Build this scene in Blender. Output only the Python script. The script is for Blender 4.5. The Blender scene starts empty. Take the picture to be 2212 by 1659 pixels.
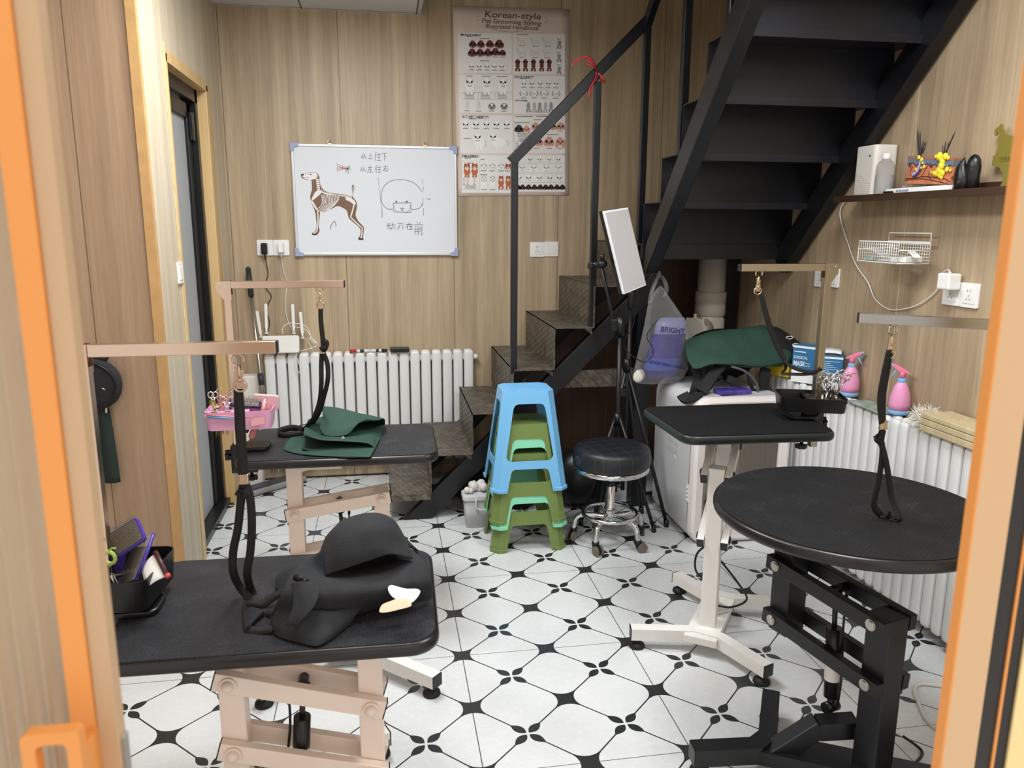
import bpy, bmesh, math, random
from mathutils import Vector, Matrix
random.seed(7)
SC = bpy.context.scene
COL = SC.collection
PI = math.pi

# ------------------------------------------------------------------ camera
CF = 1666.99                     # focal length in pixels of the 2212 px wide frame
YAW, PITCH, ROLL = 0.163717, 0.204041, 0.0045707
CP = Vector((-0.231526, -3.041668, 1.475906))
def _axes():
    cy, sy, cp, sp, cr, sr = math.cos(YAW), math.sin(YAW), math.cos(PITCH), math.sin(PITCH), math.cos(ROLL), math.sin(ROLL)
    f = Vector((sy*cp, cy*cp, -sp)); r = Vector((cy, -sy, 0)); u = r.cross(f)
    return f, cr*r + sr*u, -sr*r + cr*u
FW, RT, UP = _axes()
cam = bpy.data.cameras.new('camera')
cam.sensor_width = 36.0; cam.sensor_fit = 'HORIZONTAL'
cam.lens = CF/2212*36.0
cam.clip_start = 0.05
cam.dof.use_dof = True; cam.dof.focus_distance = 2.9; cam.dof.aperture_fstop = 5.6
camo = bpy.data.objects.new('camera', cam); COL.objects.link(camo)
camo.matrix_world = Matrix(((RT.x, UP.x, -FW.x, CP.x), (RT.y, UP.y, -FW.y, CP.y), (RT.z, UP.z, -FW.z, CP.z), (0, 0, 0, 1)))
SC.camera = camo
# measured points: where a sight line of the photograph meets a plane of the room
def _ray(px, py): return FW + RT*((px-1106)/CF) - UP*((py-829.5)/CF)
def onX(px, py, x): d = _ray(px, py); return CP + d*((x-CP.x)/d.x)
def onY(px, py, y): d = _ray(px, py); return CP + d*((y-CP.y)/d.y)
def onZ(px, py, z): d = _ray(px, py); return CP + d*((z-CP.z)/d.z)

# ------------------------------------------------------------------ world, lights, exposure
wd = bpy.data.worlds.new('world'); SC.world = wd; wd.use_nodes = True
wd.node_tree.nodes['Background'].inputs[0].default_value = (1.0, 0.96, 0.91, 1)
wd.node_tree.nodes['Background'].inputs[1].default_value = 0.62
def area(name, loc, sx, sy, power, col=(1, 1, 1), rot=(0, 0, 0), spread=180):
    l = bpy.data.lights.new(name, 'AREA'); l.shape = 'RECTANGLE'; l.size = sx; l.size_y = sy
    l.energy = power; l.color = col; l.spread = math.radians(spread)
    o = bpy.data.objects.new(name, l); o.location = loc; o.rotation_euler = rot; COL.objects.link(o)
    return o
area('ceiling_panel_light', (-0.42, -0.15, 2.56), 0.58, 0.58, 20, (0.95, 0.985, 1.0))
area('ceiling_panel_light', (-0.42, -1.05, 2.56), 0.58, 0.58, 10, (0.95, 0.985, 1.0))
area('ceiling_panel_light', (0.95, -1.25, 2.56), 0.58, 0.58, 17, (0.95, 0.985, 1.0))
area('hall_light', (0.0, -3.6, 2.5), 1.0, 0.5, 4, (1, 0.78, 0.5))
SC.view_settings.view_transform = 'Standard'; SC.view_settings.look = 'None'
SC.view_settings.gamma = 1.0; SC.view_settings.use_curve_mapping = False
SC.view_settings.exposure = 0.86

# ------------------------------------------------------------------ materials
def lin(c):
    if isinstance(c, str):
        c = tuple(int(c[i:i+2], 16)/255 for i in (0, 2, 4))
    return tuple((v/12.92 if v <= 0.04045 else ((v+0.055)/1.055)**2.4) for v in c)
class X:                                     # tiny node-math expressions
    def __init__(s, nt, k): s.nt = nt; s.k = k
    def op(s, o, *a):
        n = s.nt.nodes.new('ShaderNodeMath'); n.operation = o
        for i, v in enumerate((s,)+a):
            if isinstance(v, X): s.nt.links.new(v.k, n.inputs[i])
            else: n.inputs[i].default_value = v
        return X(s.nt, n.outputs[0])
    def __add__(s, o): return s.op('ADD', o)
    __radd__ = __add__
    def __sub__(s, o): return s.op('SUBTRACT', o)
    def __rsub__(s, o): return (s*-1)+o
    def __mul__(s, o): return s.op('MULTIPLY', o)
    __rmul__ = __mul__
    def __truediv__(s, o): return s.op('DIVIDE', o)
    def __lt__(s, o): return s.op('LESS_THAN', o)
    def __gt__(s, o): return s.op('GREATER_THAN', o)
    def abs(s): return s.op('ABSOLUTE')
    def round(s): return s.op('ROUND')
    def sin(s): return s.op('SINE')
    def min(s, o): return s.op('MINIMUM', o)
    def max(s, o): return s.op('MAXIMUM', o)
    def pow(s, o): return s.op('POWER', o)
    def mod(s, o): return s.op('FLOORED_MODULO', o)
    def frac(s): return s.op('FRACT')
MATS = {}
def pm(name, col, rough=0.5, metal=0.0, bump=0.0, bscale=200.0, var=0.0, vscale=8.0, coat=0.0, spec=0.5, trans=0.0, alpha=1.0, emit=0.0, ior=1.45, sheen=0.0):
    """principled material with a little procedural colour variation and bump"""
    if name in MATS: return MATS[name]
    m = bpy.data.materials.new(name); m.use_nodes = True; nt = m.node_tree; b = nt.nodes['Principled BSDF']
    c = lin(col)
    b.inputs['Base Color'].default_value = (*c, 1); b.inputs['Roughness'].default_value = rough
    b.inputs['Metallic'].default_value = metal; b.inputs['Specular IOR Level'].default_value = spec
    b.inputs['Coat Weight'].default_value = coat; b.inputs['Transmission Weight'].default_value = trans
    b.inputs['Alpha'].default_value = alpha; b.inputs['IOR'].default_value = ior
    b.inputs['Sheen Weight'].default_value = sheen
    if emit:
        b.inputs['Emission Color'].default_value = (*c, 1); b.inputs['Emission Strength'].default_value = emit
    if var or bump:
        tc = nt.nodes.new('ShaderNodeTexCoord')
    if var:
        n = nt.nodes.new('ShaderNodeTexNoise'); n.inputs['Scale'].default_value = vscale; n.inputs['Detail'].default_value = 6
        nt.links.new(tc.outputs['Object'], n.inputs['Vector'])
        r = nt.nodes.new('ShaderNodeValToRGB'); r.color_ramp.elements[0].position = 0.3; r.color_ramp.elements[1].position = 0.7
        r.color_ramp.elements[0].color = (*[v*(1-var) for v in c], 1); r.color_ramp.elements[1].color = (*[min(1, v*(1+var)) for v in c], 1)
        nt.links.new(n.outputs[0], r.inputs[0]); nt.links.new(r.outputs[0], b.inputs['Base Color'])
    if bump:
        n = nt.nodes.new('ShaderNodeTexNoise'); n.inputs['Scale'].default_value = bscale; n.inputs['Detail'].default_value = 3
        nt.links.new(tc.outputs['Object'], n.inputs['Vector'])
        bp = nt.nodes.new('ShaderNodeBump'); bp.inputs['Strength'].default_value = bump; bp.inputs['Distance'].default_value = 0.004
        nt.links.new(n.outputs[0], bp.inputs['Height']); nt.links.new(bp.outputs[0], b.inputs['Normal'])
    MATS[name] = m
    return m
def newmat(name):
    m = bpy.data.materials.new(name); m.use_nodes = True; nt = m.node_tree
    MATS[name] = m
    return m, nt, nt.nodes['Principled BSDF']
def coords(nt, kind='Object'):
    t = nt.nodes.new('ShaderNodeTexCoord'); s = nt.nodes.new('ShaderNodeSeparateXYZ')
    nt.links.new(t.outputs[kind], s.inputs[0])
    return X(nt, s.outputs[0]), X(nt, s.outputs[1]), X(nt, s.outputs[2])
def combine(nt, x, y, z):
    c = nt.nodes.new('ShaderNodeCombineXYZ')
    for i, v in enumerate((x, y, z)):
        if isinstance(v, X): nt.links.new(v.k, c.inputs[i])
        else: c.inputs[i].default_value = v
    return c.outputs[0]
def noise(nt, vec, scale, detail=4, rough=0.5):
    n = nt.nodes.new('ShaderNodeTexNoise'); n.inputs['Scale'].default_value = scale; n.inputs['Detail'].default_value = detail
    n.inputs['Roughness'].default_value = rough
    nt.links.new(vec, n.inputs['Vector'])
    return X(nt, n.outputs[0])
def ramp(nt, fac, stops):
    r = nt.nodes.new('ShaderNodeValToRGB'); e = r.color_ramp.elements
    while len(e) < len(stops): e.new(0.5)
    for i, (p, c) in enumerate(stops):
        e[i].position = p; e[i].color = (*lin(c), 1)
    nt.links.new(fac.k, r.inputs[0])
    return r.outputs[0]
def mixc(nt, fac, a, b):
    n = nt.nodes.new('ShaderNodeMix'); n.data_type = 'RGBA'
    if isinstance(fac, X): nt.links.new(fac.k, n.inputs[0])
    else: n.inputs[0].default_value = fac
    for i, v in ((6, a), (7, b)):
        if isinstance(v, (tuple, str)): n.inputs[i].default_value = (*lin(v), 1)
        else: nt.links.new(v, n.inputs[i])
    return n.outputs[2]
def bumpn(nt, h, strength, dist, b):
    n = nt.nodes.new('ShaderNodeBump'); n.inputs['Strength'].default_value = strength; n.inputs['Distance'].default_value = dist
    nt.links.new(h.k, n.inputs['Height']); nt.links.new(n.outputs[0], b.inputs['Normal'])

def wood_mat(name, dark, mid, light, rough=0.42, seam=0.61, off=0.0, axis='x', seamcol='6f5f4d', seamw=0.0022):
    """vertical-grain laminate wall panels with narrow joints every `seam` metres"""
    m, nt, b = newmat(name)
    x, y, z = coords(nt)
    h = x if axis == 'x' else y
    w = noise(nt, combine(nt, x*1.0, y*1.0, z*0.35), 2.2, 3)
    v1 = combine(nt, (x+w*0.05)*1.0, (y+w*0.05)*1.0, z*0.035)
    n1 = noise(nt, v1, 14, 3, 0.55)
    n2 = noise(nt, combine(nt, (x+w*0.02)*1.0, (y+w*0.02)*1.0, z*0.03), 75, 4, 0.65)
    n3 = noise(nt, combine(nt, x, y, z*0.02), 330, 2, 0.6)
    f = n1*0.55 + n2*0.33 + n3*0.16
    c = ramp(nt, f, [(0.36, dark), (0.53, mid), (0.70, light)])
    d = ((h-off)/seam); d = (d-d.round()).abs()*seam
    c = mixc(nt, d < seamw, c, seamcol)
    nt.links.new(c, b.inputs['Base Color'])
    b.inputs['Roughness'].default_value = rough
    bumpn(nt, n2*0.6+n3*0.4, 0.12, 0.002, b)
    return m
def floor_mat():
    m, nt, b = newmat('patterned_tile'); x, y, z = coords(nt)
    g = 0.3
    A = (x+y)/g; B = (y-x)/g
    ra, rb = A.round(), B.round()
    fa, fb = (A-ra).abs(), (B-rb).abs()
    odd = (ra+rb).mod(2.0) > 0.5
    t, s = fa.max(fb), fa.min(fb)
    # star
    R, w = 0.29, 0.011
    inR = (t < R)
    da = (R-fa).max(0.0); db = (R-fb).max(0.0)
    star = inR*(((da*da+db*db).pow(0.5)) > (R-w)) + (t > (R-0.001))*(s < w)
    # leaf
    L0, L1 = 0.028, 0.31
    tt = ((t-L0)/(L1-L0)).max(0.0).min(1.0)
    lw = (tt.pow(0.85)*PI).sin().max(0.0)*0.068
    leaf = (t > L0)*(s < lw) + (t > (L1-0.03))*(s < w)
    dark = (odd*leaf + (1.0-odd)*star).min(1.0)
    gx = x/0.6; gy = y/0.6
    gr = (((gx-gx.round()).abs()*0.6) < 0.0016).max(((gy-gy.round()).abs()*0.6) < 0.0013)
    nz = noise(nt, combine(nt, x, y, 0.0), 3.0, 5)
    nz2 = noise(nt, combine(nt, x, y, 0.0), 45.0, 4, 0.7)
    white = ramp(nt, nz*0.7+nz2*0.3, [(0.3, 'c9cbcb'), (0.55, 'd6d8d8'), (0.75, 'dddedd')])
    c = mixc(nt, dark, white, '2b2d2e')
    c = mixc(nt, gr*0.9, c, '2e2d2b')
    nt.links.new(c, b.inputs['Base Color'])
    nt.links.new((nz2*0.2+0.16).k, b.inputs['Roughness'])
    bumpn(nt, nz2, 0.04, 0.002, b)
    return m
def mat_rubber(name, base='141517', pitch=0.0085, diag=False, dust='3c3d41', rough=0.55, mid='1d1e21', spec=0.4):
    """pimpled rubber table mat with worn grey dust"""
    m, nt, b = newmat(name); x, y, z = coords(nt)
    k = 2*PI/pitch
    if diag: h = ((x*k).sin()*0.6 + ((x+y)*k*0.55).sin()*0.7)
    else: h = (x*k).sin()*(y*k).sin()
    n1 = noise(nt, combine(nt, x, y, 0.0), 9, 6, 0.65); n2 = noise(nt, combine(nt, x, y, 0.0), 120, 3, 0.7)
    f = (n1*0.6+n2*0.4) + h*0.07
    c = ramp(nt, f, [(0.42, base), (0.58, mid), (0.76, dust)])
    nt.links.new(c, b.inputs['Base Color']); b.inputs['Roughness'].default_value = rough
    b.inputs['Specular IOR Level'].default_value = spec
    bumpn(nt, h, 0.8, 0.0022, b)
    return m
def checker_plate_mat():
    m, nt, b = newmat('rusty_checker_plate'); x, y, z = coords(nt)
    h1 = ((x+z)*210+y*70).sin(); h2 = ((x+z)*120-y*230).sin()
    h = h1.max(h2)
    n1 = noise(nt, combine(nt, x, y, z), 16, 6, 0.7); n2 = noise(nt, combine(nt, x, y, z), 110, 4, 0.7)
    c = ramp(nt, n1*0.55+n2*0.45+h*0.03, [(0.36, '38322b'), (0.52, '625a4f'), (0.66, '8a8172')])
    nt.links.new(c, b.inputs['Base Color']); b.inputs['Roughness'].default_value = 0.48; b.inputs['Metallic'].default_value = 0.35
    bumpn(nt, h+n2*0.5, 0.45, 0.003, b)
    return m

# ------------------------------------------------------------------ mesh builder
def rot_to(d):
    return Vector((0, 0, 1)).rotation_difference(Vector(d).normalized()).to_matrix().to_4x4()
class MB:
    def __init__(s): s.bm = bmesh.new(); s.mi = 0
    def _fin(s, geom_faces, smooth):
        for f in geom_faces:
            f.material_index = s.mi; f.smooth = smooth
    def _add(s, tmp, mat=None, smooth=False):
        if mat is not None: bmesh.ops.transform(tmp, matrix=mat, verts=tmp.verts)
        vm = {}
        for v in tmp.verts: vm[v] = s.bm.verts.new(v.co)
        for f in tmp.faces:
            try:
                nf = s.bm.faces.new([vm[v] for v in f.verts]); nf.smooth = smooth if smooth is not None else f.smooth; nf.material_index = s.mi
            except ValueError: pass
        tmp.free(); return s
    def box(s, c, size, rot=None, bev=0.0, seg=2):
        t = bmesh.new(); bmesh.ops.create_cube(t, size=1.0)
        bmesh.ops.scale(t, vec=Vector(size), verts=t.verts)
        if bev: bmesh.ops.bevel(t, geom=list(t.edges), offset=bev, segments=seg, affect='EDGES', profile=0.5)
        m = Matrix.Translation(Vector(c))
        if rot is not None: m = m @ (rot if isinstance(rot, Matrix) else Matrix.Rotation(rot, 4, 'Z'))
        return s._add(t, m, smooth=False)
    def b2(s, lo, hi, bev=0.0, seg=2):
        lo, hi = Vector(lo), Vector(hi); return s.box((lo+hi)/2, [max(1e-5, abs(v)) for v in (hi-lo)], bev=bev, seg=seg)
    def bar(s, p0, p1, w, h, up=(0, 0, 1), bev=0.0, ext=0.0):
        """square bar from p0 to p1; w across, h along `up`"""
        p0, p1 = Vector(p0), Vector(p1); d = (p1-p0); L = d.length; d.normalize()
        u = Vector(up); sx = d.cross(u)
        if sx.length < 1e-4: u = Vector((0, 1, 0)); sx = d.cross(u)
        sx.normalize(); u = sx.cross(d).normalized()
        c = (p0+p1)/2
        m = Matrix(((sx.x, d.x, u.x, c.x), (sx.y, d.y, u.y, c.y), (sx.z, d.z, u.z, c.z), (0, 0, 0, 1)))
        t = bmesh.new(); bmesh.ops.create_cube(t, size=1.0); bmesh.ops.scale(t, vec=Vector((w, L+2*ext, h)), verts=t.verts)
        if bev: bmesh.ops.bevel(t, geom=list(t.edges), offset=bev, segments=2, affect='EDGES', profile=0.5)
        return s._add(t, m)
    def cyl(s, p0, p1, r, r2=None, seg=20, cap=True, smooth=True):
        p0, p1 = Vector(p0), Vector(p1); L = (p1-p0).length
        t = bmesh.new(); bmesh.ops.create_cone(t, cap_ends=cap, cap_tris=False, segments=seg, radius1=r, radius2=r if r2 is None else r2, depth=L)
        for f in t.faces: f.smooth = len(f.verts) == 4
        return s._add(t, Matrix.Translation((p0+p1)/2) @ rot_to(p1-p0), smooth=None)
    def sph(s, c, r, sc=(1, 1, 1), rot=None, seg=16):
        t = bmesh.new(); bmesh.ops.create_uvsphere(t, u_segments=seg, v_segments=max(6, seg//2+2), radius=r)
        bmesh.ops.scale(t, vec=Vector(sc), verts=t.verts)
        m = Matrix.Translation(Vector(c))
        if rot is not None: m = m @ rot
        return s._add(t, m, smooth=True)
    def tube(s, pts, r, seg=8, closed=False, smoothing=0):
        P = [Vector(p) for p in pts]
        if smoothing: P = smooth_path(P, smoothing, closed)
        n = len(P); rr = r if isinstance(r, (list, tuple)) else [r]*n
        if len(rr) != n: rr = [rr[min(len(rr)-1, int(i*len(rr)/n))] for i in range(n)]
        rings = []; nrm = None
        for i in range(n):
            a = P[(i-1) % n] if (closed or i > 0) else P[i]; b = P[(i+1) % n] if (closed or i < n-1) else P[i]
            d = (b-a).normalized() if (b-a).length > 1e-9 else Vector((0, 0, 1))
            if nrm is None:
                nrm = d.orthogonal().normalized()
            nrm = (nrm - d*nrm.dot(d)); nrm = nrm.normalized() if nrm.length > 1e-6 else d.orthogonal().normalized()
            bi = d.cross(nrm)
            rings.append([s.bm.verts.new(P[i] + (nrm*math.cos(2*PI*k/seg)+bi*math.sin(2*PI*k/seg))*rr[i]) for k in range(seg)])
        fs = []
        for i in range(n if closed else n-1):
            A, Bq = rings[i], rings[(i+1) % n]
            sh = 0
            if closed and i == n-1:
                sh = min(range(seg), key=lambda k: (A[0].co-Bq[k].co).length)
            for k in range(seg):
                fs.append(s.bm.faces.new((A[k], A[(k+1) % seg], Bq[(k+1+sh) % seg], Bq[(k+sh) % seg])))
        if not closed:
            fs.append(s.bm.faces.new(rings[0][::-1])); fs.append(s.bm.faces.new(rings[-1]))
        s._fin(fs, True); return s
    def ribbon(s, pts, w, t=0.0015, side=None, smoothing=4, twist=0.0):
        """flat strap along pts; `side` is the width direction (or a list per point)"""
        P = [Vector(p) for p in pts]; 
        if smoothing: P = smooth_path(P, smoothing)
        n = len(P); rings = []
        for i in range(n):
            d = (P[min(n-1, i+1)]-P[max(0, i-1)]).normalized()
            if callable(side): sd = Vector(side(i/(n-1)))
            else: sd = Vector(side) if side is not None else Vector((1, 0, 0))
            sd = sd - d*sd.dot(d); sd = sd.normalized() if sd.length > 1e-5 else d.orthogonal().normalized()
            if twist: sd = Matrix.Rotation(twist*i/(n-1), 3, d) @ sd
            nn = d.cross(sd)
            ww = w(i/(n-1)) if callable(w) else w
            rings.append([s.bm.verts.new(P[i]+sd*a*ww/2+nn*b*t/2) for a, b in ((-1, -1), (1, -1), (1, 1), (-1, 1))])
        fs = []
        for A, B in zip(rings, rings[1:]):
            for k in range(4): fs.append(s.bm.faces.new((A[k], A[(k+1) % 4], B[(k+1) % 4], B[k])))
        fs.append(s.bm.faces.new(rings[0][::-1])); fs.append(s.bm.faces.new(rings[-1]))
        s._fin(fs, True); return s
    def lathe(s, prof, c=(0, 0, 0), seg=28, rot=None, cap=True, sx=1.0, sy=1.0):
        m = Matrix.Translation(Vector(c)) @ (rot if rot is not None else Matrix.Identity(4))
        rings = []
        for r, z in prof:
            rings.append([s.bm.verts.new(m @ Vector((max(r, 1e-5)*math.cos(2*PI*k/seg)*sx, max(r, 1e-5)*math.sin(2*PI*k/seg)*sy, z))) for k in range(seg)])
        fs = []
        for A, B in zip(rings, rings[1:]):
            for k in range(seg): fs.append(s.bm.faces.new((A[k], A[(k+1) % seg], B[(k+1) % seg], B[k])))
        s._fin(fs, True)
        if cap:
            s._fin([s.bm.faces.new(rings[0][::-1]), s.bm.faces.new(rings[-1])], False)
        return s
    def prism(s, poly, h, mat=None, bev=0.0, smooth=False, seg=2):
        """polygon in local xy extruded by h along local z, placed by mat"""
        t = bmesh.new(); vs = [t.verts.new((p[0], p[1], 0)) for p in poly]; f = t.faces.new(vs)
        r = bmesh.ops.extrude_face_region(t, geom=[f]); bmesh.ops.translate(t, vec=(0, 0, h), verts=[v for v in r['geom'] if isinstance(v, bmesh.types.BMVert)])
        bmesh.ops.recalc_face_normals(t, faces=t.faces)
        if bev:
            es = [e for e in t.edges if abs(e.verts[0].co.z-e.verts[1].co.z) < 1e-6]
            bmesh.ops.bevel(t, geom=es, offset=bev, segments=seg, affect='EDGES', profile=0.5)
        return s._add(t, mat, smooth)
    def loft(s, rings, closed=True, capA=True, capB=True, smooth=True):
        R = [[s.bm.verts.new(Vector(p)) for p in r] for r in rings]; fs = []; n = len(R[0])
        for A, B in zip(R, R[1:]):
            for k in range(n if closed else n-1):
                fs.append(s.bm.faces.new((A[k], A[(k+1) % n], B[(k+1) % n], B[k])))
        s._fin(fs, smooth)
        if closed and capA: s._fin([s.bm.faces.new(R[0][::-1])], False)
        if closed and capB: s._fin([s.bm.faces.new(R[-1])], False)
        return s
    def grid(s, fn, nu, nv, smooth=True):
        V = [[s.bm.verts.new(Vector(fn(i/nu, j/nv))) for j in range(nv+1)] for i in range(nu+1)]
        fs = [s.bm.faces.new((V[i][j], V[i+1][j], V[i+1][j+1], V[i][j+1])) for i in range(nu) for j in range(nv)]
        s._fin(fs, smooth); return s
    def quad(s, pts):
        s._fin([s.bm.faces.new([s.bm.verts.new(Vector(p)) for p in pts])], False); return s
    def build(s, name, mats, parent=None, world=True, mod=None, sm=None):
        """ONE mesh object; world=True: geometry was given in world space"""
        me = bpy.data.meshes.new(name)
        bmesh.ops.recalc_face_normals(s.bm, faces=s.bm.faces)
        s.bm.to_mesh(me); s.bm.free()
        for m in (mats if isinstance(mats, (list, tuple)) else [mats]): me.materials.append(m)
        o = bpy.data.objects.new(name, me); COL.objects.link(o)
        if parent is not None:
            o.parent = parent
            if world: me.transform(Matrix.Translation(-wloc(parent)))
        elif world:
            b = [v.co for v in me.vertices]
            c = Vector(((min(v.x for v in b)+max(v.x for v in b))/2, (min(v.y for v in b)+max(v.y for v in b))/2, min(v.z for v in b)))
            if not name.startswith(('wall_', 'floor', 'ceiling', 'trim_', 'baseboard')):
                me.transform(Matrix.Translation(-c)); o.location = c
        if sm is not None:
            for p in me.polygons: p.use_smooth = True
            try: me.set_sharp_from_angle(angle=math.radians(sm))
            except Exception: pass
        if mod:
            for k, kw in mod:
                md = o.modifiers.new(k.lower(), k)
                for a, v in kw.items(): setattr(md, a, v)
        return o
def wloc(o):
    v = Vector(o.location)
    while o.parent is not None: o = o.parent; v += Vector(o.location)
    return v
def smooth_path(P, n, closed=False):
    out = []; m = len(P)
    for i in range(m if closed else m-1):
        p0 = P[(i-1) % m] if (closed or i > 0) else P[0]; p1 = P[i]; p2 = P[(i+1) % m]; p3 = P[(i+2) % m] if (closed or i+2 < m) else P[-1]
        for k in range(n):
            t = k/n
            out.append(0.5*((2*p1)+(p2-p0)*t+(2*p0-5*p1+4*p2-p3)*t*t+(3*p1-p0-3*p2+p3)*t**3))
    if not closed: out.append(P[-1])
    return out
def rrect(w, h, r, n=6, cx=0, cy=0):
    pts = []
    for qx, qy, a0 in ((1, 1, 0), (-1, 1, PI/2), (-1, -1, PI), (1, -1, 3*PI/2)):
        for k in range(n+1):
            a = a0+PI/2*k/n
            pts.append((cx+qx*(w/2-r)+r*math.cos(a), cy+qy*(h/2-r)+r*math.sin(a)))
    return pts
def tag(o, label=None, cat=None, group=None, kind=None):
    if label: o['label'] = label
    if cat: o['category'] = cat
    if group: o['group'] = group
    if kind: o['kind'] = kind
    return o
def thing(name, label, cat, loc=(0, 0, 0), rotz=0.0, group=None):
    o = bpy.data.objects.new(name, None); o.empty_display_size = 0.05; COL.objects.link(o)
    o.location = loc; o.rotation_euler = (0, 0, rotz)
    return tag(o, label, cat, group)
def struct(o): o['kind'] = 'structure'; return o
def text_mb(mb, body, size, mat4, depth=0.0, align='LEFT', bold=0.0, shear=0.0, xs=1.0):
    c = bpy.data.curves.new('t', 'FONT'); c.body = body; c.size = size; c.align_x = align; c.extrude = depth; c.offset = bold; c.shear = shear
    c.resolution_u = 3
    o = bpy.data.objects.new('t', c); COL.objects.link(o)
    dg = bpy.context.evaluated_depsgraph_get(); me = bpy.data.meshes.new_from_object(o.evaluated_get(dg))
    t = bmesh.new(); t.from_mesh(me)
    if xs != 1.0: bmesh.ops.scale(t, vec=Vector((xs, 1, 1)), verts=t.verts)
    mb._add(t, mat4, smooth=False)
    bpy.data.objects.remove(o); bpy.data.curves.remove(c); bpy.data.meshes.remove(me)
# frames for things lying on walls: local x along the wall, local y up, local z out of the wall
def on_back(x, z, y=1.461, off=0.0): return Matrix(((1, 0, 0, x), (0, 0, -1, y-off), (0, 1, 0, z), (0, 0, 0, 1)))
def on_right(y, z, x=1.79, off=0.0): return Matrix(((0, 0, -1, x-off), (-1, 0, 0, y), (0, 1, 0, z), (0, 0, 0, 1)))
def on_left(y, z, x=-1.06, off=0.0): return Matrix(((0, 0, 1, x+off), (1, 0, 0, y), (0, 1, 0, z), (0, 0, 0, 1)))
def T(x, y, z): return Matrix.Translation((x, y, z))
def RZ(a): return Matrix.Rotation(a, 4, 'Z')
def RX(a): return Matrix.Rotation(a, 4, 'X')
def RY(a): return Matrix.Rotation(a, 4, 'Y')

BLACK = pm('black_paint', '17171a', 0.38, bump=0.05, bscale=60)
BLACKP = pm('black_plastic', '131314', 0.35)
BLACKM = pm('black_matte_rubber', '151516', 0.6)
WHITEP = pm('white_plastic', 'ecebe8', 0.3)
WHITEM = pm('white_powder_coat', 'e4e1dc', 0.42, var=0.03, vscale=30)
CHROME = pm('chrome', 'd9d9da', 0.08, 1.0)
STEEL = pm('brushed_steel', 'b9b4ab', 0.28, 1.0)
GOLD = pm('gold_metal', 'cdb99a', 0.25, 1.0)
ROSE = pm('rose_gold_tube', 'cdb4a0', 0.22, 1.0)
WEB = pm('black_webbing', '1a1716', 0.8, bump=0.3, bscale=500)

# ------------------------------------------------------------------ the room
YB, XR, XL = 1.461, 1.79, -1.06
WOOD_B = wood_mat('wall_laminate', '97836a', 'b29d80', 'cab594', off=-0.44, seam=0.61)
WOOD_R = wood_mat('wall_laminate_right', '917d66', 'ac977b', 'c2ad8d', axis='y', off=-0.245, seam=0.61, seamcol='d0bb98', seamw=0.002)
WOOD_L = wood_mat('wall_laminate_brown', '927860', 'a78b70', 'b69c80', off=onY(130, 0, 0.02).x, seam=0.61)  # same laminate as the other walls, its weaker light put into the colour
WOOD_P = wood_mat('wall_laminate_pale', 'b6a78e', 'cabba2', 'd8ccb5', axis='y', off=0.28, seam=0.42, seamcol='9a8b74', seamw=0.0015)  # same laminate again, the strong light on this face put into the colour
PINE = wood_mat('pine_trim', 'c19c66', 'd2ae78', 'dcbc88', seam=50, off=20)
FLOOR = floor_mat()
MB().b2((-1.75, -2.6, -0.05), (1.9, 1.6, 0.0)).build('floor', FLOOR); struct(bpy.data.objects['floor'])
struct(MB().b2((-1.2, YB, 0), (1.9, YB+0.1, 4.2)).build('wall_back', WOOD_B))
struct(MB().b2((XR, -2.6, 0), (XR+0.1, YB, 4.2)).build('wall_right', WOOD_R))
m = MB(); m.b2((XL-0.12, 0.03, 0), (XL, 0.372, 2.6)); m.b2((XL-0.12, 0.372, 2.11), (XL, 1.10, 2.6)); m.b2((XL-0.12, 1.10, 0), (XL, YB, 2.6))
struct(m.build('wall_left', WOOD_P))
struct(MB().b2((-1.75, 0.02, 0), (XL-0.02, 0.12, 2.6)).build('wall_left_return', WOOD_L))
struct(MB().b2((-1.75, -2.3, 0), (-1.65, 0.12, 2.6)).build('wall_left_front', WOOD_L))
# ceiling: suspended tiles over the left half, stair opening on the right
m, nt, b = newmat('ceiling_tile'); x, y, z = coords(nt)
gx = (x+0.02)/0.6; gy = (y-1.44)/0.6
g = (((gx-gx.round()).abs()*0.6) < 0.004).max(((gy-gy.round()).abs()*0.6) < 0.004)
nt.links.new(mixc(nt, g, 'cfcfd0', '55565a'), b.inputs['Base Color']); b.inputs['Roughness'].default_value = 0.6
CEIL = m
struct(MB().b2((-1.75, -2.3, 2.582), (0.0, YB, 2.66)).build('ceiling', CEIL))
CEILF = pm('ceiling_edge', 'b9bbbd', 0.5)
struct(MB().b2((-0.012, -2.3, 2.578), (0.004, YB, 2.70)).build('trim_1', CEILF))
struct(MB().b2((0.004, -2.3, 2.60), (1.9, -0.95, 2.66)).build('ceiling_front', CEIL))  # these four are unseen, added to keep world light off the upper walls
struct(MB().b2((-0.1, -1.0, 4.2), (1.9, YB+.1, 4.3)).build('ceiling_upper', CEIL))
struct(MB().b2((-0.1, -1.05, 2.66), (1.9, -0.95, 4.25)).build('wall_upper_front', WOOD_B))
struct(MB().b2((-0.1, -1.0, 2.66), (0.0, YB, 4.25)).build('wall_upper_left', WOOD_R))
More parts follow.
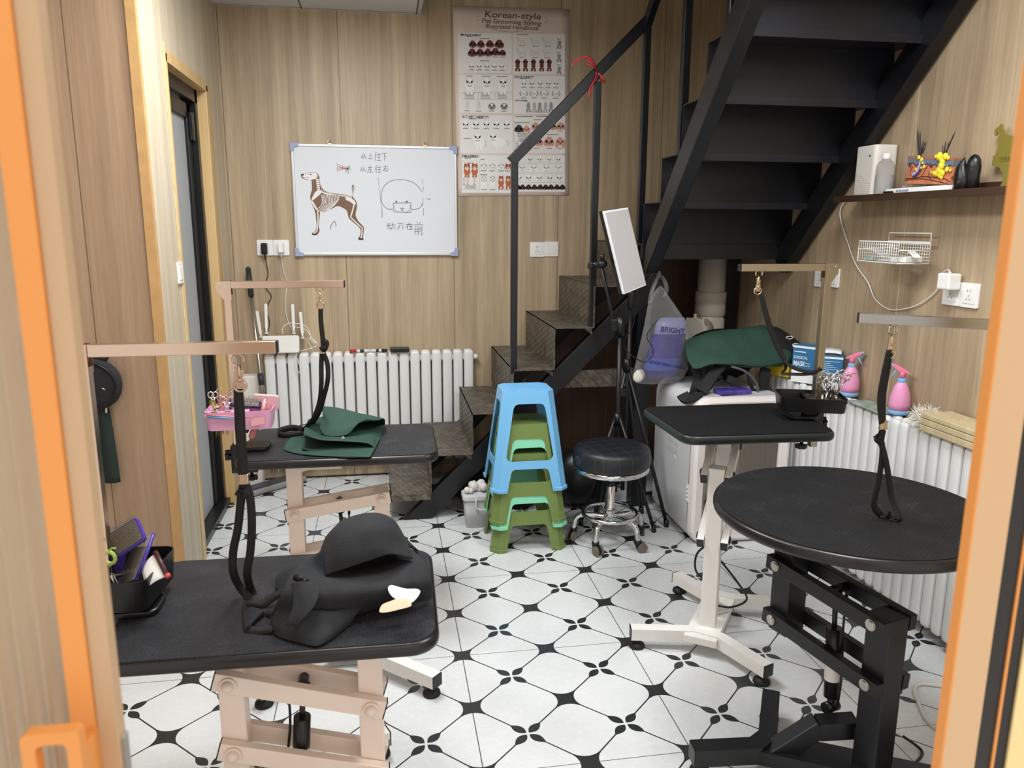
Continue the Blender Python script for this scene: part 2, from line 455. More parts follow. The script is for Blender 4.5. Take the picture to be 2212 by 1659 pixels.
# golden corner and door trims on the left
struct(MB().b2((XL-0.03, 0.012, 0), (XL+0.004, 0.04, 2.58)).build('trim_2', pm('golden_corner_trim', 'c39a66', 0.4, var=0.08, vscale=20)))
LT = pm('light_pine_edge', 'e0c695', 0.45, var=0.06, vscale=25)
m = MB(); m.b2((XL-0.1, 0.372, 0), (XL+0.006, 0.385, 2.13)); m.b2((XL-0.1, 0.372, 2.10), (XL+0.006, 1.115, 2.145)); m.b2((XL-0.1, 1.085, 0), (XL+0.006, 1.175, 2.13), bev=0.004)
struct(m.build('trim_3', PINE))
struct(MB().b2((XL+0.001, 0.345, 0), (XL+0.005, 0.372, 2.17)).build('trim_4', LT))
# the frosted bathroom-style door in the left wall
DK = pm('dark_door_aluminium', '1a191a', 0.35)
FROST = pm('frosted_glass', 'a9acae', 0.55, spec=0.4)
d = bpy.data.objects.new('door_1', None); COL.objects.link(d); d.location = (-1.15, 0.73, 0); struct(d)
m = MB(); m.b2((-1.17, 0.385, 0), (-1.10, 0.425, 2.1)); m.b2((-1.17, 1.04, 0), (-1.10, 1.085, 2.1)); m.b2((-1.17, 0.385, 2.04), (-1.10, 1.085, 2.1)); m.b2((-1.17, 0.385, 0), (-1.08, 1.085, 0.035))
m.build('door_frame', DK, d)
m = MB()
m.b2((-1.165, 0.43, 0.04), (-1.125, 0.49, 2.03), bev=0.004); m.b2((-1.165, 0.965, 0.04), (-1.125, 1.035, 2.03), bev=0.004); m.b2((-1.165, 0.43, 1.96), (-1.125, 1.035, 2.03), bev=0.004)
leaf = m.build('door_leaf', DK, d)
MB().b2((-1.155, 0.485, 0.04), (-1.14, 0.97, 1.97)).build('glass_panel', FROST, d)
h = MB(); h.b2((-1.125, 0.455, 0.93), (-1.105, 0.485, 1.06), bev=0.003); h.build('door_handle', BLACKP, d)
MB().b2((-1.125, 0.985, 1.86), (-1.105, 1.02, 1.99), bev=0.003).build('door_closer', DK, d)
# skirting shadow joint at the foot of the walls
J = pm('dark_joint', '2a2622', 0.8)
struct(MB().b2((XL, YB-0.006, 0), (-0.24, YB+0.001, 0.008)).build('baseboard_back', J))
struct(MB().b2((XR-0.006, -2.2, 0), (XR+0.001, 0.7, 0.008)).build('baseboard_right', J))
# brown board under the stairs, the stair's shade put into its dark colour
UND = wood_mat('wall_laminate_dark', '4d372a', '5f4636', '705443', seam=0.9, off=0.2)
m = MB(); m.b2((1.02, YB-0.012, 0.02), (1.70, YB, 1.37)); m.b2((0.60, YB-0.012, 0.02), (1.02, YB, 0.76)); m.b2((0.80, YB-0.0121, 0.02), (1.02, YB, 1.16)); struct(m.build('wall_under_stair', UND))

# ------------------------------------------------------------------ the steel staircase (one thing)
PLATE = checker_plate_mat()
BLKST = pm('black_steel', '0f1014', 0.36, metal=0.0, bump=0.06, bscale=30, var=0.25, vscale=5, spec=0.55)
BLKST2 = pm('black_steel_panel', '17181f', 0.36, bump=0.12, bscale=9, var=0.35, vscale=4, spec=0.5)
st = thing('staircase', 'black steel staircase with rusty checker plate treads turning up along back and right walls', 'staircase', (0.6, 1.05, 0))
F0, F1 = 0.66, YB-0.012
rx = [-0.235, -0.03, 0.18, 0.385, 0.592, 0.79, 1.0]
rz = [0.147, 0.347, 0.553, 0.768, 0.975, 1.18, 1.387]
for i in range(6):
    m = MB(); x0, x1, z0 = rx[i], rx[i+1], rz[i]; zb = rz[i-1] if i else 0.05; F1 = 1.325 if i <= 2 else YB-0.012
    m.b2((x0, F0, z0-0.004), (x1, F1, z0)); m.b2((x0, F0, zb), (x0+0.004, F1, z0))
    if i == 0: m.b2((x0, F0, z0-0.03), (x1, F0+0.004, z0))
    m.prism([(0, 0), (-0.045, 0), (-0.0, -0.035)], 0.006, Matrix(((1, 0, 0, x1-0.002), (0, 0, 1, F0+0.02), (0, 1, 0, z0-0.004), (0, 0, 0, 1))))
    m.build('step', PLATE, st)
m = MB(); m.b2((rx[6], F0, 1.18), (rx[6]+0.004, F1, 1.387)); m.b2((rx[6], F0, 1.381), (1.785, F1, 1.387)); m.build('landing', PLATE, st)
MB().b2((1.012, 0.615, 1.31), (1.785, 0.668, 1.387), bev=0.003).build('landing_beam', BLKST, st)
for y in (0.725, 1.38):
    m = MB(); a, b = Vector((-0.155, y, -0.055)), Vector((1.135, y, 1.205))
    m.bar(a, b, 0.05, 0.10, bev=0.004); 
    geom = m.bm.verts
    bmesh.ops.bisect_plane(m.bm, geom=list(m.bm.verts)+list(m.bm.edges)+list(m.bm.faces), plane_co=(0, 0, 0.002), plane_no=(0, 0, -1), clear_outer=True)
    m.build('stringer', BLKST, st)
m = MB(); m.bar((0.60, 0.76, 0.70), (1.35, 0.76, 0.70), 0.04, 0.09); m.build('cross_brace', PLATE, st)
# second flight seen from below
P0, RUN, RISE = 0.62, 0.232, 0.192
for k in range(7):
    y = P0-RUN*k; z0 = 1.387+RISE*k; z1 = z0+RISE
    xl = 1.012-0.002*k; xr = 1.786
    m = MB(); m.b2((xl, y-0.004, z0-(0.0 if k else 0.0)), (xr, y, z1)); m.b2((xl, y-RUN-0.02, z1-0.005), (xr, y, z1)); m.b2((xl, y-RUN-0.022, z1-0.03), (xr, y-RUN-0.017, z1))
    m.build('upper_step', BLKST2, st)
for a, b in (((1.052, 0.60, 1.30), onY(1622, -2, -0.43)), ((1.748, 0.60, 1.30), onY(2063, -2, -0.44))):
    a, b = Vector(a), Vector(b); e = b+(b-a)*0.55
    m = MB(); m.bar(a, e, 0.062, 0.115, bev=0.004, ext=0.02); m.build('upper_stringer', BLKST, st)
# posts under the landing
for p, w in (((1.075, 0.75), 0.08), ((1.735, 1.18), 0.085)):
    MB().b2((p[0]-w/2, p[1]-w/2, 0), (p[0]+w/2, p[1]+w/2, 1.385)).build('landing_post', BLKST, st)
# handrail
RY_ = 0.69
posts = [(0.392, 0.745, 1.77), (0.787, 0.97, 2.135), (1.022, 1.30, 2.42)]
for x, z0, z1 in posts: MB().b2((x-0.016, RY_-0.016, z0), (x+0.016, RY_+0.016, z1), bev=0.003).build('baluster', BLKST, st)
MB().bar((0.375, RY_, 1.765), (1.022, RY_, 2.415), 0.035, 0.05, bev=0.003).build('handrail', BLKST, st)
MB().bar((1.022, RY_, 2.405), (1.022, -0.8, 3.64), 0.035, 0.05, bev=0.003).build('handrail', BLKST, st)
p = onX(1482, 100, 1.03)
MB().b2((1.013, p.y-0.017, 1.77), (1.047, p.y+0.017, 2.9), bev=0.003).build('baluster', BLKST, st)
p = onX(1582, 20, 1.03)
MB().b2((1.013, p.y-0.017, 2.15), (1.047, p.y+0.017, 3.2), bev=0.003).build('baluster', BLKST, st)
m = MB(); m.tube([onX(1880, 170, 1.79)+Vector((-.06, 0, 0)), onY(1845, 345, 0.35), onY(1800, 350, 0.45), onY(1740, 440, 0.56), onY(1712, 520, 0.56), onY(1738, 562, 0.58)], 0.003, 6, smoothing=4)
tag(m.build('cable', BLACKP), 'thin black cable drooping along the right stair stringer', 'cable')
# the red ribbon tied to the rail
RED = pm('red_ribbon', 'd8323a', 0.5)
m = MB(); c = Vector((0.80, RY_, 2.155)); A = Vector((0.707, 0, 0.707)); N = Vector((-0.707, 0, 0.707))
loop = [c + Vector((0, 0.021, 0))*math.cos(t)*1.0 + N*0.03*math.sin(t) for t in [2*PI*k/16 for k in range(16)]]
m.tube(loop, 0.004, 6, closed=True)
k = c + N*0.03+Vector((0, -0.015, 0))
m.ribbon([k, k+Vector((-0.03, -0.02, 0.05)), k+Vector((-0.07, -0.02, 0.06)), k+Vector((-0.11, -0.02, 0.035)), k+Vector((-0.125, -0.02, 0.022))], 0.008, 0.001, (0, .3, 1))
m.ribbon([k, k+Vector((-0.03, -0.03, 0.02)), k+Vector((-0.055, -0.03, 0.03)), k+Vector((-0.05, -0.03, 0.045)), k+Vector((-0.02, -0.03, 0.02)), k], 0.008, 0.001, (0, .3, 1))
m.ribbon([k, k+Vector((-0.015, -0.025, -0.04)), k+Vector((-0.04, -0.025, -0.085)), k+Vector((-0.035, -0.025, -0.12))], 0.009, 0.001, (1, .3, 0))
tag(m.build('ribbon', RED), 'red ribbon knotted around the black stair handrail', 'ribbon')
# drain pipe in the corner
PVC = pm('pvc_pipe', 'd6cbbd', 0.4, var=0.05, vscale=8)
px, py = 1.60, 1.12
pp = thing('drain_pipe', 'cream plastic drain pipe with a round capped cleanout under the stairs', 'pipe', (px, py, 0))
MB().cyl((px, py, 0.01), (px, py, 1.375), 0.077, seg=32).build('pipe', PVC, pp)
m = MB(); m.lathe([(0.079, 0), (0.086, 0.005), (0.086, 0.06), (0.083, 0.065), (0.083, 0.075), (0.087, 0.08), (0.087, 0.135), (0.079, 0.14)], (px, py, 0.97), 32)
m.lathe([(0.079, 0), (0.084, 0.005), (0.084, 0.3), (0.079, 0.31)], (px, py, 0.65), 32); m.build('coupling', PVC, pp)
m = MB(); q = Vector((px-0.05, py-0.05, 0.90)); dr = Vector((-0.8, -0.6, 0.05)).normalized()
m.cyl(q, q+dr*0.12, 0.06, seg=28); m.cyl(q+dr*0.075, q+dr*0.125, 0.068, seg=28)
for k in range(8):
    a = 2*PI*k/8; s1 = dr.orthogonal().normalized(); s2 = dr.cross(s1)
    m.box(q+dr*0.1+(s1*math.cos(a)+s2*math.sin(a))*0.068, (0.014, 0.014, 0.04))
m.build('cleanout_cap', PVC, pp)

# ------------------------------------------------------------------ grooming tables
PINK = pm('peach_pink_paint', 'ecdacd', 0.4, var=0.02, vscale=12)
TBLK = pm('black_table_edge', '1a1615', 0.3, spec=0.55)
MATR = mat_rubber('ribbed_rubber_mat', '1d1e22', 0.0085, False, '5a5b61', 0.5, '2a2b30')
MATD = mat_rubber('diagonal_rubber_mat', '131315', 0.0075, True, '3f3f42', 0.7, '19191b', 0.25)
MATC = mat_rubber('smooth_worn_mat', '0d0e0f', 0.007, False, '2c2d30', 0.65, '111213', 0.22)
EDGEG = pm('black_green_edge', '1c2422', 0.35)
STICK = pm('white_sticker', 'e9e4e2', 0.5)

def table_top(root, poly, z, mat, edge, th=0.032):
    """poly: outline in world xy"""
    c = Vector((sum(p[0] for p in poly)/len(poly), sum(p[1] for p in poly)/len(poly)))
    m = MB(); m.prism(poly, th, T(0, 0, z-th), bev=0.012, smooth=True, seg=3); m.build('tabletop', edge, root, sm=50)
    q = [(c.x+(p[0]-c.x)*0.975, c.y+(p[1]-c.y)*0.965) for p in poly]
    m = MB(); m.prism(q, 0.0022, T(0, 0, z-0.0008)); m.build('rubber_mat', mat, root)
def rot_poly(poly, c, a):
    ca, sa = math.cos(a), math.sin(a); return [(c[0]+p[0]*ca-p[1]*sa, c[1]+p[0]*sa+p[1]*ca) for p in poly]
def lift(root, mat, Pt, zt, Pb, zb, links, tube=0.058, lh=0.045, cap=BLACKP, bolts=None, spring=True, sp_z=0.12, bolt_mats=None):
    Pt = Vector((*Pt, 0)); Pb = Vector((*Pb, 0)); d = (Pb-Pt).normalized(); s = Vector((d.y, -d.x, 0))
    R = Matrix(((d.x, -d.y, 0, 0), (d.y, d.x, 0, 0), (0, 0, 1, 0), (0, 0, 0, 1)))
    for P, (z0, z1) in ((Pt, zt), (Pb, zb)):
        m = MB(); m.box(P+Vector((0, 0, (z0+z1)/2)), (tube, tube, z1-z0), R, bev=0.003); m.build('column', mat, root)
    off = tube/2+0.014
    for (zl, zr) in links:
        for sg in (1, -1):
            a = Pt+s*off*sg+Vector((0, 0, zl)); b = Pb+s*off*sg+Vector((0, 0, zr)); u = (b-a).normalized()
            m = MB(); m.bar(a-u*0.034, b+u*0.034, 0.024, lh, bev=0.002); lk = m.build('link_bar', mat, root)
            for e0, e1 in ((a-u*0.036, a-u*0.033), (b+u*0.033, b+u*0.036)):
                m = MB(); m.bar(e0, e1, 0.0235, lh-0.001); m.build('end_cap', cap, lk)
            if 1:
                for P in (a, b):
                    m = MB(); q = P+s*sg*0.012
                    if bolts == 'dome':
                        m.cyl(q, q+s*sg*0.006, 0.019, seg=20); m.sph(q+s*sg*0.006, 0.0145, (1, 1, 1))
                    else: m.cyl(q, q+s*sg*0.006, 0.012, seg=6); m.cyl(q, q+s*sg*0.003, 0.015, seg=16)
                    m.build('bolt', bolt_mats or mat, lk)
    if spring:
        (zl, zr) = links[0]; f = 0.5
        top = Pt.lerp(Pb, f)+Vector((0, 0, zl+(zr-zl)*f)); bot = Pt.lerp(Pb, min(0.74, f+0.06))+Vector((0, 0, sp_z))
        ax = (bot-top).normalized(); L = (bot-top).length
        m = MB(); m.cyl(top+s*off, top-s*off, 0.012, seg=14); m.cyl(top, top+ax*0.04, 0.017, seg=14); m.cyl(top+ax*0.03, top+ax*L*0.4, 0.007, seg=12)
        m.cyl(top+ax*L*0.32, top+ax*(L-0.03), 0.0205, seg=18); m.cyl(top+ax*(L-0.03), bot, 0.01, seg=12); m.cyl(bot+s*0.022, bot-s*0.022, 0.016, seg=14)
        sp = m.build('gas_spring', BLACKP, root)
        m = MB(); p = top+ax*L*0.62; m.cyl(p, p+ax*0.05, 0.0209, seg=18, cap=False); m.build('spring_label', STICK, sp)
        m = MB(); c0 = top+d*0.035
        m.tube([c0+Vector((0, 0, 0.01)), c0-Vector((0, 0, 0.1)), c0+d*0.01-Vector((0, 0, L*0.7)), bot+d*0.02], 0.0035, 6, smoothing=4); m.cyl(c0, c0-Vector((0, 0, 0.05)), 0.005, seg=8)
        m.build('release_cable', BLACKP, root)
def bent_foot_bar(root, mat, f1, m1, m2, f2, capmat=BLACKP, w=0.042, h=0.042, zc=0.056, name='foot_bar'):
    P = [Vector((*p, zc)) for p in (f1, m1, m2, f2)]
    m = MB()
    n = len(P); rings = []
    for i, p in enumerate(P):
        d1 = (P[i]-P[i-1]).normalized() if i else (P[1]-P[0]).normalized(); d2 = (P[i+1]-P[i]).normalized() if i < n-1 else d1
        b = (d1+d2).normalized(); s = Vector((b.y, -b.x, 0)); k = 1/max(0.5, b.dot(d1))
        rings.append([p+s*k*w/2*a+Vector((0, 0, h/2*c)) for a, c in ((-1, -1), (1, -1), (1, 1), (-1, 1))])
    m.loft(rings, smooth=False); fb = m.build(name, mat, root)
    for e, nx in ((P[0], P[1]), (P[3], P[2])):
        d = (e-nx).normalized()
        m = MB(); m.bar(e-d*0.001, e+d*0.004, w*0.99, h*0.99); m.build('end_cap', capmat, fb)
        q = e-d*0.022
        m = MB(); m.lathe([(0.027, 0), (0.029, 0.004), (0.027, 0.012), (0.014, 0.02), (0.009, 0.024), (0.009, zc-h/2)], (q.x, q.y, 0), 20); m.build('foot', BLACKM, root)
    return P
def arm(root, base, z0, z1, tip, tube=0.025, mat=ROSE, clampmat=BLACKP, bracket=True, capd=True):
    """vertical post clamped at the table edge, top bracket and horizontal bar"""
    b = Vector((*base, 0)); t = Vector((tip[0], tip[1], z1)); top = Vector((*base, z1)); d = (t-top).normalized()
    R = RZ(math.atan2(d.y, d.x))
    m = MB(); m.box(b+Vector((0, 0, (z0+z1-0.035)/2)), (tube, tube, z1-0.035-z0), R, bev=0.0015); m.build('arm_post', mat, root)
    m = MB(); m.bar(top+d*(0.012), t, tube*0.92, tube, bev=0.0015); br = m.build('arm_bar', mat, root)
    m = MB(); m.bar(t, t+d*0.004, tube*0.9, tube*0.98); m.build('end_cap', BLACKP, br)
    # folding bracket plates
    s = Vector((d.y, -d.x, 0)); m = MB()
    for sg in (1, -1):
        M4 = Matrix(((d.x, 0, s.x*sg, top.x+s.x*sg*tube*0.5), (d.y, 0, s.y*sg, top.y+s.y*sg*tube*0.5), (0, 1, 0, z1), (0, 0, 0, 1)))
        m.prism([(-0.035, 0.012), (0.014, 0.014), (0.014, -0.05), (-0.012, -0.05), (-0.035, -0.018)], 0.0025, M4)
    m.cyl(top-d*0.024+s*0.018, top-d*0.024-s*0.018, 0.005, seg=12); m.build('fold_bracket', mat, root)
def clamp(root, c, d, z, size=(0.11, 0.10)):
    """black clamp: jaw above the top, screw and knobs below; d points from table to post"""
    c = Vector((*c, 0)); d = Vector((*d, 0)).normalized(); R = RZ(math.atan2(d.y, d.x))
    m = MB(); m.prism(rrect(size[0], size[1], 0.025), 0.014, T(c.x, c.y, z+0.002) @ R @ T(-size[0]/2+0.02, 0, 0), bev=0.004)
    m.box(c+d*0.02+Vector((0, 0, z-0.03)), (0.05, 0.05, 0.10), R, bev=0.006)
    m.box(c+d*0.0+Vector((0, 0, z-0.075)), (0.09, 0.045, 0.018), R, bev=0.003); cl = m.build('arm_clamp', BLACKP, root)
    m = MB(); q = c-d*0.02+Vector((0, 0, z-0.08)); m.cyl(q+Vector((0, 0, 0.04)), q-Vector((0, 0, 0.02)), 0.006, seg=10)
    star_knob(m, q-Vector((0, 0, 0.02)), (0, 0, -1)); m.build('clamp_knob', BLACKP, cl)
    m = MB(); star_knob(m, c+d*0.05+Vector((0, 0, z-0.02)), d); m.build('clamp_knob', BLACKP, cl)
def star_knob(m, c, d, r=0.019):
    d = Vector(d).normalized(); s1 = d.orthogonal().normalized(); s2 = d.cross(s1); c = Vector(c)
    poly = []
    for k in range(24):
        a = 2*PI*k/24; rr = r*(1+0.16*math.cos(6*a)); poly.append((rr*math.cos(a), rr*math.sin(a)))
    m.prism(poly, 0.016, Matrix(((s1.x, s2.x, d.x, c.x), (s1.y, s2.y, d.y, c.y), (s1.z, s2.z, d.z, c.z), (0, 0, 0, 1))), bev=0.003)
    m.cyl(c-d*0.03, c, 0.005, seg=8)
def snap_hook(root, top, L=0.085, r=0.0028, mat=GOLD, dirx=(1, 0, 0)):
    """bolt snap with a swivel ring; top = inside of the upper hook"""
    t = Vector(top); dx = Vector(dirx).normalized(); m = MB()
    hook = [t+dx*0.012*math.sin(a)+Vector((0, 0, 0.012*math.cos(a)-0.012)) for a in [-2.4+4.6*k/14 for k in range(15)]]
    m.tube(hook, r, 8); m.cyl(t+Vector((0, 0, -0.022)), t-Vector((0, 0, L*0.68)), r*1.35, seg=10); m.sph(t-Vector((0, 0, L*0.68)), r*2.0, seg=10)
    ring = [t-Vector((0, 0, L*0.68+0.014))+dx*0.013*math.cos(a)+Vector((0, 0, 0.012*math.sin(a))) for a in [2*PI*k/18 for k in range(18)]]
    m.tube(ring, r, 8, closed=True); m.cyl(t-dx*0.008+Vector((0, 0, -0.03)), t-dx*0.003+Vector((0, 0, -0.03)), 0.0025, seg=8)
    return m.build('snap_hook', mat, root)

# ---- back left table (pink frame)
ZA = 0.68
ta = thing('grooming_table', 'black topped grooming table on pink frame by the left radiator, green apron on top', 'table', (-0.40, -0.2, 0), group='grooming tables')
cA = (-0.405, -0.195)
table_top(ta, rot_poly(rrect(0.70, 0.45, 0.055, 8), cA, -0.012), ZA, MATR, TBLK)
lift(ta, PINK, (-0.582, -0.2), (0.20, ZA-0.03), (-0.265, -0.2), (0.06, 0.485), [(0.42, 0.465), (0.235, 0.285)], bolts='dome', tube=0.056)
m = MB(); m.prism([(0, 0), (0.30, 0), (0.0, -0.075)], 0.04, Matrix(((1, 0, 0, -0.56), (0, 0, 1, -0.22), (0, 1, 0, ZA-0.032), (0, 0, 0, 1)))); m.b2((-0.56, -0.36, ZA-0.055), (-0.40, -0.03, ZA-0.032)); m.build('top_bracket', PINK, ta)
bent_foot_bar(ta, WHITEM, (-0.655, -0.80), (-0.46, -0.60), (-0.34, -0.60), (-0.103, -0.825)); bent_foot_bar(ta, WHITEM, (-0.66, 0.10), (-0.46, 0.0), (-0.36, 0.0), (-0.15, 0.10))
m = MB(); m.b2((-0.46, -0.60, 0.04), (-0.34, 0.0, 0.074)); m.b2((-0.36, -0.24, 0.04), (-0.23, -0.16, 0.073)); m.build('cross_bar', WHITEM, ta)
arm(ta, (-0.765, -0.25), 0.60, 1.268, (-0.372, -0.25)); clamp(ta, (-0.745, -0.25), (-1, 0), ZA)

# ---- front left table (pink frame, lowered)
ZB = 0.61
tb = thing('grooming_table', 'black topped grooming table on pink frame nearest the left door, black apron on top', 'table', (-0.45, -1.3, 0), group='grooming tables')
cB = (-0.485, -1.295)
table_top(tb, rot_poly(rrect(0.71, 0.50, 0.065, 8), cB, -0.022), ZB, MATR, TBLK)
lift(tb, PINK, (-0.292, -1.31), (0.13, ZB-0.03), (-0.612, -1.31), (0.06, 0.462), [(0.343, 0.438), (0.165, 0.258)], bolts='dome', tube=0.058)
m = MB(); m.b2((-0.56, -1.45, ZB-0.055), (-0.30, -1.17, ZB-0.032)); m.build('top_bracket', PINK, tb)
bent_foot_bar(tb, WHITEM, (-0.63, -1.04), (-0.48, -1.12), (-0.38, -1.12), (-0.26, -1.07)); bent_foot_bar(tb, WHITEM, (-0.70, -1.78), (-0.44, -1.60), (-0.33, -1.60), (-0.10, -1.78))
m = MB(); m.b2((-0.47, -1.6, 0.035), (-0.36, -1.12, 0.074)); m.b2((-0.66, -1.36, 0.035), (-0.4, -1.26, 0.073)); m.build('cross_bar', WHITEM, tb)
arm(tb, (-0.868, -1.3), 0.50, 1.21, (-0.470, -1.3), tube=0.027); clamp(tb, (-0.845, -1.3), (-1, 0), ZB)

# ---- white table at the back right
ZC = 0.80
tc = thing('grooming_table', 'black rectangular grooming table on white frame in front of the white drying cabinet', 'table', (0.98, -0.54, 0), group='grooming tables')
pc = [(0.712, -0.31), (0.722, -0.742), (1.255, -0.765), (1.285, -0.318)]
ctr = Vector((sum(p[0] for p in pc)/4, sum(p[1] for p in pc)/4))
def round_poly(pts, r, n=7):
    out = []; m_ = len(pts)
    for i in range(m_):
        p = Vector(pts[i]); a = (Vector(pts[i-1])-p).normalized(); b = (Vector(pts[(i+1) % m_])-p).normalized()
        p0 = p+a*r; p2 = p+b*r
        for k in range(n+1):
            t = k/n; q = p0*(1-t)**2+p*2*t*(1-t)+p2*t*t; out.append((q.x, q.y))
    return out
table_top(tc, round_poly(pc, 0.055), ZC, MATC, EDGEG)
lift(tc, WHITEM, (0.965, -0.52), (0.58, ZC-0.03), (0.885, -0.645), (0.055, 0.66), [(0.70, 0.635), (0.47, 0.40)], tube=0.054, lh=0.036, spring=False, bolt_mats=BLACKP)
f1, m1, m2, f2 = (0.600, -0.632), onZ(1500, 1372, 0.05).to_2d(), onZ(1556, 1388, 0.05).to_2d(), (0.966, -0.935)
bent_foot_bar(tc, WHITEM, f1, m1, m2, f2)
bent_foot_bar(tc, WHITEM, (0.922, -0.238), (0.99, -0.415), (1.05, -0.465), (1.29, -0.535))
m = MB(); m.bar((0.815, -0.735, 0.058), (1.03, -0.43, 0.058), 0.115, 0.028, bev=0.003); m.build('cross_bar', WHITEM, tc)
m = MB(); m.prism([(0.03, 0), (0.15, 0), (0.03, 0.24)], 0.006, Matrix(((0.57, 0, -0.8, 0.905), (0.82, 0, 0.57, -0.625), (0, 1, 0, 0.075), (0, 0, 0, 1)))); m.build('gusset', WHITEM, tc)
m = MB(); m.tube([(0.93, -0.60, 0.30), (1.0, -0.62, 0.21), (1.05, -0.60, 0.13), (1.0, -0.585, 0.095), (0.93, -0.61, 0.12)], 0.004, 7, smoothing=5); m.build('release_cable', BLACKP, tc)
m = MB(); m.tube([(0.875, -0.61, 0.36), (0.845, -0.60, 0.32), (0.845, -0.60, 0.26), (0.88, -0.60, 0.22)], 0.004, 7, smoothing=5); m.build('release_cable', BLACKP, tc)
for t_ in (0.25, 0.75):
    m = MB(); q = Vector((*m1, 0.052)).lerp(Vector((*m2, 0.052)), t_)+Vector((-0.014, -0.016, 0)); m.cyl(q, q+Vector((-.004, -.005, 0)), 0.011, seg=16); m.cyl(q, q+Vector((-.008, -.010, 0)), 0.007, seg=6)
    m.build('bolt', STEEL, tc)
BRASS = pm('brass_tinted_steel', 'b3aa96', 0.3, 1.0)
arm(tc, (1.288, -0.55), 0.69, 1.335, (0.966, -0.55), mat=BRASS); clamp(tc, (1.265, -0.55), (1, 0), ZC)

# ---- round black table at the front right
ZD = 0.72
td = thing('grooming_table', 'round black grooming table on black scissor frame, cropped by the right door frame', 'table', (1.02, -1.2, 0), group='grooming tables')
cD, RD = (1.018, -1.206), 0.366
table_top(td, [(cD[0]+RD*math.cos(2*PI*k/96), cD[1]+RD*math.sin(2*PI*k/96)) for k in range(96)], ZD, MATD, TBLK)
lift(td, BLACK, (0.915, -1.105), (0.30, ZD-0.03), (1.008, -1.42), (0.06, 0.512), [(0.515, 0.495), (0.347, 0.328)], tube=0.07, lh=0.042, bolts='hex', bolt_mats=STEEL, sp_z=0.16)
m = MB(); m.bar((1.0, -1.35, 0.145), (0.90, -1.33, 0.135), 0.05, 0.05); m.bar((0.905, -1.33, 0.145), (0.78, -1.31, 0.05), 0.05, 0.05, bev=0.003); m.build('spring_bracket', BLACK, td)
bent_foot_bar(td, BLACK, (0.565, -1.285), (0.74, -1.30), (0.79, -1.27), (0.90, -1.08), w=0.05, h=0.05, zc=0.06)
bent_foot_bar(td, BLACK, (1.10, -1.75), (1.18, -1.55), (1.25, -1.50), (1.45, -1.45), w=0.05, h=0.05, zc=0.06)
m = MB(); m.bar((0.76, -1.28, 0.055), (1.2, -1.52, 0.055), 0.10, 0.04); m.build('cross_bar', BLACK, td)
m = MB(); m.tube([onZ(1950, 1590, .02), onZ(1990, 1620, .006), onZ(1985, 1640, .006), onZ(1950, 1668, .006)], 0.004, 7, smoothing=5); m.build('release_cable', BLACKP, td)
arm(td, (1.335, -1.545), 0.60, 1.248, (0.955, -1.258), mat=pm('polished_steel', '9b9893', 0.16, 1.0)); clamp(td, (1.315, -1.53), (0.8, -0.6), ZD)

# ------------------------------------------------------------------ back wall: radiator, whiteboard, poster, sockets, router
ENAM = pm('white_radiator_enamel', 'e2e2e1', 0.3, spec=0.55)
DARKGAP = pm('dark_wall_gap', '2c2926', 0.9)
def column_mb(p, along, out, pitch, w, z0, z1, depth=0.05):
    """one radiator column: two flattened tubes, domed at both ends; `out` points into the room"""
    m = MB(); p = Vector(p); along = Vector(along); out = Vector(out)
    for k, off in enumerate((0.0, -0.045)):
        c = p+out*off; hw, hd = w/2, 0.0145
        rings = []
        prof = [(0.4, z0), (0.82, z0+0.004), (0.97, z0+0.014), (1.0, z0+0.03), (1.0, z1-0.03), (0.97, z1-0.014), (0.82, z1-0.004), (0.4, z1)]
        for sc, z in prof:
            rings.append([c+along*hw*sc*math.copysign(abs(math.cos(a))**0.6, math.cos(a))+out*hd*sc*math.copysign(abs(math.sin(a))**0.6, math.sin(a))+Vector((0, 0, z)) for a in [2*PI*j/16 for j in range(16)]])
        m.loft(rings)
    for z in (z0+0.04, z1-0.045):
        q = p+out*(-0.0225)+Vector((0, 0, z)); m.cyl(q-along*pitch/2, q+along*pitch/2, 0.019, seg=14)
    return m
def radiator(name, label, start, along, out, n, pitch, w, z0, z1, back=None, cat='radiator'):
    r = thing(name, label, cat, start)
    for i in range(n):
        column_mb(Vector(start)+Vector(along)*pitch*(i+0.5), along, out, pitch, w, z0, z1).build('radiator_column', ENAM, r)
    for z in (z0+0.04, z1-0.045):
        q = Vector(start)+Vector(along)*pitch*n+Vector(out)*(-0.0225)+Vector((0, 0, z))
        m = MB(); m.cyl(q, q+Vector(along)*0.022, 0.017, seg=12); m.cyl(q+Vector(along)*0.02, q+Vector(along)*0.026, 0.009, seg=6); m.build('end_plug', ENAM, r)
    return r
x0 = onY(569, 770, 1.39).x; x1 = onY(1024, 760, 1.39).x
NL = 19; radL = radiator('radiator', 'white column radiator below the whiteboard, router on its top', (x0, 1.395, 0), (1, 0, 0), (0, -1, 0), NL, (x1-x0)/NL, (x1-x0)/NL*0.87, 0.10, 0.757)

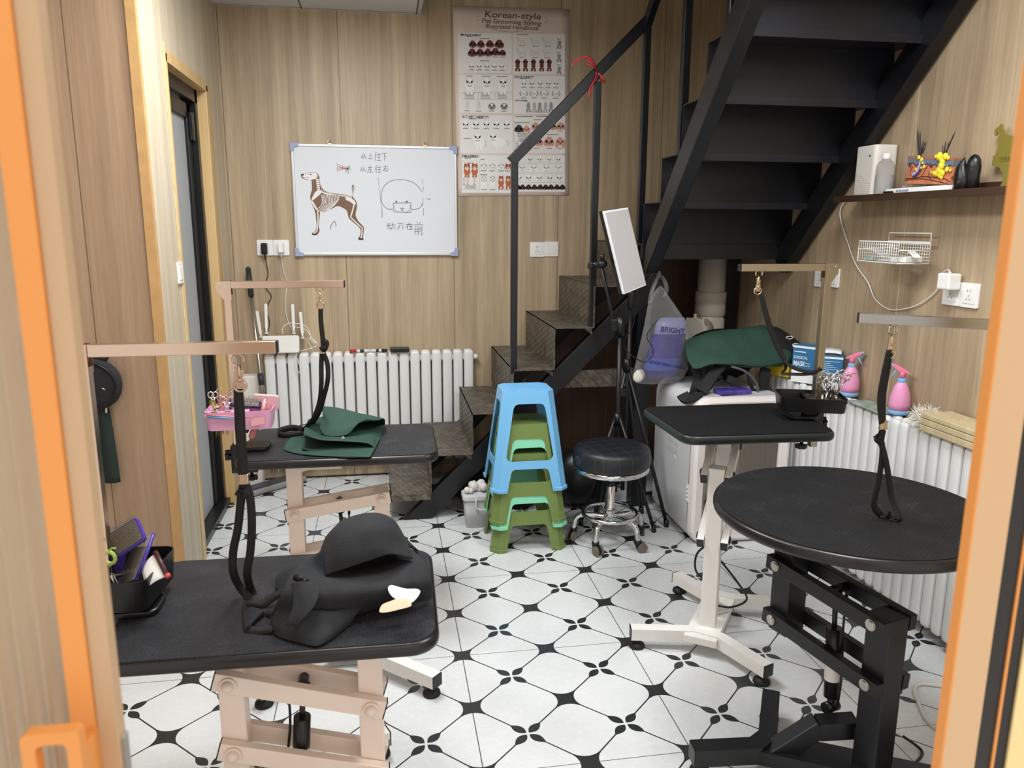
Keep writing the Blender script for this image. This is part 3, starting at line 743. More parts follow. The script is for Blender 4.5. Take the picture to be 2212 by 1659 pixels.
# whiteboard
ALU = pm('aluminium_frame', 'd5d6da', 0.3, 0.7)
WB = pm('whiteboard_enamel', 'dfe3e8', 0.3, spec=0.4)
BLUEP = pm('blue_grey_plastic', '9fa6c6', 0.4)
INK = pm('marker_ink', '23262a', 0.5)
wbx0, wbx1, wbz0, wbz1, wy = -0.711, 0.189, 1.30, 1.90, 1.443
wb = thing('whiteboard', 'whiteboard with a dog skeleton picture and black marker handwriting, hung on back wall', 'whiteboard', ((wbx0+wbx1)/2, YB, wbz0))
MB().b2((wbx0+.01, wy, wbz0+.01), (wbx1-.01, YB-0.001, wbz1-.01)).build('board_panel', WB, wb)
for lo, hi in (((wbx0, wbz0), (wbx1, wbz0+0.016)), ((wbx0, wbz1-0.016), (wbx1, wbz1)), ((wbx0, wbz0), (wbx0+0.016, wbz1)), ((wbx1-0.016, wbz0), (wbx1, wbz1))):
    MB().b2((lo[0], wy-0.005, lo[1]), (hi[0], YB-0.001, hi[1]), bev=0.003).build('frame_rail', ALU, wb)
for sx, sz, cx, cz in ((1, 1, wbx0, wbz0), (-1, 1, wbx1, wbz0), (1, -1, wbx0, wbz1), (-1, -1, wbx1, wbz1)):
    m = MB(); a = 0.042; poly = [(-0.004, -0.004), (a, -0.004), (a, 0.016), (0.024, 0.02), (0.02, 0.024), (0.016, a), (-0.004, a)]
    poly = [(p[0]*sx, p[1]*sz) for p in poly]
    if sx*sz < 0: poly = poly[::-1]
    m.prism(poly, 0.014, on_back(cx, cz, off=0.012), bev=0.002); m.cyl((cx+sx*0.012, wy-0.009, cz+sz*0.012), (cx+sx*0.012, wy-0.006, cz+sz*0.012), 0.004, seg=12)
    m.build('corner_cap', BLUEP, wb)
for px in (712, 918):
    x = onY(px, 308, 1.45).x
    m = MB(); m.b2((x-0.010, wy-0.007, wbz1-0.01), (x+0.010, YB-0.001, wbz1+0.004)); m.tube([(x-0.007, wy-0.004, wbz1+0.004), (x-0.009, wy-0.002, wbz1+0.014), (x, wy, wbz1+0.022), (x+0.009, wy-0.002, wbz1+0.014), (x+0.007, wy-0.004, wbz1+0.004)], 0.002, 6, smoothing=3)
    m.build('hanger_clip', GOLD, wb)
def W2(x, y): p = onY(600+x/2.962, y/2.962, wy-0.0004); return p
def flat_poly(m, pts, y): 
    from mathutils.geometry import tessellate_polygon
    c = [m.bm.verts.new((p.x, y, p.z)) for p in pts]
    if len(c) < 5:
        f = m.bm.faces.new(c); f.material_index = m.mi; return
    for t in tessellate_polygon([[Vector((p.x, p.z, 0)) for p in pts]]):
        try: f = m.bm.faces.new([c[i] for i in t]); f.material_index = m.mi
        except ValueError: pass
def stroke(m, pts, w, y, smooth=3):
    """a drawn line on the wall plane"""
    P = [Vector((p.x, y, p.z)) for p in pts]
    if smooth and len(P) > 2: P = smooth_path(P, smooth)
    rings = []
    for i, p in enumerate(P):
        d = P[min(i+1, len(P)-1)]-P[max(0, i-1)]; d = d.normalized() if d.length > 1e-9 else Vector((1, 0, 0))
        n = Vector((-d.z, 0, d.x)); rings.append((p+n*w/2, p-n*w/2))
    V = [(m.bm.verts.new(a), m.bm.verts.new(b)) for a, b in rings]
    for a, b in zip(V, V[1:]):
        f = m.bm.faces.new((a[0], b[0], b[1], a[1])); f.material_index = m.mi
def disc(m, c, r, y, n=14, sx=1.0, sz=1.0, a0=0.0, a1=2*PI):
    vs = [m.bm.verts.new((c.x+r*sx*math.cos(a0+(a1-a0)*k/n), y, c.z+r*sz*math.sin(a0+(a1-a0)*k/n))) for k in range(n if a1-a0 > 6.2 else n+1)]
    f = m.bm.faces.new(vs); f.material_index = m.mi
# dog sticker
DOGB = pm('dog_print_brown', '7c5a44', 0.5); BONE = pm('dog_print_bone', 'eae6e2', 0.5); BONEG = pm('dog_print_bone_shade', 'c9c6cc', 0.5)
m = MB(); yy = wy-0.0008
sil = [(150, 1115), (175, 1112), (205, 1103), (240, 1103), (258, 1115), (268, 1140), (272, 1180), (290, 1212), (330, 1232), (400, 1240), (445, 1248), (468, 1258), (478, 1240), (474, 1210), (476, 1185), (484, 1183), (489, 1200), (486, 1240), (482, 1262), (500, 1285), (508, 1310), (503, 1345), (498, 1380), (520, 1420), (550, 1452), (550, 1480), (545, 1520), (548, 1534), (520, 1534), (514, 1522), (526, 1510), (530, 1470), (505, 1440), (470, 1410), (455, 1395), (448, 1370), (440, 1345), (400, 1322), (370, 1322), (330, 1345), (290, 1356), (272, 1352), (268, 1390), (262, 1450), (268, 1470), (262, 1490), (250, 1503), (222, 1503), (220, 1492), (238, 1480), (248, 1455), (246, 1410), (240, 1360), (225, 1320), (210, 1280), (208, 1250), (218, 1215), (217, 1175), (213, 1150), (190, 1152), (160, 1142), (150, 1130)]
flat_poly(m, smooth_path([W2(*p) for p in sil], 2, True), yy)
m.mi = 1; y2 = yy-0.0005
flat_poly(m, smooth_path([W2(*p) for p in [(160, 1118), (190, 1110), (215, 1104), (242, 1106), (255, 1120), (250, 1140), (225, 1148), (200, 1150), (170, 1143), (158, 1130)]], 2, True), y2)
for i in range(7):
    t = i/6; flat_poly(m, [W2(*p) for p in [(245+8*t, 1145+12*i), (268+3*t, 1145+12*i), (266+6*t, 1154+12*i), (243+9*t, 1154+12*i)]], y2)
sp = [(270, 1222), (300, 1236), (350, 1246), (400, 1250), (440, 1256), (470, 1272)]
stroke(m, [W2(*p) for p in sp], 0.008, y2)
for i in range(17):
    t = i/16; x = 275+t*180; y = 1222+t*34; stroke(m, [W2(x, y+6), W2(x+5, y-10)], 0.0028, y2, 0)
for i in range(12):
    x = 280+i*9.5; dep = [92, 100, 106, 108, 108, 105, 100, 94, 88, 80, 70, 58][i]
    stroke(m, [W2(x, 1246), W2(x+6, 1246+dep*0.45), W2(x-6, 1246+dep*0.8), W2(x-30+i*1.5, 1246+dep)], 0.0034, y2)
stroke(m, [W2(*p) for p in [(215, 1285), (235, 1325), (262, 1350), (300, 1352), (340, 1338)]], 0.004, y2)
flat_poly(m, [W2(*p) for p in [(238, 1230), (258, 1215), (285, 1222), (270, 1245), (225, 1282), (215, 1275)]], y2-0.0003)
stroke(m, [W2(*p) for p in [(215, 1282), (235, 1310), (252, 1345)]], 0.007, y2-0.0003); stroke(m, [W2(*p) for p in [(254, 1345), (258, 1400), (254, 1455), (248, 1480), (230, 1494)]], 0.006, y2)
flat_poly(m, [W2(*p) for p in [(430, 1262), (465, 1264), (490, 1282), (502, 1305), (488, 1310), (462, 1290), (438, 1280)]], y2-0.0003)
stroke(m, [W2(*p) for p in [(490, 1300), (478, 1350), (466, 1388)]], 0.007, y2); stroke(m, [W2(*p) for p in [(466, 1390), (495, 1418), (535, 1455)]], 0.006, y2); stroke(m, [W2(*p) for p in [(540, 1455), (538, 1500), (532, 1525)]], 0.006, y2)
stroke(m, [W2(*p) for p in [(470, 1265), (482, 1240), (481, 1195)]], 0.004, y2)
m.mi = 2
flat_poly(m, [W2(*p) for p in [(150, 1112), (170, 1113), (165, 1123), (150, 1124)]], y2-0.0006); disc(m, W2(211, 1116), 0.004, y2-0.0006)
stroke(m, [W2(*p) for p in [(158, 1134), (180, 1138), (198, 1134)]], 0.0018, y2-0.0006)
flat_poly(m, [W2(*p) for p in [(222, 1495), (250, 1495), (250, 1504), (221, 1504)]], y2-0.0004); flat_poly(m, [W2(*p) for p in [(518, 1525), (548, 1525), (548, 1535), (517, 1535)]], y2-0.0004)
o = m.build('dog_skeleton_pattern', [DOGB, BONE, INK], wb); o['label'] = 'brown dog silhouette print with white skeleton'
# handwriting
GL = {'cong': [[(.25, .1), (.2, .5), (0, .9)], [(.22, .4), (.4, .75)], [(.65, .05), (.62, .5), (.4, .95)], [(.65, .45), (1, .95)]],
 'shang': [[(.45, .05), (.45, .9)], [(.45, .45), (.85, .42)], [(0, .92), (1, .9)]],
 'wang': [[(.3, 0), (.05, .3)], [(.32, .25), (.02, .55)], [(.2, .45), (.2, 1)], [(.6, .05), (.7, .15)], [(.42, .28), (.98, .25)], [(.45, .58), (.92, .55)], [(.38, .95), (1, .93)], [(.68, .28), (.68, .95)]],
 'xia': [[(0, .08), (1, .05)], [(.5, .08), (.5, 1)], [(.55, .35), (.8, .6)]],
 'zuo': [[(.1, .28), (.9, .25)], [(.5, 0), (.4, .4), (0, 1)], [(.4, .58), (.9, .56)], [(.62, .57), (.62, .95)], [(.25, .96), (1, .93)]],
 'you': [[(.05, .25), (.95, .22)], [(.5, 0), (.4, .4), (0, .95)], [(.35, .55), (.35, .95)], [(.35, .55), (.85, .53), (.82, .95)], [(.35, .92), (.83, .92)]],
 'dong': [[(.08, .2), (.42, .18)], [(0, .42), (.5, .4)], [(.25, .42), (.08, .8), (.45, .72)], [(.38, .6), (.5, .85)], [(.55, .3), (1, .27), (.95, .85), (.82, .8)], [(.75, .05), (.72, .5), (.5, .98)]],
 'ren': [[(.1, .1), (.9, .08), (.85, .85), (.7, .8)], [(.5, .1), (.42, .5), (.05, .95)], [(.15, .4), (.3, .55)]],
 'zai': [[(.05, .25), (.98, .22)], [(.5, 0), (.3, .45), (0, .7)], [(.25, .45), (.25, 1)], [(.45, .55), (.95, .53)], [(.68, .35), (.68, .92)], [(.4, .94), (1, .92)]],
 'qian': [[(.3, 0), (.4, .12)], [(.72, 0), (.6, .15)], [(0, .22), (1, .2)], [(.12, .38), (.1, .95)], [(.12, .38), (.48, .36), (.48, .95), (.4, .9)], [(.12, .55), (.48, .55)], [(.12, .72), (.48, .72)], [(.68, .38), (.68, .75)], [(.9, .3), (.9, 1), (.75, .92)]]}
m = MB(); yi = wy-0.0008
def write(seq, boxes, w):
    for k, (bx, by, bw, bh) in zip(seq, boxes):
        for s_ in GL[k]: stroke(m, [W2(bx+p[0]*bw, by+p[1]*bh) for p in s_], w, yi, 0)
write(['cong', 'shang', 'wang', 'xia'], [(533, 978, 34, 40), (578, 978, 30, 40), (618, 975, 42, 55), (664, 978, 38, 50)], 0.0021)
write(['cong', 'zuo', 'wang', 'you'], [(527, 1065, 38, 35), (572, 1060, 36, 45), (622, 1058, 40, 48), (672, 1058, 36, 40)], 0.0021)
m.build('marker_lettering', [INK], wb); m = MB()
write(['dong', 'ren', 'zai', 'qian'], [(696, 1424, 55, 48), (762, 1424, 44, 50), (818, 1424, 48, 46), (872, 1420, 56, 85)], 0.0026)
m.build('marker_lettering', [INK], wb); m = MB()
for s_, w in (([(735, 1338), (700, 1335), (668, 1300), (662, 1250), (675, 1200), (710, 1165), (760, 1150), (820, 1152), (870, 1170), (900, 1195), (925, 1230)], .0024), ([(925, 1300), (910, 1330), (870, 1340), (855, 1335)], .0024), ([(642, 1135), (655, 1250), (672, 1395)], .0016), ([(925, 1145), (930, 1180)], .0018), ([(931, 1195), (931, 1218)], .0018), ([(930, 1268), (926, 1320)], .0018), ([(932, 1332), (932, 1380)], .0018),
    ([(738, 1300), (855, 1298)], .0026), ([(852, 1300), (851, 1360)], .0022), ([(738, 1300), (741, 1356)], .0022), ([(741, 1356), (851, 1360)], .0022), ([(745, 1310), (752, 1345), (775, 1356), (820, 1357), (842, 1345), (850, 1310)], .0015), ([(785, 1332), (805, 1332), (796, 1341), (785, 1332)], .0025), ([(796, 1341), (796, 1348), (788, 1350)], .0016), ([(796, 1347), (804, 1350)], .0016),
    ([(668, 1340), (664, 1395)], .0014),
    ([(952, 1262), (953, 1278)], .0014), ([(964, 1268), (958, 1274), (964, 1278)], .0014), ([(968, 1278), (969, 1269), (973, 1278), (975, 1269), (978, 1278)], .0014)):
    stroke(m, [W2(*p) for p in s_], w, yi)
for c in ((758, 1290), (825, 1290)): disc(m, W2(*c), 0.0046, yi)
m.build('face_sketch', [INK], wb); m = MB()
stroke(m, [W2(*p) for p in [(337, 1468), (342, 1440), (365, 1415), (373, 1450)]], .003, yi); m.build('pen_mark', [INK], wb); m = MB()
for s_, w in (([(380, 1045), (380, 1095)], .0018), ([(430, 1070), (465, 1090)], .002), ([(430, 1092), (462, 1066)], .002), ([(445, 1062), (452, 1112)], .002), ([(436, 1104), (458, 1058)], .002), ([(428, 1080), (467, 1078)], .002)): stroke(m, [W2(*p) for p in s_], w, yi)
m.mi = 1
for s_ in ([(384, 1052), (405, 1060), (435, 1072)], [(384, 1066), (405, 1072), (436, 1078)], [(384, 1082), (408, 1076), (436, 1082)], [(384, 1090), (405, 1084), (436, 1080)], [(392, 1068), (425, 1074)]): stroke(m, [W2(*p) for p in s_], 0.0022, yi)
m.build('brush_sketch', [INK, pm('red_ink', 'c2505a', 0.5)], wb)

# poster -------------------------------------------------------------
PAPER = pm('poster_paper', 'e2cfc4', 0.45, var=0.02, vscale=3); CELLM = pm('poster_cell', 'ebe8e4', 0.45)
PINK_INK = pm('poster_title_ink', '6b4f49', 0.5); TXT = pm('poster_text_ink', '3c3836', 0.5)
FURS = [pm('print_white_fur', 'f4f3f1', 0.5), pm('print_fur_outline', 'b9b5b2', 0.5), pm('print_brown_fur', '6e3026', 0.5), pm('print_dark_brown', '3b1f1c', 0.5), pm('print_black_fur', '2a2c2b', 0.5), pm('print_pink_fur', 'd79c8a', 0.5), pm('print_orange_fur', 'c1683a', 0.5), pm('print_red_brown', '8a3a2c', 0.5), pm('print_grey_fur', '9c9896', 0.5)]
py0 = YB-0.004
def P3(x, y): return onY(960+x/3.77, y/3.77, py0)
pr = thing('poster', 'tall dog grooming poster of small dog pictures pinned beside the whiteboard', 'poster', (0.51, YB, 1.645))
tl, tr_, bl, br = P3(68, 50), P3(1020, 78), P3(112, 1598), P3(1012, 1590)
m = MB()
def pf(u, v):
    a = tl.lerp(tr_, u); b_ = bl.lerp(br, u); p = a.lerp(b_, v)
    return (p.x, py0-0.0015*math.sin(v*9)*math.sin(u*3.1)*0.5, p.z)
V = m.grid(pf, 12, 20); m.build('paper_sheet', PAPER, pr, mod=[('SOLIDIFY', dict(thickness=0.0006, offset=-1))])
m = MB(); yc = py0-0.0016
CELLS = [(110, 268, 548, 597), (558, 275, 980, 607), (118, 607, 552, 922), (562, 615, 980, 930), (128, 935, 556, 1250), (565, 942, 980, 1250), (140, 1262, 560, 1572), (565, 1260, 980, 1562)]
for a, b_, c, d_ in CELLS: flat_poly(m, [P3(a, b_), P3(c, b_+4), P3(c, d_), P3(a, d_-3)], yc)
pcells = m
m = MB()
def ptext(s_, x, y, hpx, xs=1.0, bold=0.0, shear=0.0, align='LEFT', yoff=0.0):
    p = P3(x, y); text_mb(m, s_, hpx/3.77/1667*4.55/0.72, on_back(p.x, p.z, y=py0, off=0.0024+yoff), align=align, bold=bold, shear=shear, xs=xs)
ptext('Korean-style', 555, 150, 46, 1.32, 0.0006, 0.12, 'CENTER'); ptext('Pet Grooming Styling', 545, 196, 31, 1.22, 0.0004, 0.1, 'CENTER'); ptext('Illustrated Handbook', 550, 238, 31, 1.12, 0.0003, 0.12, 'CENTER')
stroke(m, [P3(*p) for p in [(290, 165), (268, 160), (262, 140), (285, 132)]], 0.0012, py0-0.0024); stroke(m, [P3(*p) for p in [(800, 140), (830, 150), (838, 172), (815, 188)]], 0.0012, py0-0.0024)
stroke(m, [P3(*p) for p in [(380, 235), (470, 255), (560, 262), (645, 250)]], 0.0016, py0-0.0024)
m.build('title_lettering', PINK_INK, pr)
m = MB()
ptext('贵宾犬&比熊犬造型图鉴', 130, 290, 12, 0.9, 0.0005); ptext('马尔济斯犬造型图鉴', 568, 634, 13, 0.95, 0.0005); ptext('比熊犬韩系造型图鉴', 142, 960, 17, 1.0, 0.0006); ptext('博美犬造型结构', 142, 1280, 14, 1.0, 0.0006); ptext('BODY 身体造型', 575, 824, 11, 0.9, 0.0003)
def cap(x, y, w, h=6):
    """a tiny caption line too small to read"""
    n = max(2, int(w/9))
    for i in range(n):
        a = x-w/2+w*i/n; flat_poly(m, [P3(a, y-h/2), P3(a+w/n*0.78, y-h/2), P3(a+w/n*0.78, y+h/2), P3(a, y+h/2)], py0-0.0024)
for x, y, w in [(328, 314, 80), (330, 496, 78), (205, 297, 45), (635, 283, 95), (202, 620, 55), (340, 621, 75), (468, 624, 85), (640, 640, 50), (650, 950, 140), (830, 948, 160), (757, 976, 66), (850, 978, 90), (188, 1128, 65), (312, 1300, 36), (320, 1424, 58), (212, 1330, 60), (755, 1098, 60), (880, 1098, 100), (230, 968, 60), (190, 1288, 50), (635, 1000, 120)]: cap(x, y, w)
for x, y in [(232, 388), (296, 388), (370, 392), (450, 394), (228, 462), (294, 463), (356, 464), (414, 465), (473, 466), (222, 570), (285, 570), (348, 571), (408, 572), (469, 574), (630, 374), (740, 378), (842, 379), (630, 467), (740, 470), (838, 471), (600, 573), (662, 576), (722, 576), (788, 577), (852, 577), (932, 394), (935, 498), (936, 590), (186, 903), (280, 905), (386, 905), (484, 906), (645, 712), (714, 714), (782, 715), (845, 715), (908, 716), (645, 798), (728, 798), (812, 799), (906, 800), (686, 912), (735, 913), (778, 914), (823, 914), (872, 914), (174, 1046), (258, 1047), (342, 1048), (424, 1048), (510, 1048), (742, 1066), (805, 1066), (945, 1067), (752, 1207), (853, 1208), (942, 1208), (320, 1392), (388, 1393), (460, 1393), (512, 1393), (324, 1543), (392, 1543), (460, 1542), (512, 1542), (186, 1440), (246, 1440)]: cap(x, y, 44, 5)
for bx, by in ((160, 760), (290, 760), (425, 760)):
    for k in range(5): cap(bx+45, by+k*10, 84-8*(k % 3), 4)
for k in range(4): cap(640, 1088+k*9, 100-16*(k % 2), 4)
for k in range(4): cap(640, 1126+k*8, 76-14*(k % 2), 4)
for k in range(5):
    for bx in (592, 636, 676): cap(bx, 1156+k*12, 22, 4)
for k in range(5):
    for bx in (160, 190, 245): cap(bx, 1455+k*12, 16, 4)
for k in range(3): cap(212, 1514+k*9, 96-14*(k % 2), 4)
def boxline(x0, y0, x1, y1, w=0.0009): stroke(m, [P3(x0, y0), P3(x1, y0), P3(x1, y1), P3(x0, y1), P3(x0, y0)], w, py0-0.0023, 0)
boxline(145, 752, 272, 810); boxline(278, 752, 408, 810); boxline(413, 754, 542, 812); boxline(568, 988, 706, 1220); boxline(142, 1312, 286, 1545)
for y in (1330, 1410, 1488): stroke(m, [P3(600, y), P3(978, y)], 0.0006, py0-0.0023, 0)
m.build('caption_lettering', TXT, pr)
m = pcells
for f_ in m.bm.faces: f_.material_index = 9
def head(x, y, r, f, kind='p', face=3):
    """small printed dog head; r in poster pixels"""
    k = r/3.77/1667*4.5; c = P3(x, y); Z1, Z2, Z3 = py0-0.0026, py0-0.0030, py0-0.0034
    if f == 0:
        m.mi = 1; disc(m, c, k*1.06, Z1+0.0002, sx=1.05)
        if kind == 'e': disc(m, Vector((c.x-k*0.95, 0, c.z-k*0.1)), k*0.5, Z1+.0002, sz=1.5); disc(m, Vector((c.x+k*0.95, 0, c.z-k*0.1)), k*0.5, Z1+.0002, sz=1.5)
    m.mi = f
    if kind == 'p':
        disc(m, Vector((c.x, 0, c.z+k*0.25)), k*0.85, Z1); disc(m, Vector((c.x-k*0.75, 0, c.z-k*0.25)), k*0.5, Z1, sz=1.25); disc(m, Vector((c.x+k*0.75, 0, c.z-k*0.25)), k*0.5, Z1, sz=1.25); disc(m, Vector((c.x, 0, c.z-k*0.4)), k*0.55, Z2+.0002)
    elif kind == 'long':
        disc(m, Vector((c.x, 0, c.z+k*0.25)), k*0.75, Z1); disc(m, Vector((c.x-k*0.75, 0, c.z-k*0.5)), k*0.36, Z1, sz=2.4); disc(m, Vector((c.x+k*0.75, 0, c.z-k*0.5)), k*0.36, Z1, sz=2.4); disc(m, Vector((c.x, 0, c.z-k*0.3)), k*0.55, Z2+.0002)
    elif kind == 'fox':
        disc(m, c, k*0.9, Z1, sx=1.08)
        for s_ in (-1, 1): flat_poly(m, [Vector((c.x+s_*k*0.85, 0, c.z+k*0.2)), Vector((c.x+s_*k*0.75, 0, c.z+k*1.25)), Vector((c.x+s_*k*0.2, 0, c.z+k*0.75))], Z1)
        m.mi = 0; disc(m, Vector((c.x, 0, c.z-k*0.42)), k*0.5, Z2+.0002)
    else: disc(m, c, k, Z1)
    if f in (2, 3, 7, 4): m.mi = 3; disc(m, Vector((c.x, 0, c.z-k*0.42)), k*0.38, Z2)
    m.mi = 4
    for s_ in (-1, 1): disc(m, Vector((c.x+s_*k*0.32, 0, c.z-k*0.02)), k*0.13, Z3, 8)
    disc(m, Vector((c.x, 0, c.z-k*0.32)), k*0.17, Z3, 8)
def body(x, y, h, f, legs=2, w=0.42):
    k = h/3.77/1667*4.5; c = P3(x, y); m.mi = f
    disc(m, Vector((c.x, 0, c.z+k*0.05)), k*w*0.5, py0-0.0024, sz=1.0/w*0.72)
    for s_ in (-1, 1): disc(m, Vector((c.x+s_*k*0.14, 0, c.z-k*0.36)), k*0.09, py0-0.0025, sz=1.7)
for x, y, r in [(230, 360, 24), (296, 360, 25), (370, 360, 26), (446, 360, 30), (226, 430, 28), (291, 430, 27), (354, 430, 27), (415, 425, 28), (473, 432, 22)]: head(x, y, r, 2)
for x in (220, 283, 346, 407, 467): head(x, 545, 20, 0)
for x in (596, 659, 724, 792, 853): body(x, 535, 86, 2, w=0.38); head(x, 502, 17, 2)
for x, y in ((936, 350), (934, 460), (934, 560)): body(x, y, 84, 8, w=0.34); head(x-4, y-30, 15, 0)
for x, y in ((205, 690), (345, 692), (478, 692)): body(x, y+20, 110, 0, w=0.6); head(x, y-20, 30, 0)
for x in (386, 486):
    m.mi = 8; c = P3(x, 868); disc(m, c, 0.0185, py0-.0024, sx=1.2); m.mi = 4
    for s_ in (-1, 1): disc(m, Vector((c.x+s_*0.011, 0, c.z+0.004)), 0.004, py0-.003, 8, sx=1.3)
    disc(m, Vector((c.x, 0, c.z-0.007)), 0.0052, py0-.003, 10)
    m.mi = 0; disc(m, Vector((c.x, 0, c.z+0.008)), 0.007, py0-.0028, 8)
for x in (186, 280):
    m.mi = 8
    for s_ in (-1, 1): stroke(m, [P3(x+s_*7, 824), P3(x+s_*8, 860), P3(x+s_*10, 888)], 0.0022, py0-.0026)
for x in (647, 713, 780, 846, 910): head(x, 684, 20, 0)
for x in (645, 730, 812, 908): head(x, 760, 24, 0, 'e')
for i, x in enumerate((683, 732, 776, 823, 868)): body(x, 868, 84, 8 if i % 2 == 0 else 1, w=0.34)
for x in (172, 258, 342, 424, 506): head(x, 1016, 25, 0)
body(285, 1165, 110, 0, w=0.75); head(270, 1118, 28, 0); body(440, 1165, 100, 0, w=1.1); head(395, 1115, 27, 0); m.mi = 1
stroke(m, [P3(*p) for p in [(330, 1140), (338, 1170), (330, 1195)]], 0.003, py0-.0029); stroke(m, [P3(*p) for p in [(500, 1140), (520, 1165), (512, 1190)]], 0.003, py0-.0029)
head(606, 1050, 29, 4); head(668, 1052, 28, 5, 'long')
for x in (742, 808, 880, 947): head(x, 1030, 29, 5)
for x, kd in ((760, 'p'), (852, 'p'), (942, 'long')): head(x, 1155, 36, 5, kd); 
for x in (184, 246): body(x, 1400, 86, 6, w=0.62); head(x, 1360, 26, 6, 'fox')
for i, x in enumerate((321, 389, 464, 520)): head(x, 1362, 26, 6 if i == 3 else 0, 'fox')
for i, x in enumerate((321, 391, 461, 520)): body(x, 1490, 92, 6 if i >= 2 else 0, w=0.5); head(x, 1455, 21, 6 if i >= 2 else 0, 'fox')
for x in (697, 774, 852, 926): head(x, 1300, 17, 0)
for x in (632, 728, 828, 925): head(x, 1366, 24, 0, 'long')
for x in (608, 685, 772, 858, 935): head(x, 1450, 22, 0)
for x in (596, 636, 685, 733, 780, 824, 868, 916, 960): head(x, 1526, 21, 3)
m.mi = 8
for bx, by in ((628, 340), (738, 342), (838, 343), (628, 432), (738, 434), (838, 435)):
    for s_ in ([(-36, -36), (-30, -8), (-22, 28)], [(-30, -8), (0, -6), (22, -8)], [(22, -8), (28, 20), (20, 32)], [(-42, -24), (-30, -30), (-22, -22)], [(-18, 4), (4, 10), (18, 4)], [(-12, 10), (-12, 32)]):
        stroke(m, [P3(bx+p[0], by+p[1]) for p in s_], 0.0013, py0-.0026)
m.build('dog_picture_print', FURS+[CELLM], pr)

# sockets and switches -------------------------------------------------
SLOT = pm('dark_slot', '3a3733', 0.7)
def plate(label, M4, holes=True, switch=False, group=None, cat='socket', w=0.086, name='wall_socket'):
    o = thing(name, label, cat, M4.to_translation(), group=group)
    m = MB(); m.prism(rrect(w, 0.086, 0.005, 3), 0.009, M4, bev=0.002); m.build('cover_plate', WHITEP, o)
    m = MB(); m.prism(rrect(w*0.66, 0.056, 0.003, 2), 0.0018, M4 @ T(0, 0, 0.009), bev=0.0008); m.build('rocker' if switch else 'socket_face', WHITEP, o)
    if holes:
        m = MB()
        for x, y, a in ((-0.006, 0.016, 0), (0.006, 0.016, 0), (0, -0.002, 0), (-0.008, -0.014, -0.6), (0.008, -0.014, 0.6)):
            m.prism(rrect(0.0022, 0.009, 0.0008, 2), 0.0004, M4 @ T(x, y, 0.0106) @ RZ(a))
        m.build('slot_pattern', SLOT, o)
    return o
pzl = onY(573, 535, YB); pzr = onY(608, 535, YB)
plate('white wall socket beside the whiteboard, black charger plugged into it', on_back(pzl.x, pzl.z), group='wall sockets'); plate('white wall socket beside the whiteboard, white charger plugged into it', on_back(pzr.x, pzr.z), group='wall sockets')
q1 = onY(1160, 539, YB); q2 = onY(1190, 538, YB)
plate('white socket under the poster, beside a light switch', on_back(q1.x, q1.z), group='wall sockets'); plate('white square light switch under the poster', on_back(q2.x, q2.z), holes=False, switch=True, cat='switch', name='light_switch')
q = onX(387, 590, XL); plate('white light switch on pale wall beside the frosted door', on_left(q.y, q.z), holes=False, switch=True, cat='switch', name='light_switch', w=0.07)
# plug-in chargers with their leads
def charger(name, label, c, size, mat, lead, r=0.0022, leadmat=None):
    o = thing(name, label, 'charger', c)
    m = MB(); m.box((c.x, c.y, c.z), size, bev=0.006); m.build('adapter_body', mat, o)
    m = MB(); m.tube(lead, r, 6, smoothing=5); m.cyl(lead[0], Vector(lead[0]).lerp(Vector(lead[1]), 0.3), r*1.8, seg=8); m.build('lead', leadmat or mat, o)
    return o
c = onY(571, 537, 1.43); R0 = 1.44
charger('charger', 'black charger with thin black lead above the router', c, (0.032, 0.042, 0.062), BLACKP, [Vector((c.x, 1.425, c.z-0.028)), onY(579, 590, 1.45), onY(573, 618, 1.45), onY(586, 640, 1.452), onY(576, 665, 1.452), onY(582, 700, 1.45), onY(572, 735, 1.44)])
c = onY(607, 535, 1.43)
charger('charger', 'white charger with white lead hanging down behind the router', c, (0.03, 0.042, 0.055), WHITEP, [Vector((c.x, 1.425, c.z-0.026)), onY(612, 585, 1.45), onY(620, 610, 1.452), onY(616, 655, 1.452), onY(621, 690, 1.45), onY(634, 720, 1.44)])
# router on the radiator
rt = thing('router', 'white router with four upright antennas standing on the radiator', 'router', (-0.77, 1.385, 0.757))
a, b_ = onY(566, 725, 1.37), onY(648, 763, 1.37)
m = MB(); m.prism(rrect(b_.x-a.x, 0.098, 0.012), 0.03, Matrix(((1, 0, 0, (a.x+b_.x)/2), (0, math.sin(0.25), -math.cos(.25), 1.385), (0, math.cos(.25), math.sin(.25), 0.81), (0, 0, 0, 1))), bev=0.005); m.build('router_body', pm('router_plastic', 'e7e4df', 0.45, bump=0.5, bscale=260), rt)
q = onY(607, 747, 1.352); MB().prism(rrect(0.035, 0.06, 0.002), 0.001, Matrix(((1, 0, 0, q.x), (0, 0.25, -0.97, 1.355), (0, 0.97, 0.25, q.z), (0, 0, 0, 1)))).build('paper_label', STICK, rt)
for p0, p1 in (((564, 728), (555, 672)), ((576, 720), (574, 656)), ((635, 720), (632, 657)), ((654, 730), (649, 674))):
    b0, b1 = onY(*p0, 1.405), onY(*p1, 1.41)
    m = MB(); m.bar(b0.lerp(b1, 0.18), b1, 0.017, 0.008, up=(0, -1, 0), bev=0.003); m.cyl(b0, b0.lerp(b1, 0.2), 0.006, seg=10); m.cyl(b0-Vector((0.008, 0, 0)), b0+Vector((0.008, 0, 0)), 0.006, seg=10); m.build('antenna', WHITEP, rt)
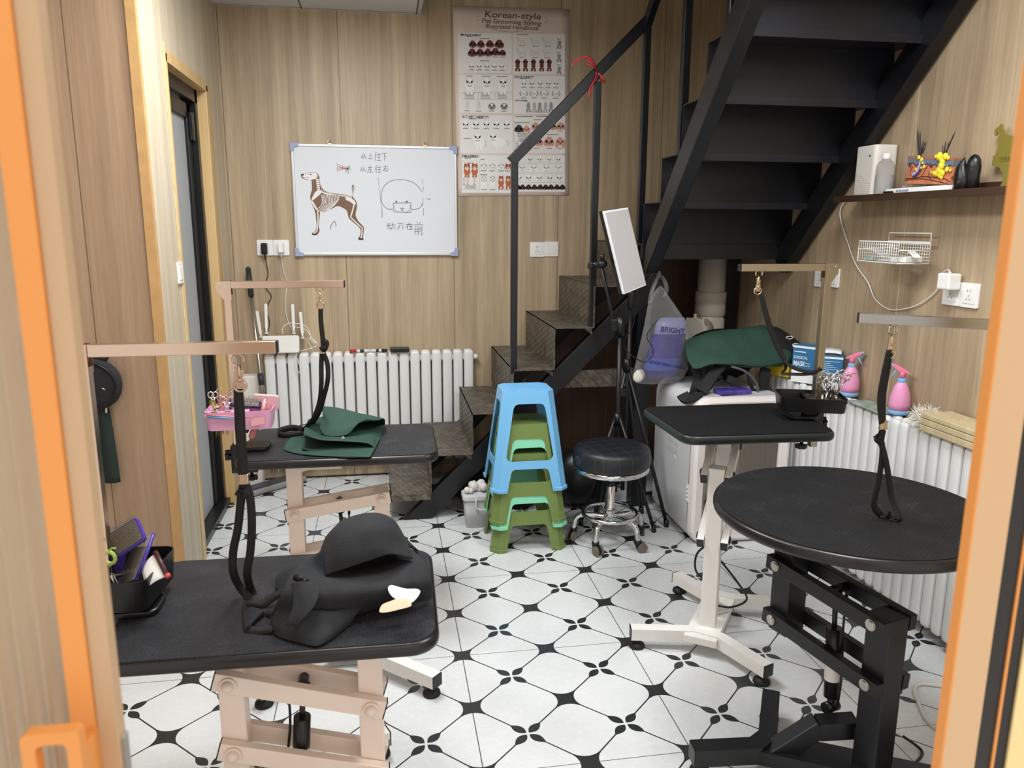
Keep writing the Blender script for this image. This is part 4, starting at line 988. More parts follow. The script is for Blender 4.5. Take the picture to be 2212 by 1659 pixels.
m = MB(); m.tube([onY(611, 722, 1.40), onY(611, 708, 1.40), onY(625, 698, 1.40), onY(655, 702, 1.41), onY(668, 715, 1.42), onY(672, 735, 1.42), onY(684, 745, 1.42), onY(672, 752, 1.42), onY(650, 758, 1.42)], 0.0022, 6, smoothing=5)
m.tube([onY(632, 705, 1.42), onY(660, 712, 1.42), onY(672, 728, 1.42), onY(686, 742, 1.41), onY(664, 730, 1.42), onY(676, 758, 1.42)], 0.0018, 6, smoothing=5)
tag(m.build('network_cable', WHITEP), 'white cables coiled beside the router antennas', 'cable')
m = MB(); m.tube([onY(640, 764, 1.345), onY(638, 780, 1.345), onY(645, 805, 1.345), onY(648, 795, 1.345), onY(640, 770, 1.345)], 0.0018, 6, smoothing=5)
tag(m.build('network_cable', WHITEP), 'loop of thin white wire hanging over the front of the radiator', 'cable')
# markers on the radiator
def marker(label, p0, p1, body, capm, r=0.0085, nm='marker_pen'):
    o = thing(nm, label, 'marker', p0); p0, p1 = Vector(p0), Vector(p1); d = (p1-p0)
    m = MB(); m.cyl(p0+d*0.3, p1, r, seg=14); m.build('barrel', body, o)
    m = MB(); m.cyl(p0, p0+d*0.33, r*1.12, r*1.12, seg=14); m.build('pen_cap', capm, o); m = MB(); m.cyl(p0+d*0.5, p0+d*0.7, r*1.01, seg=14, cap=False); m.build('print_band', INK, o)
a, b_ = onY(755, 756, 1.38), onY(800, 757, 1.38); marker('white marker pen with red cap lying on the radiator', (a.x, 1.38, 0.766), (b_.x, 1.385, 0.766), WHITEP, pm('red_cap', 'b5303c', 0.4))
a, b_ = onY(800, 757, 1.38), onY(836, 757, 1.38); marker('white marker pen with black end lying on the radiator', (b_.x, 1.38, 0.766), (a.x+0.004, 1.385, 0.766), WHITEP, BLACKP)
a, b_ = onY(843, 757, 1.385), onY(884, 757, 1.385); m = MB(); m.b2((a.x, 1.36, 0.757), (b_.x, 1.41, 0.782), bev=0.004); tag(m.build('board_eraser', BLACKP), 'black board eraser lying on the radiator', 'eraser')
# floor squeegee with long handle leaning beside the radiator
sq = thing('floor_mop', 'long-handled flat mop leaning in the corner beside the radiator', 'mop', (-0.9, 1.25, 0))
hb, ht = onY(585, 1000, 1.13), onY(536, 582, 1.40)
m = MB(); m.cyl(hb, ht, 0.011, seg=14); m.build('handle_tube', STEEL, sq)
m = MB(); d = (ht-hb); 
m.cyl(hb+d*0.86, ht, 0.015, seg=14); m.sph(ht, 0.015); m.build('grip', pm('dark_grip', '2b3036', 0.5), sq)
m = MB(); m.cyl(hb+d*0.40, hb+d*0.46, 0.0155, seg=14); m.build('collar', pm('dark_grip', '2b3036', 0.5), sq)
p0, p1 = onZ(522, 1068, 0.02), onZ(652, 1030, 0.02)
m = MB(); m.bar(p0, p1, 0.10, 0.03, bev=0.008); m.build('mop_head', pm('grey_mop_head', '8d8b88', 0.7), sq)
m = MB(); m.bar(p0+Vector((0, 0.0, 0.02)), p1+Vector((0, 0, 0.02)), 0.06, 0.014, bev=0.004); m.build('mop_bracket', pm('dark_mop_bracket', '45464a', 0.5), sq)
for px in ((540, 1035), (548, 1010)), ((585, 1030), (592, 990)):
    a, b_ = onY(*px[0], 1.16), onY(*px[1], 1.16); m = MB(); m.tube([a, a+Vector((-0.01, 0, 0.06)), b_+Vector((-0.005, 0, 0.02)), b_+Vector((0.03, 0, 0.02)), a+Vector((0.045, 0, 0.05)), a+Vector((0.035, 0, 0))], 0.003, 6, smoothing=3); m.build('wire_clip', STEEL, sq)
# white canister
c = onY(539, 810, 1.36)
m = MB(); m.prism(rrect(0.088, 0.088, 0.02, 5), c.z, T(c.x, 1.36, 0.0), bev=0.006)
tag(m.build('canister', pm('white_canister', 'e3ded6', 0.4)), 'tall white canister on the floor between door jamb and radiator', 'canister')

# ------------------------------------------------------------------ stacked plastic stools
from mathutils.geometry import tessellate_polygon
def stool_shell(H, wb, db, wt, dt, win, arch, mat, name_parent, ch=0.03, th=0.004):
    """square stool: four sides with a window and a leg arch, chamfered corners, lid"""
    m = MB()
    def hw(z, b, t): return b+(t-b)*z/H
    ZS = lambda s_: s_
    def side(b, t, ob, ot, R):
        # polygon in (s, z); s from the side's middle
        e = lambda z: hw(z, b, t)-ch
        a0, w0, w1 = arch, win[0], win[1]
        lw = 0.030
        outer = [(-e(0), 0), (-e(0)+lw+0.008, 0)]
        ra = 0.02
        outer += [(-e(a0)+lw+0.012, a0-ra), (-e(a0)+lw+0.018, a0-0.006), (-e(a0)+lw+0.03, a0), (e(a0)-lw-0.03, a0), (e(a0)-lw-0.018, a0-0.006), (e(a0)-lw-0.012, a0-ra), (e(0)-lw-0.008, 0), (e(0), 0)]
        outer += [(e(H), H), (-e(H), H)]
        q0, q1 = e(w0)-lw+0.012, e(w1)-lw+0.010; r = 0.022
        hole = []
        for sx, zz, q, sg in ((1, w0, q0, 1), (1, w1, q1, -1), (-1, w1, q1, -1), (-1, w0, q0, 1)):
            pts = [(sx*(q-r), zz), (sx*(q-r*0.35), zz+sg*r*0.3), (sx*q, zz+sg*r)]
            if (sx, sg) in ((1, -1), (-1, 1)): pts = pts[::-1]
            hole += pts
        allp = outer+hole
        tris = tessellate_polygon([[Vector((x, z, 0)) for x, z in outer], [Vector((x, z, 0)) for x, z in hole]])
        vs = [m.bm.verts.new(R @ Vector((x, -hw(z, ob, ot), z))) for x, z in allp]
        for t_ in tris:
            try: m.bm.faces.new([vs[i] for i in t_])
            except ValueError: pass
    for k in range(4):
        R = Matrix.Rotation(PI/2*k, 3, 'Z')
        if k % 2 == 0: side(wb, wt, db, dt, R)
        else: side(db, dt, wb, wt, R)
    for sx in (1, -1):
        for sy in (1, -1):
            def c(z): return [Vector((sx*(hw(z, wb, wt)-ch), sy*hw(z, db, dt), z)), Vector((sx*hw(z, wb, wt), sy*(hw(z, db, dt)-ch), z))]
            a, b_ = c(0), c(H)
            m.quad([a[0], a[1], b_[1], b_[0]])
    # lid
    o = [(-wt+ch, -dt), (wt-ch, -dt), (wt, -dt+ch), (wt, dt-ch), (wt-ch, dt), (-wt+ch, dt), (-wt, dt-ch), (-wt, -dt+ch)]
    m.bm.faces.new([m.bm.verts.new((x*1.0, y*1.0, H)) for x, y in o])
    bmesh.ops.remove_doubles(m.bm, verts=m.bm.verts, dist=0.0004)
    return m
def stool(label, H, mat, c, rz, win, arch, group, blue=False):
    t = thing('plastic_stool', label, 'stool', c, rz, group)
    wb, db, wt, dt = (0.174, 0.152, 0.116, 0.102)
    m = stool_shell(H, wb, db, wt, dt, win, arch, mat, t)
    m.build('stool_body', mat, t, world=False, mod=[('SOLIDIFY', dict(thickness=0.0045, offset=-1)), ('BEVEL', dict(width=0.005, segments=2, limit_method='ANGLE', angle_limit=0.35))])
    for sx in (1, -1):
        for sy in (1, -1):
            m = MB(); x, y, ch = wb+0.004, db+0.004, 0.032
            poly = [(x-ch-0.032, y), (x-ch, y), (x, y-ch), (x, y-ch-0.032), (x-0.012, y-ch-0.032), (x-0.012, y-ch-0.004), (x-ch-0.004, y-0.012), (x-ch-0.032, y-0.012)]
            poly = [(px*sx, py*sy) for px, py in poly]
            if sx*sy < 0: poly = poly[::-1]
            m.prism(poly, 0.016, T(0, 0, 0.0), bev=0.002); m.build('foot_rim', mat, t, world=False)
    m = MB()
    if blue:
        for gx in (-1, 1):
            for gy in (-1, 1):
                for i in range(7):
                    for j in range(6): m.cyl((gx*0.066+(i-3)*0.010, gy*0.058+(j-2.5)*0.010, H), (gx*0.066+(i-3)*0.010, gy*0.058+(j-2.5)*0.010, H+0.002), 0.0034, seg=6)
        for r, n in ((0.014, 9), (0.022, 14), (0.030, 19)):
            for k in range(n): a = 2*PI*k/n; m.cyl((r*1.2*math.cos(a), r*math.sin(a), H), (r*1.2*math.cos(a), r*math.sin(a), H+0.002), 0.003, seg=6)
        m.build('raised_dot_pattern', mat, t, world=False)
    else:
        for k in range(10): a = 2*PI*k/10; m.cyl((0.016*math.cos(a), -0.0+0.016*math.sin(a), H-0.001), (0.016*math.cos(a), 0.016*math.sin(a), H+0.0006), 0.003, seg=6)
        m.build('hole_pattern', SLOT, t, world=False)
    return t
GRN = pm('olive_green_plastic', '6f8347', 0.32, spec=0.4); MINT = pm('mint_plastic', '86d6b2', 0.32); BLU = pm('sky_blue_plastic', '74b6e4', 0.3, spec=0.45)
SCX, SCY = 0.393, 0.375
stool('olive green plastic stool on the floor, lowest of the stacked stools', 0.455, GRN, (SCX, SCY, 0.0), 0.0, (0.19, 0.388), 0.125, 'stacked plastic stools')
stool('mint green plastic stool wedged between two olive green stools', 0.455, MINT, (SCX+0.003, SCY, 0.112), 0.01, (0.19, 0.372), 0.117, 'stacked plastic stools')
stool('olive green plastic stool directly beneath the blue stool', 0.455, GRN, (SCX, SCY, 0.138), -0.008, (0.19, 0.388), 0.125, 'stacked plastic stools')
stool('sky blue plastic stool on top of the stack', 0.455, BLU, (SCX, SCY, 0.288), 0.012, (0.142, 0.400), 0.105, 'stacked plastic stools', True)

# ------------------------------------------------------------------ round rolling stool
LEA, ntL, bL = newmat('black_quilted_leather'); x, y, z = coords(ntL)
gq = (((x+y*0.25)/0.062)); gp = ((y-x*0.1)/0.062)
ln = ((gq-gq.round()).abs()*0.062 < 0.0012).max((gp-gp.round()).abs()*0.062 < 0.0012)
n_ = noise(ntL, combine(ntL, x, y, z), 260, 3, 0.6)
ntL.links.new(mixc(ntL, ln*0.45, '1b1d22', '4a4c52'), bL.inputs['Base Color']); bL.inputs['Roughness'].default_value = 0.42
bumpn(ntL, n_*0.4-ln, 0.35, 0.003, bL)
rs = thing('rolling_stool', 'round black leather stool on chrome five-wheel base beside the stool stack', 'stool', (0.79, 0.285, 0))
c = (0.79, 0.285)
m = MB(); m.lathe([(0.172, 0.382), (0.180, 0.392), (0.182, 0.43), (0.178, 0.455), (0.165, 0.470), (0.12, 0.477), (0.06, 0.479), (0, 0.4795)], (*c, 0), 48); m.build('seat_cushion', LEA, rs)
m = MB(); m.lathe([(0.05, 0.352), (0.168, 0.355), (0.176, 0.362), (0.176, 0.374), (0.17, 0.382)], (*c, 0), 48); m.build('seat_pan', CHROME, rs)
m = MB(); m.lathe([(0.012, 0.27), (0.012, 0.355)], (*c, 0), 20); m.build('gas_rod', STEEL, rs)
m = MB(); m.lathe([(0.018, 0.275), (0.018, 0.295), (0.013, 0.30)], (*c, 0), 20); m.build('rod_collar', BLACKP, rs)
m = MB(); m.lathe([(0.021, 0.10), (0.024, 0.105), (0.024, 0.185), (0.0215, 0.19), (0.0215, 0.276), (0.019, 0.279)], (*c, 0), 24); m.build('column', CHROME, rs)
m = MB(); m.tube([(c[0]+0.128*math.cos(a), c[1]+0.128*math.sin(a), 0.142) for a in [2*PI*k/48 for k in range(48)]], 0.0095, 10, closed=True); m.build('foot_ring', CHROME, rs)
for ang in (163, 232, 303, 10, 88):
    a = math.radians(ang); u = Vector((math.cos(a), math.sin(a), 0)); c3 = Vector((*c, 0))
    m = MB(); m.tube([c3+u*0.02+Vector((0, 0, 0.125)), c3+u*0.08+Vector((0, 0, 0.128)), c3+u*0.135+Vector((0, 0, 0.125)), c3+u*0.160+Vector((0, 0, 0.108)), c3+u*0.168+Vector((0, 0, 0.075)), c3+u*0.170+Vector((0, 0, 0.056))], 0.0125, 12, smoothing=4); m.build('leg', CHROME, rs)
    q = c3+u*0.170; s_ = Vector((-u.y, u.x, 0)); v = (u*0.5+s_*0.85).normalized(); s2 = Vector((-v.y, v.x, 0))
    m = MB(); m.cyl(q+Vector((0, 0, 0.046)), q+Vector((0, 0, 0.06)), 0.017, seg=16)
    m.prism([(-0.018, 0.05), (0.014, 0.05), (0.030, 0.03), (0.032, 0.018), (0.012, 0.012), (-0.01, 0.03)], 0.020, Matrix(((v.x, 0, s2.x, q.x-s2.x*0.01), (v.y, 0, s2.y, q.y-s2.y*0.01), (0, 1, 0, 0), (0, 0, 0, 1)))); cs = m.build('caster', BLACKP, rs)
    w = q+v*0.020+Vector((0, 0, 0.024))
    for sg in (1, -1):
        m = MB(); m.cyl(w+s2*sg*0.0105, w+s2*sg*0.0175, 0.0235, seg=24); m.cyl(w+s2*sg*0.0172, w+s2*sg*0.0185, 0.014, seg=18); m.build('wheel', [pm('caster_wheel', '6d6658', 0.4)], cs)

# ------------------------------------------------------------------ LED light panel on its stand, and a folded tripod
led = thing('light_stand', 'black tripod stand carrying a tall white LED light panel', 'light stand', (0.86, 0.47, 0))
LEDW = pm('led_diffuser', 'c3bfc0', 0.35, spec=0.5); LEDE = pm('led_diffuser_edge', 'eceef4', 0.35)
C4 = [onY(1304, 455, .335), onY(1357, 447, .37), onY(1397, 617, .37), onY(1348, 637, .335)]
nrm = (C4[1]-C4[0]).cross(C4[3]-C4[0]).normalized()
if nrm.y > 0: nrm = -nrm
ctr = sum(C4, Vector())/4
def qslab(d0, d1, k):
    m = MB(); Q = [ctr+(c-ctr)*k for c in C4]
    m.loft([[q+nrm*d0 for q in Q], [q+nrm*d1 for q in Q]], smooth=False)
    bmesh.ops.recalc_face_normals(m.bm, faces=m.bm.faces); bmesh.ops.bevel(m.bm, geom=list(m.bm.edges), offset=0.003, segments=2, affect='EDGES', profile=0.5)
    return m
qslab(-0.045, -0.016, 1.0).build('panel_housing', BLACKP, led); qslab(-0.018, 0.0, 0.99).build('diffuser', LEDE, led); qslab(-0.004, 0.0012, 0.955).build('diffuser_face', LEDW, led)
M4 = Matrix.Translation(ctr)
pc0 = onY(1332, 640, 0.47)
m = MB(); a = onY(1300, 570, 0.42); m.sph(a, 0.026, (1, 1, 0.8)); m.cyl(a, a+Vector((-0.05, 0, -0.005)), 0.012, seg=12); m.box(a+Vector((-0.055, 0, -0.008)), (0.02, 0.03, 0.03), bev=0.004); m.cyl(a+Vector((0, 0, 0.015)), a+Vector((0, 0, 0.045)), 0.011, seg=8); m.build('tilt_head', BLACKP, led)
pole = (onY(1337, 800, 0.47).x, 0.47)
m = MB(); m.cyl((*pole, 0.18), (*pole, 0.98), 0.011, seg=14); m.cyl((*pole, 0.9), (a.x+0.012, a.y+0.06, a.z), 0.008, seg=12); m.build('pole', BLACK, led)
m = MB(); m.cyl((*pole, 0.96), (*pole, 1.05), 0.021, seg=14); m.box((pole[0]-0.03, pole[1], 1.01), (0.03, 0.03, 0.06), bev=0.006); m.build('pole_clamp', BLACKP, led)
m = MB(); m.cyl((*pole, 0.52), (*pole, 0.58), 0.018, seg=14); m.build('leg_hub', BLACKP, led)
for f in ((0.705, 0.50), (0.86, 0.66), (1.04, 0.36)):
    m = MB(); m.cyl((pole[0]+(f[0]-pole[0])*0.06, pole[1]+(f[1]-pole[1])*0.06, 0.56), (f[0], f[1], 0.012), 0.0085, seg=10); m.cyl((f[0], f[1], 0.0), (f[0]*0.985+pole[0]*0.015, f[1]*0.985+pole[1]*0.015, 0.035), 0.012, seg=10); m.build('leg', BLACK, led)
    h = Vector((pole[0]+(f[0]-pole[0])*0.5, pole[1]+(f[1]-pole[1])*0.5, 0.30)); m = MB(); m.cyl(h, (*pole, 0.22), 0.006, seg=8); m.build('leg_strut', BLACK, led)
tp = thing('tripod', 'folded black tripod standing behind the light panel stand', 'tripod', (0.93, 0.56, 0))
tx, ty = onY(1352, 850, 0.57).x, 0.57
m = MB(); m.cyl((tx, ty, 0.15), (tx+0.01, ty, 1.10), 0.010, seg=12); m.build('pole', BLACK, tp)
m = MB(); m.lathe([(0.010, 0), (0.016, 0.01), (0.02, 0.05), (0.02, 0.08), (0.017, 0.095), (0.006, 0.10)], (tx+0.01, ty, 1.07), 16); m.sph((tx+0.01, ty-0.012, 1.165), 0.009); m.build('plug_head', BLACKP, tp)
for f in ((1.125, 0.415), (1.060, 0.61), (0.83, 0.66)):
    m = MB(); m.cyl((tx, ty, 0.80), (f[0], f[1], 0.012), 0.009, seg=10); m.cyl((f[0], f[1], 0), (f[0]*.98+tx*.02, f[1]*.98+ty*.02, 0.035), 0.013, seg=10); m.build('leg', BLACK, tp)
m = MB(); m.cyl((tx, ty, 0.77), (tx, ty, 0.83), 0.02, seg=12); m.box((tx-0.02, ty-0.01, 0.66), (0.03, 0.025, 0.04), bev=0.004); m.build('leg_hub', BLACKP, tp)
m = MB(); m.tube([onY(1366, 668, 0.50), onY(1371, 690, 0.50), onY(1362, 715, 0.50), onY(1348, 735, 0.50), onY(1352, 755, 0.50), onY(1370, 772, 0.46), onY(1392, 782, 0.46), onY(1408, 770, 0.46), onY(1410, 752, 0.46), onY(1398, 730, 0.46), onY(1402, 715, 0.46), onY(1420, 692, 0.46)], 0.0025, 6, smoothing=5)
tag(m.build('power_cable', BLACKP), 'thin black cable looping from the tripod to the clear plastic bag', 'cable')

# ------------------------------------------------------------------ clear plastic bag with a pet food bag inside, hung on the stair stringer
mB, ntB, bB = newmat('clear_plastic_film')
outB = ntB.nodes['Material Output']; tr = ntB.nodes.new('ShaderNodeBsdfTransparent'); gl = ntB.nodes.new('ShaderNodeBsdfGlossy'); df = ntB.nodes.new('ShaderNodeBsdfDiffuse')
tr.inputs[0].default_value = (0.95, 0.95, 0.96, 1); gl.inputs['Roughness'].default_value = 0.12; df.inputs[0].default_value = (0.75, 0.76, 0.78, 1)
fr = ntB.nodes.new('ShaderNodeLayerWeight'); fr.inputs[0].default_value = 0.35
x, y, z = coords(ntB); nb = noise(ntB, combine(ntB, x*2.2, y*2.2, z*0.8), 34, 5, 0.7)
bp = ntB.nodes.new('ShaderNodeBump'); bp.inputs['Strength'].default_value = 1.0; bp.inputs['Distance'].default_value = 0.02; ntB.links.new(nb.k, bp.inputs['Height'])
ntB.links.new(bp.outputs[0], gl.inputs['Normal'])
m1 = ntB.nodes.new('ShaderNodeMixShader'); m2 = ntB.nodes.new('ShaderNodeMixShader')
ntB.links.new((X(ntB, fr.outputs[1])*0.22+0.045).k, m1.inputs[0]); ntB.links.new(tr.outputs[0], m1.inputs[1]); ntB.links.new(df.outputs[0], m1.inputs[2])
ntB.links.new((X(ntB, fr.outputs[0])*0.3+0.13).k, m2.inputs[0]); ntB.links.new(m1.outputs[0], m2.inputs[1]); ntB.links.new(gl.outputs[0], m2.inputs[2]); ntB.links.new(m2.outputs[0], outB.inputs[0])
FILM = mB
BY = 0.565
rows = [(1421, 1429, 668, 0.012), (1404, 1440, 690, 0.03), (1399, 1462, 720, 0.05), (1393, 1487, 752, 0.062), (1384, 1498, 780, 0.068), (1376, 1494, 810, 0.072), (1368, 1484, 832, 0.07), (1365, 1474, 852, 0.05), (1372, 1462, 862, 0.02)]
def bag_rings(rows, n=28, wr=0.05, y0=BY):
    rings = []
    for i, (l, r, py, dp) in enumerate(rows):
        a, b_ = onY(l, py-40, y0), onY(r, py-40, y0); c_ = (a+b_)/2; hw = (b_-a).length/2
        ring = []
        for k in range(n):
            t = 2*PI*k/n; w = 1+wr*math.sin(5*t+i*1.3)+wr*0.7*math.sin(9*t-i*2.1)
            ring.append(c_+Vector((hw*math.cos(t)*(1+0.3*(w-1)), dp*math.sin(t)*w, 0)))
        rings.append(ring)
    return rings
rows = [(l, r, py+2, d) for l, r, py, d in [(1424, 1430, 655, .01), (1402, 1446, 682, .03), (1396, 1468, 712, .045), (1391, 1490, 748, .055), (1383, 1498, 780, .06), (1376, 1493, 812, .062), (1369, 1484, 838, .06), (1365, 1475, 856, .045), (1374, 1460, 868, .02)]]
bg = thing('plastic_bag', 'clear plastic carrier bag hanging from the end of stair stringer', 'bag', onY(1430, 825, BY))
m = MB(); m.loft(bag_rings(rows, 36)); m.build('bag_film', FILM, bg, mod=[('SUBSURF', dict(levels=1, render_levels=2))])
m = MB(); ht_ = onY(1425, 592, 0.66)
m.ribbon([onY(1404, 655, BY), onY(1408, 630, BY+.02), ht_+Vector((-.004, 0, 0)), onY(1419, 590, .70), onY(1434, 605, .70), onY(1440, 625, .66), onY(1436, 640, BY)], 0.022, 0.002, (0.6, -0.6, 0.3)); m.build('bag_handle', FILM, bg)
fb = thing('pet_food_bag', 'purple printed pet food bag inside the clear plastic bag', 'bag', onY(1432, 822, BY))
PUR = pm('violet_bag_print', '3a2f98', 0.4, var=0.3, vscale=14); LAV = pm('lilac_bag_film', '9a9bc8', 0.3); BLB = pm('blue_bag_band', '4f63c8', 0.35); INKP = pm('violet_ink', '2a2468', 0.5)
frows = [(1428, 1478, 726, .012), (1416, 1484, 738, .03), (1412, 1481, 760, .038), (1404, 1477, 785, .042), (1396, 1473, 812, .042), (1390, 1466, 838, .038), (1396, 1458, 856, .015)]
R_ = bag_rings(frows, 24, 0.03)
for lo, hi, mt, nm in ((0, 2, LAV, 'bag_top'), (2, 4, PUR, 'bag_middle'), (4, 5, BLB, 'bag_band'), (5, 6, PUR, 'bag_bottom')):
    m = MB(); m.loft(R_[lo:hi+1], capA=lo == 0, capB=hi == 6); m.build(nm, mt, fb, sm=60)
m = MB()
def btext(s_, px, py, size, rot, yo): 
    p = onY(px, py, BY-yo); text_mb(m, s_, size, Matrix.Translation(p) @ RX(PI/2) @ RZ(rot), bold=0.0006)
btext('BRIGHT', 1426, 716, 0.036, -0.12, 0.055); m.build('bag_lettering', INKP, fb); m = MB(); btext('GOOD GRAIN LIVING', 1401, 784, 0.020, -0.2, 0.06); 
m.build('bag_lettering', INKP, fb)
m = MB(); q = onY(1380, 812, BY-0.02); m.sph(q, 0.035, (0.8, 0.5, 1.0), RY(0.5)); tag(m.build('paper_wad', pm('white_paper', 'e8e4da', 0.7), sm=80), 'crumpled white paper at the bottom of the clear plastic bag', 'paper')

# ------------------------------------------------------------------ dark bags and a storage box under the stairs
NYL = pm('black_nylon', '141416', 0.35, bump=0.5, bscale=28)
def lumpy(mb, c, r, seed, sub=3, amp=0.12):
    t = bmesh.new(); bmesh.ops.create_icosphere(t, subdivisions=sub, radius=1.0)
    rnd = random.Random(seed); ph = [(Vector((rnd.uniform(-3, 3), rnd.uniform(-3, 3), rnd.uniform(-3, 3))), rnd.uniform(0, 6)) for _ in range(7)]
    for v in t.verts:
        k = 1+amp*sum(math.sin(v.co.dot(p)+q)/(1+0.3*i) for i, (p, q) in enumerate(ph))/2
        z = v.co.z*k
        v.co = Vector((v.co.x*k*r[0], v.co.y*k*r[1], z*r[2]))
    zf = min(v.co.z for v in t.verts)
    mb._add(t, T(c[0], c[1], c[2]-zf), smooth=True)
for nm, lb, c, r, sd in (('duffel_bag', 'black nylon bag on the floor behind the round black leather stool', (0.76, 0.78, 0.0), (0.17, 0.12, 0.16), 3), ('duffel_bag', 'black nylon bag on the floor under the stairs behind the stool stack', (0.46, 0.82, 0.0), (0.14, 0.10, 0.12), 5)):
    m = MB(); lumpy(m, c, r, sd); o = m.build(nm, NYL); tag(o, lb, 'bag')
m = MB(); lumpy(m, (0.20, 1.0, 0.0), (0.14, 0.10, 0.1), 9); tag(m.build('duffel_bag', pm('brown_black_cloth', '231f1d', 0.8)), 'dark cloth bag beneath the lower steps, behind the storage box', 'bag')
BOXP = pm('translucent_box', 'bcbcc0', 0.35, trans=0.0, spec=0.5); LIDP = pm('translucent_lid', 'cfd0d4', 0.3)
a, b_ = onZ(1000, 1123, 0), onZ(1055, 1118, 0)
sb = thing('storage_box', 'grey translucent storage box with lid on floor behind the stool stack', 'box', (0.16, 0.62, 0))
bx0, bx1, by0, by1 = a.x-0.005, a.x+0.20, 0.535, 0.64
m = MB(); m.loft([[Vector((bx0+.012+p[0], by0+.01+p[1], 0.0)) for p in rrect(bx1-bx0-.024, by1-by0-.02, .02, 4, (bx1-bx0-.024)/2, (by1-by0-.02)/2)], [Vector((bx0+p[0], by0+p[1], 0.145)) for p in rrect(bx1-bx0, by1-by0, .025, 4, (bx1-bx0)/2, (by1-by0)/2)]]); m.build('box_body', BOXP, sb)
m = MB(); m.prism(rrect(bx1-bx0+.014, by1-by0+.014, .03, 4, (bx0+bx1)/2, (by0+by1)/2), 0.028, T(0, 0, 0.143), bev=0.006); m.build('box_lid', LIDP, sb)
m = MB(); m.tube([((bx0+0.06), by0-0.004, 0.16), (bx0+0.06, by0-0.012, 0.11), (bx0+0.11, by0-0.014, 0.10), (bx0+0.16, by0-0.012, 0.11), (bx0+0.16, by0-0.004, 0.16)], 0.006, 8, smoothing=3); m.build('latch_handle', LIDP, sb)
m = MB(); rnd = random.Random(2)
for k in range(16): m.sph((bx0+0.06+rnd.uniform(-.045, .045), by0+0.07+rnd.uniform(-.04, .04), 0.178+rnd.uniform(0, .03)), rnd.uniform(0.012, 0.024), seg=10)
tag(m.build('fur_tuft', pm('white_fur', 'e8e4df', 0.9, bump=1.0, bscale=160)), 'white fluffy toy lying on the grey storage box lid', 'toy')

# ------------------------------------------------------------------ white pet drying cabinet
DRY = pm('white_cabinet_plastic', 'dcdcdc', 0.3); DRYP = pm('white_front_plastic', 'e9e2de', 0.28)
dc = thing('drying_cabinet', 'white pet drying cabinet with window front behind the white-framed table', 'cabinet', (1.39, 0.43, 0))
cx0, cx1, cy0, cy1, cz1 = 1.148, 1.625, 0.175, 0.70, 0.705
def rr_xz(x0, x1, z0, z1, r, n=8): return rrect(x1-x0, z1-z0, r, n, (x0+x1)/2, (z0+z1)/2)
m = MB(); PXZ = lambda y: Matrix(((1, 0, 0, 0), (0, 0, 1, y), (0, 1, 0, 0), (0, 0, 0, 1)))
outer = rr_xz(cx0, cx1, 0.004, cz1, 0.07)
m.loft([[Vector((p[0], y, p[1])) for p in outer] for y in (cy0+0.045, cy1)], capA=False, smooth=True)
m.build('cabinet_body', DRY, dc, sm=40)
wx0, wx1, wz0, wz1 = cx0+0.055, cx1-0.055, 0.10, 0.60
inner = rr_xz(wx0, wx1, wz0, wz1, 0.03)
m = MB()
m.loft([[Vector((p[0], y, p[1])) for p in rr_xz(cx0+i, cx1-i, 0.004+i, cz1-i, 0.07-i*0.5)] for y, i in ((cy0+0.05, 0), (cy0+0.02, 0.0), (cy0+0.006, 0.006), (cy0, 0.02), (cy0+0.004, 0.03), (cy0+0.004, 0.05))]+[[Vector((p[0], y, p[1])) for p in inner] for y in (cy0+0.008, cy0+0.03)], capA=False, capB=False); m.build('door_frame', DRYP, dc, sm=35)
INN = pm('cabinet_interior', 'e9e1d6', 0.5)
m = MB(); m.loft([[Vector((p[0], y, p[1])) for p in inner] for y in (cy0+0.03, cy1-0.12)], capA=False, capB=True, smooth=False); m.build('inner_chamber', INN, dc)
m = MB(); m.b2((wx0+0.02, cy0-0.001, 0.615), (wx1-0.02, cy0+0.008, 0.665), bev=0.004); m.build('control_panel', BLACKP, dc)
m = MB()
for k in range(11): m.b2((wx0+0.28, cy1-0.123, 0.33+k*0.013), (wx0+0.34, cy1-0.121, 0.336+k*0.013))
for k in range(9): m.b2((wx0+0.03, cy1-0.123, 0.34+k*0.012), (wx0+0.115-0.01*(k % 3), cy1-0.121, 0.345+k*0.012))
for k in range(2): m.b2((wx0+0.02+k*0.05, cy1-0.123, 0.29), (wx0+0.05+k*0.05, cy1-0.121, 0.297))
m.build('vent_print_lines', SLOT, dc)
for z in (0.20, 0.50):
    m = MB(); m.b2((cx0-0.004, cy0+0.035, z), (cx0+0.004, cy0+0.062, z+0.085), bev=0.001)
    for k in range(4): m.cyl((cx0-0.005, cy0+0.048, z+0.004+k*0.02), (cx0-0.005, cy0+0.048, z+0.018+k*0.02), 0.004, seg=8)
    m.build('hinge', DRY, dc)
m = MB()
for i in range(12):
    for j in range(4): m.b2((cx0-0.002, cy0+0.19+i*0.0125, 0.39+j*0.034), (cx0+0.002, cy0+0.196+i*0.0125, 0.415+j*0.034))
m.b2((cx0-0.001, cy0+0.18, 0.38), (cx0+0.002, cy0+0.345, 0.385)); m.build('side_vent_grille', pm('vent_grey', 'c2c3c4', 0.5), dc)
m = MB(); m.cyl((cx0-0.002, cy0+0.24, 0.36), (cx0+0.002, cy0+0.24, 0.36), 0.015, seg=16); m.build('vent_knob', DRY, dc)
for x in (wx0+0.02, wx0+0.17):
    m = MB(); m.lathe([(0.022, 0), (0.024, .01), (0.016, .05), (0.012, .055)], (x, cy0+0.10, 0.11), 16, rot=RX(0.6)); m.build('drain_fitting', WHITEP, dc)
mG, ntG, bG = newmat('clear_glass_door'); 
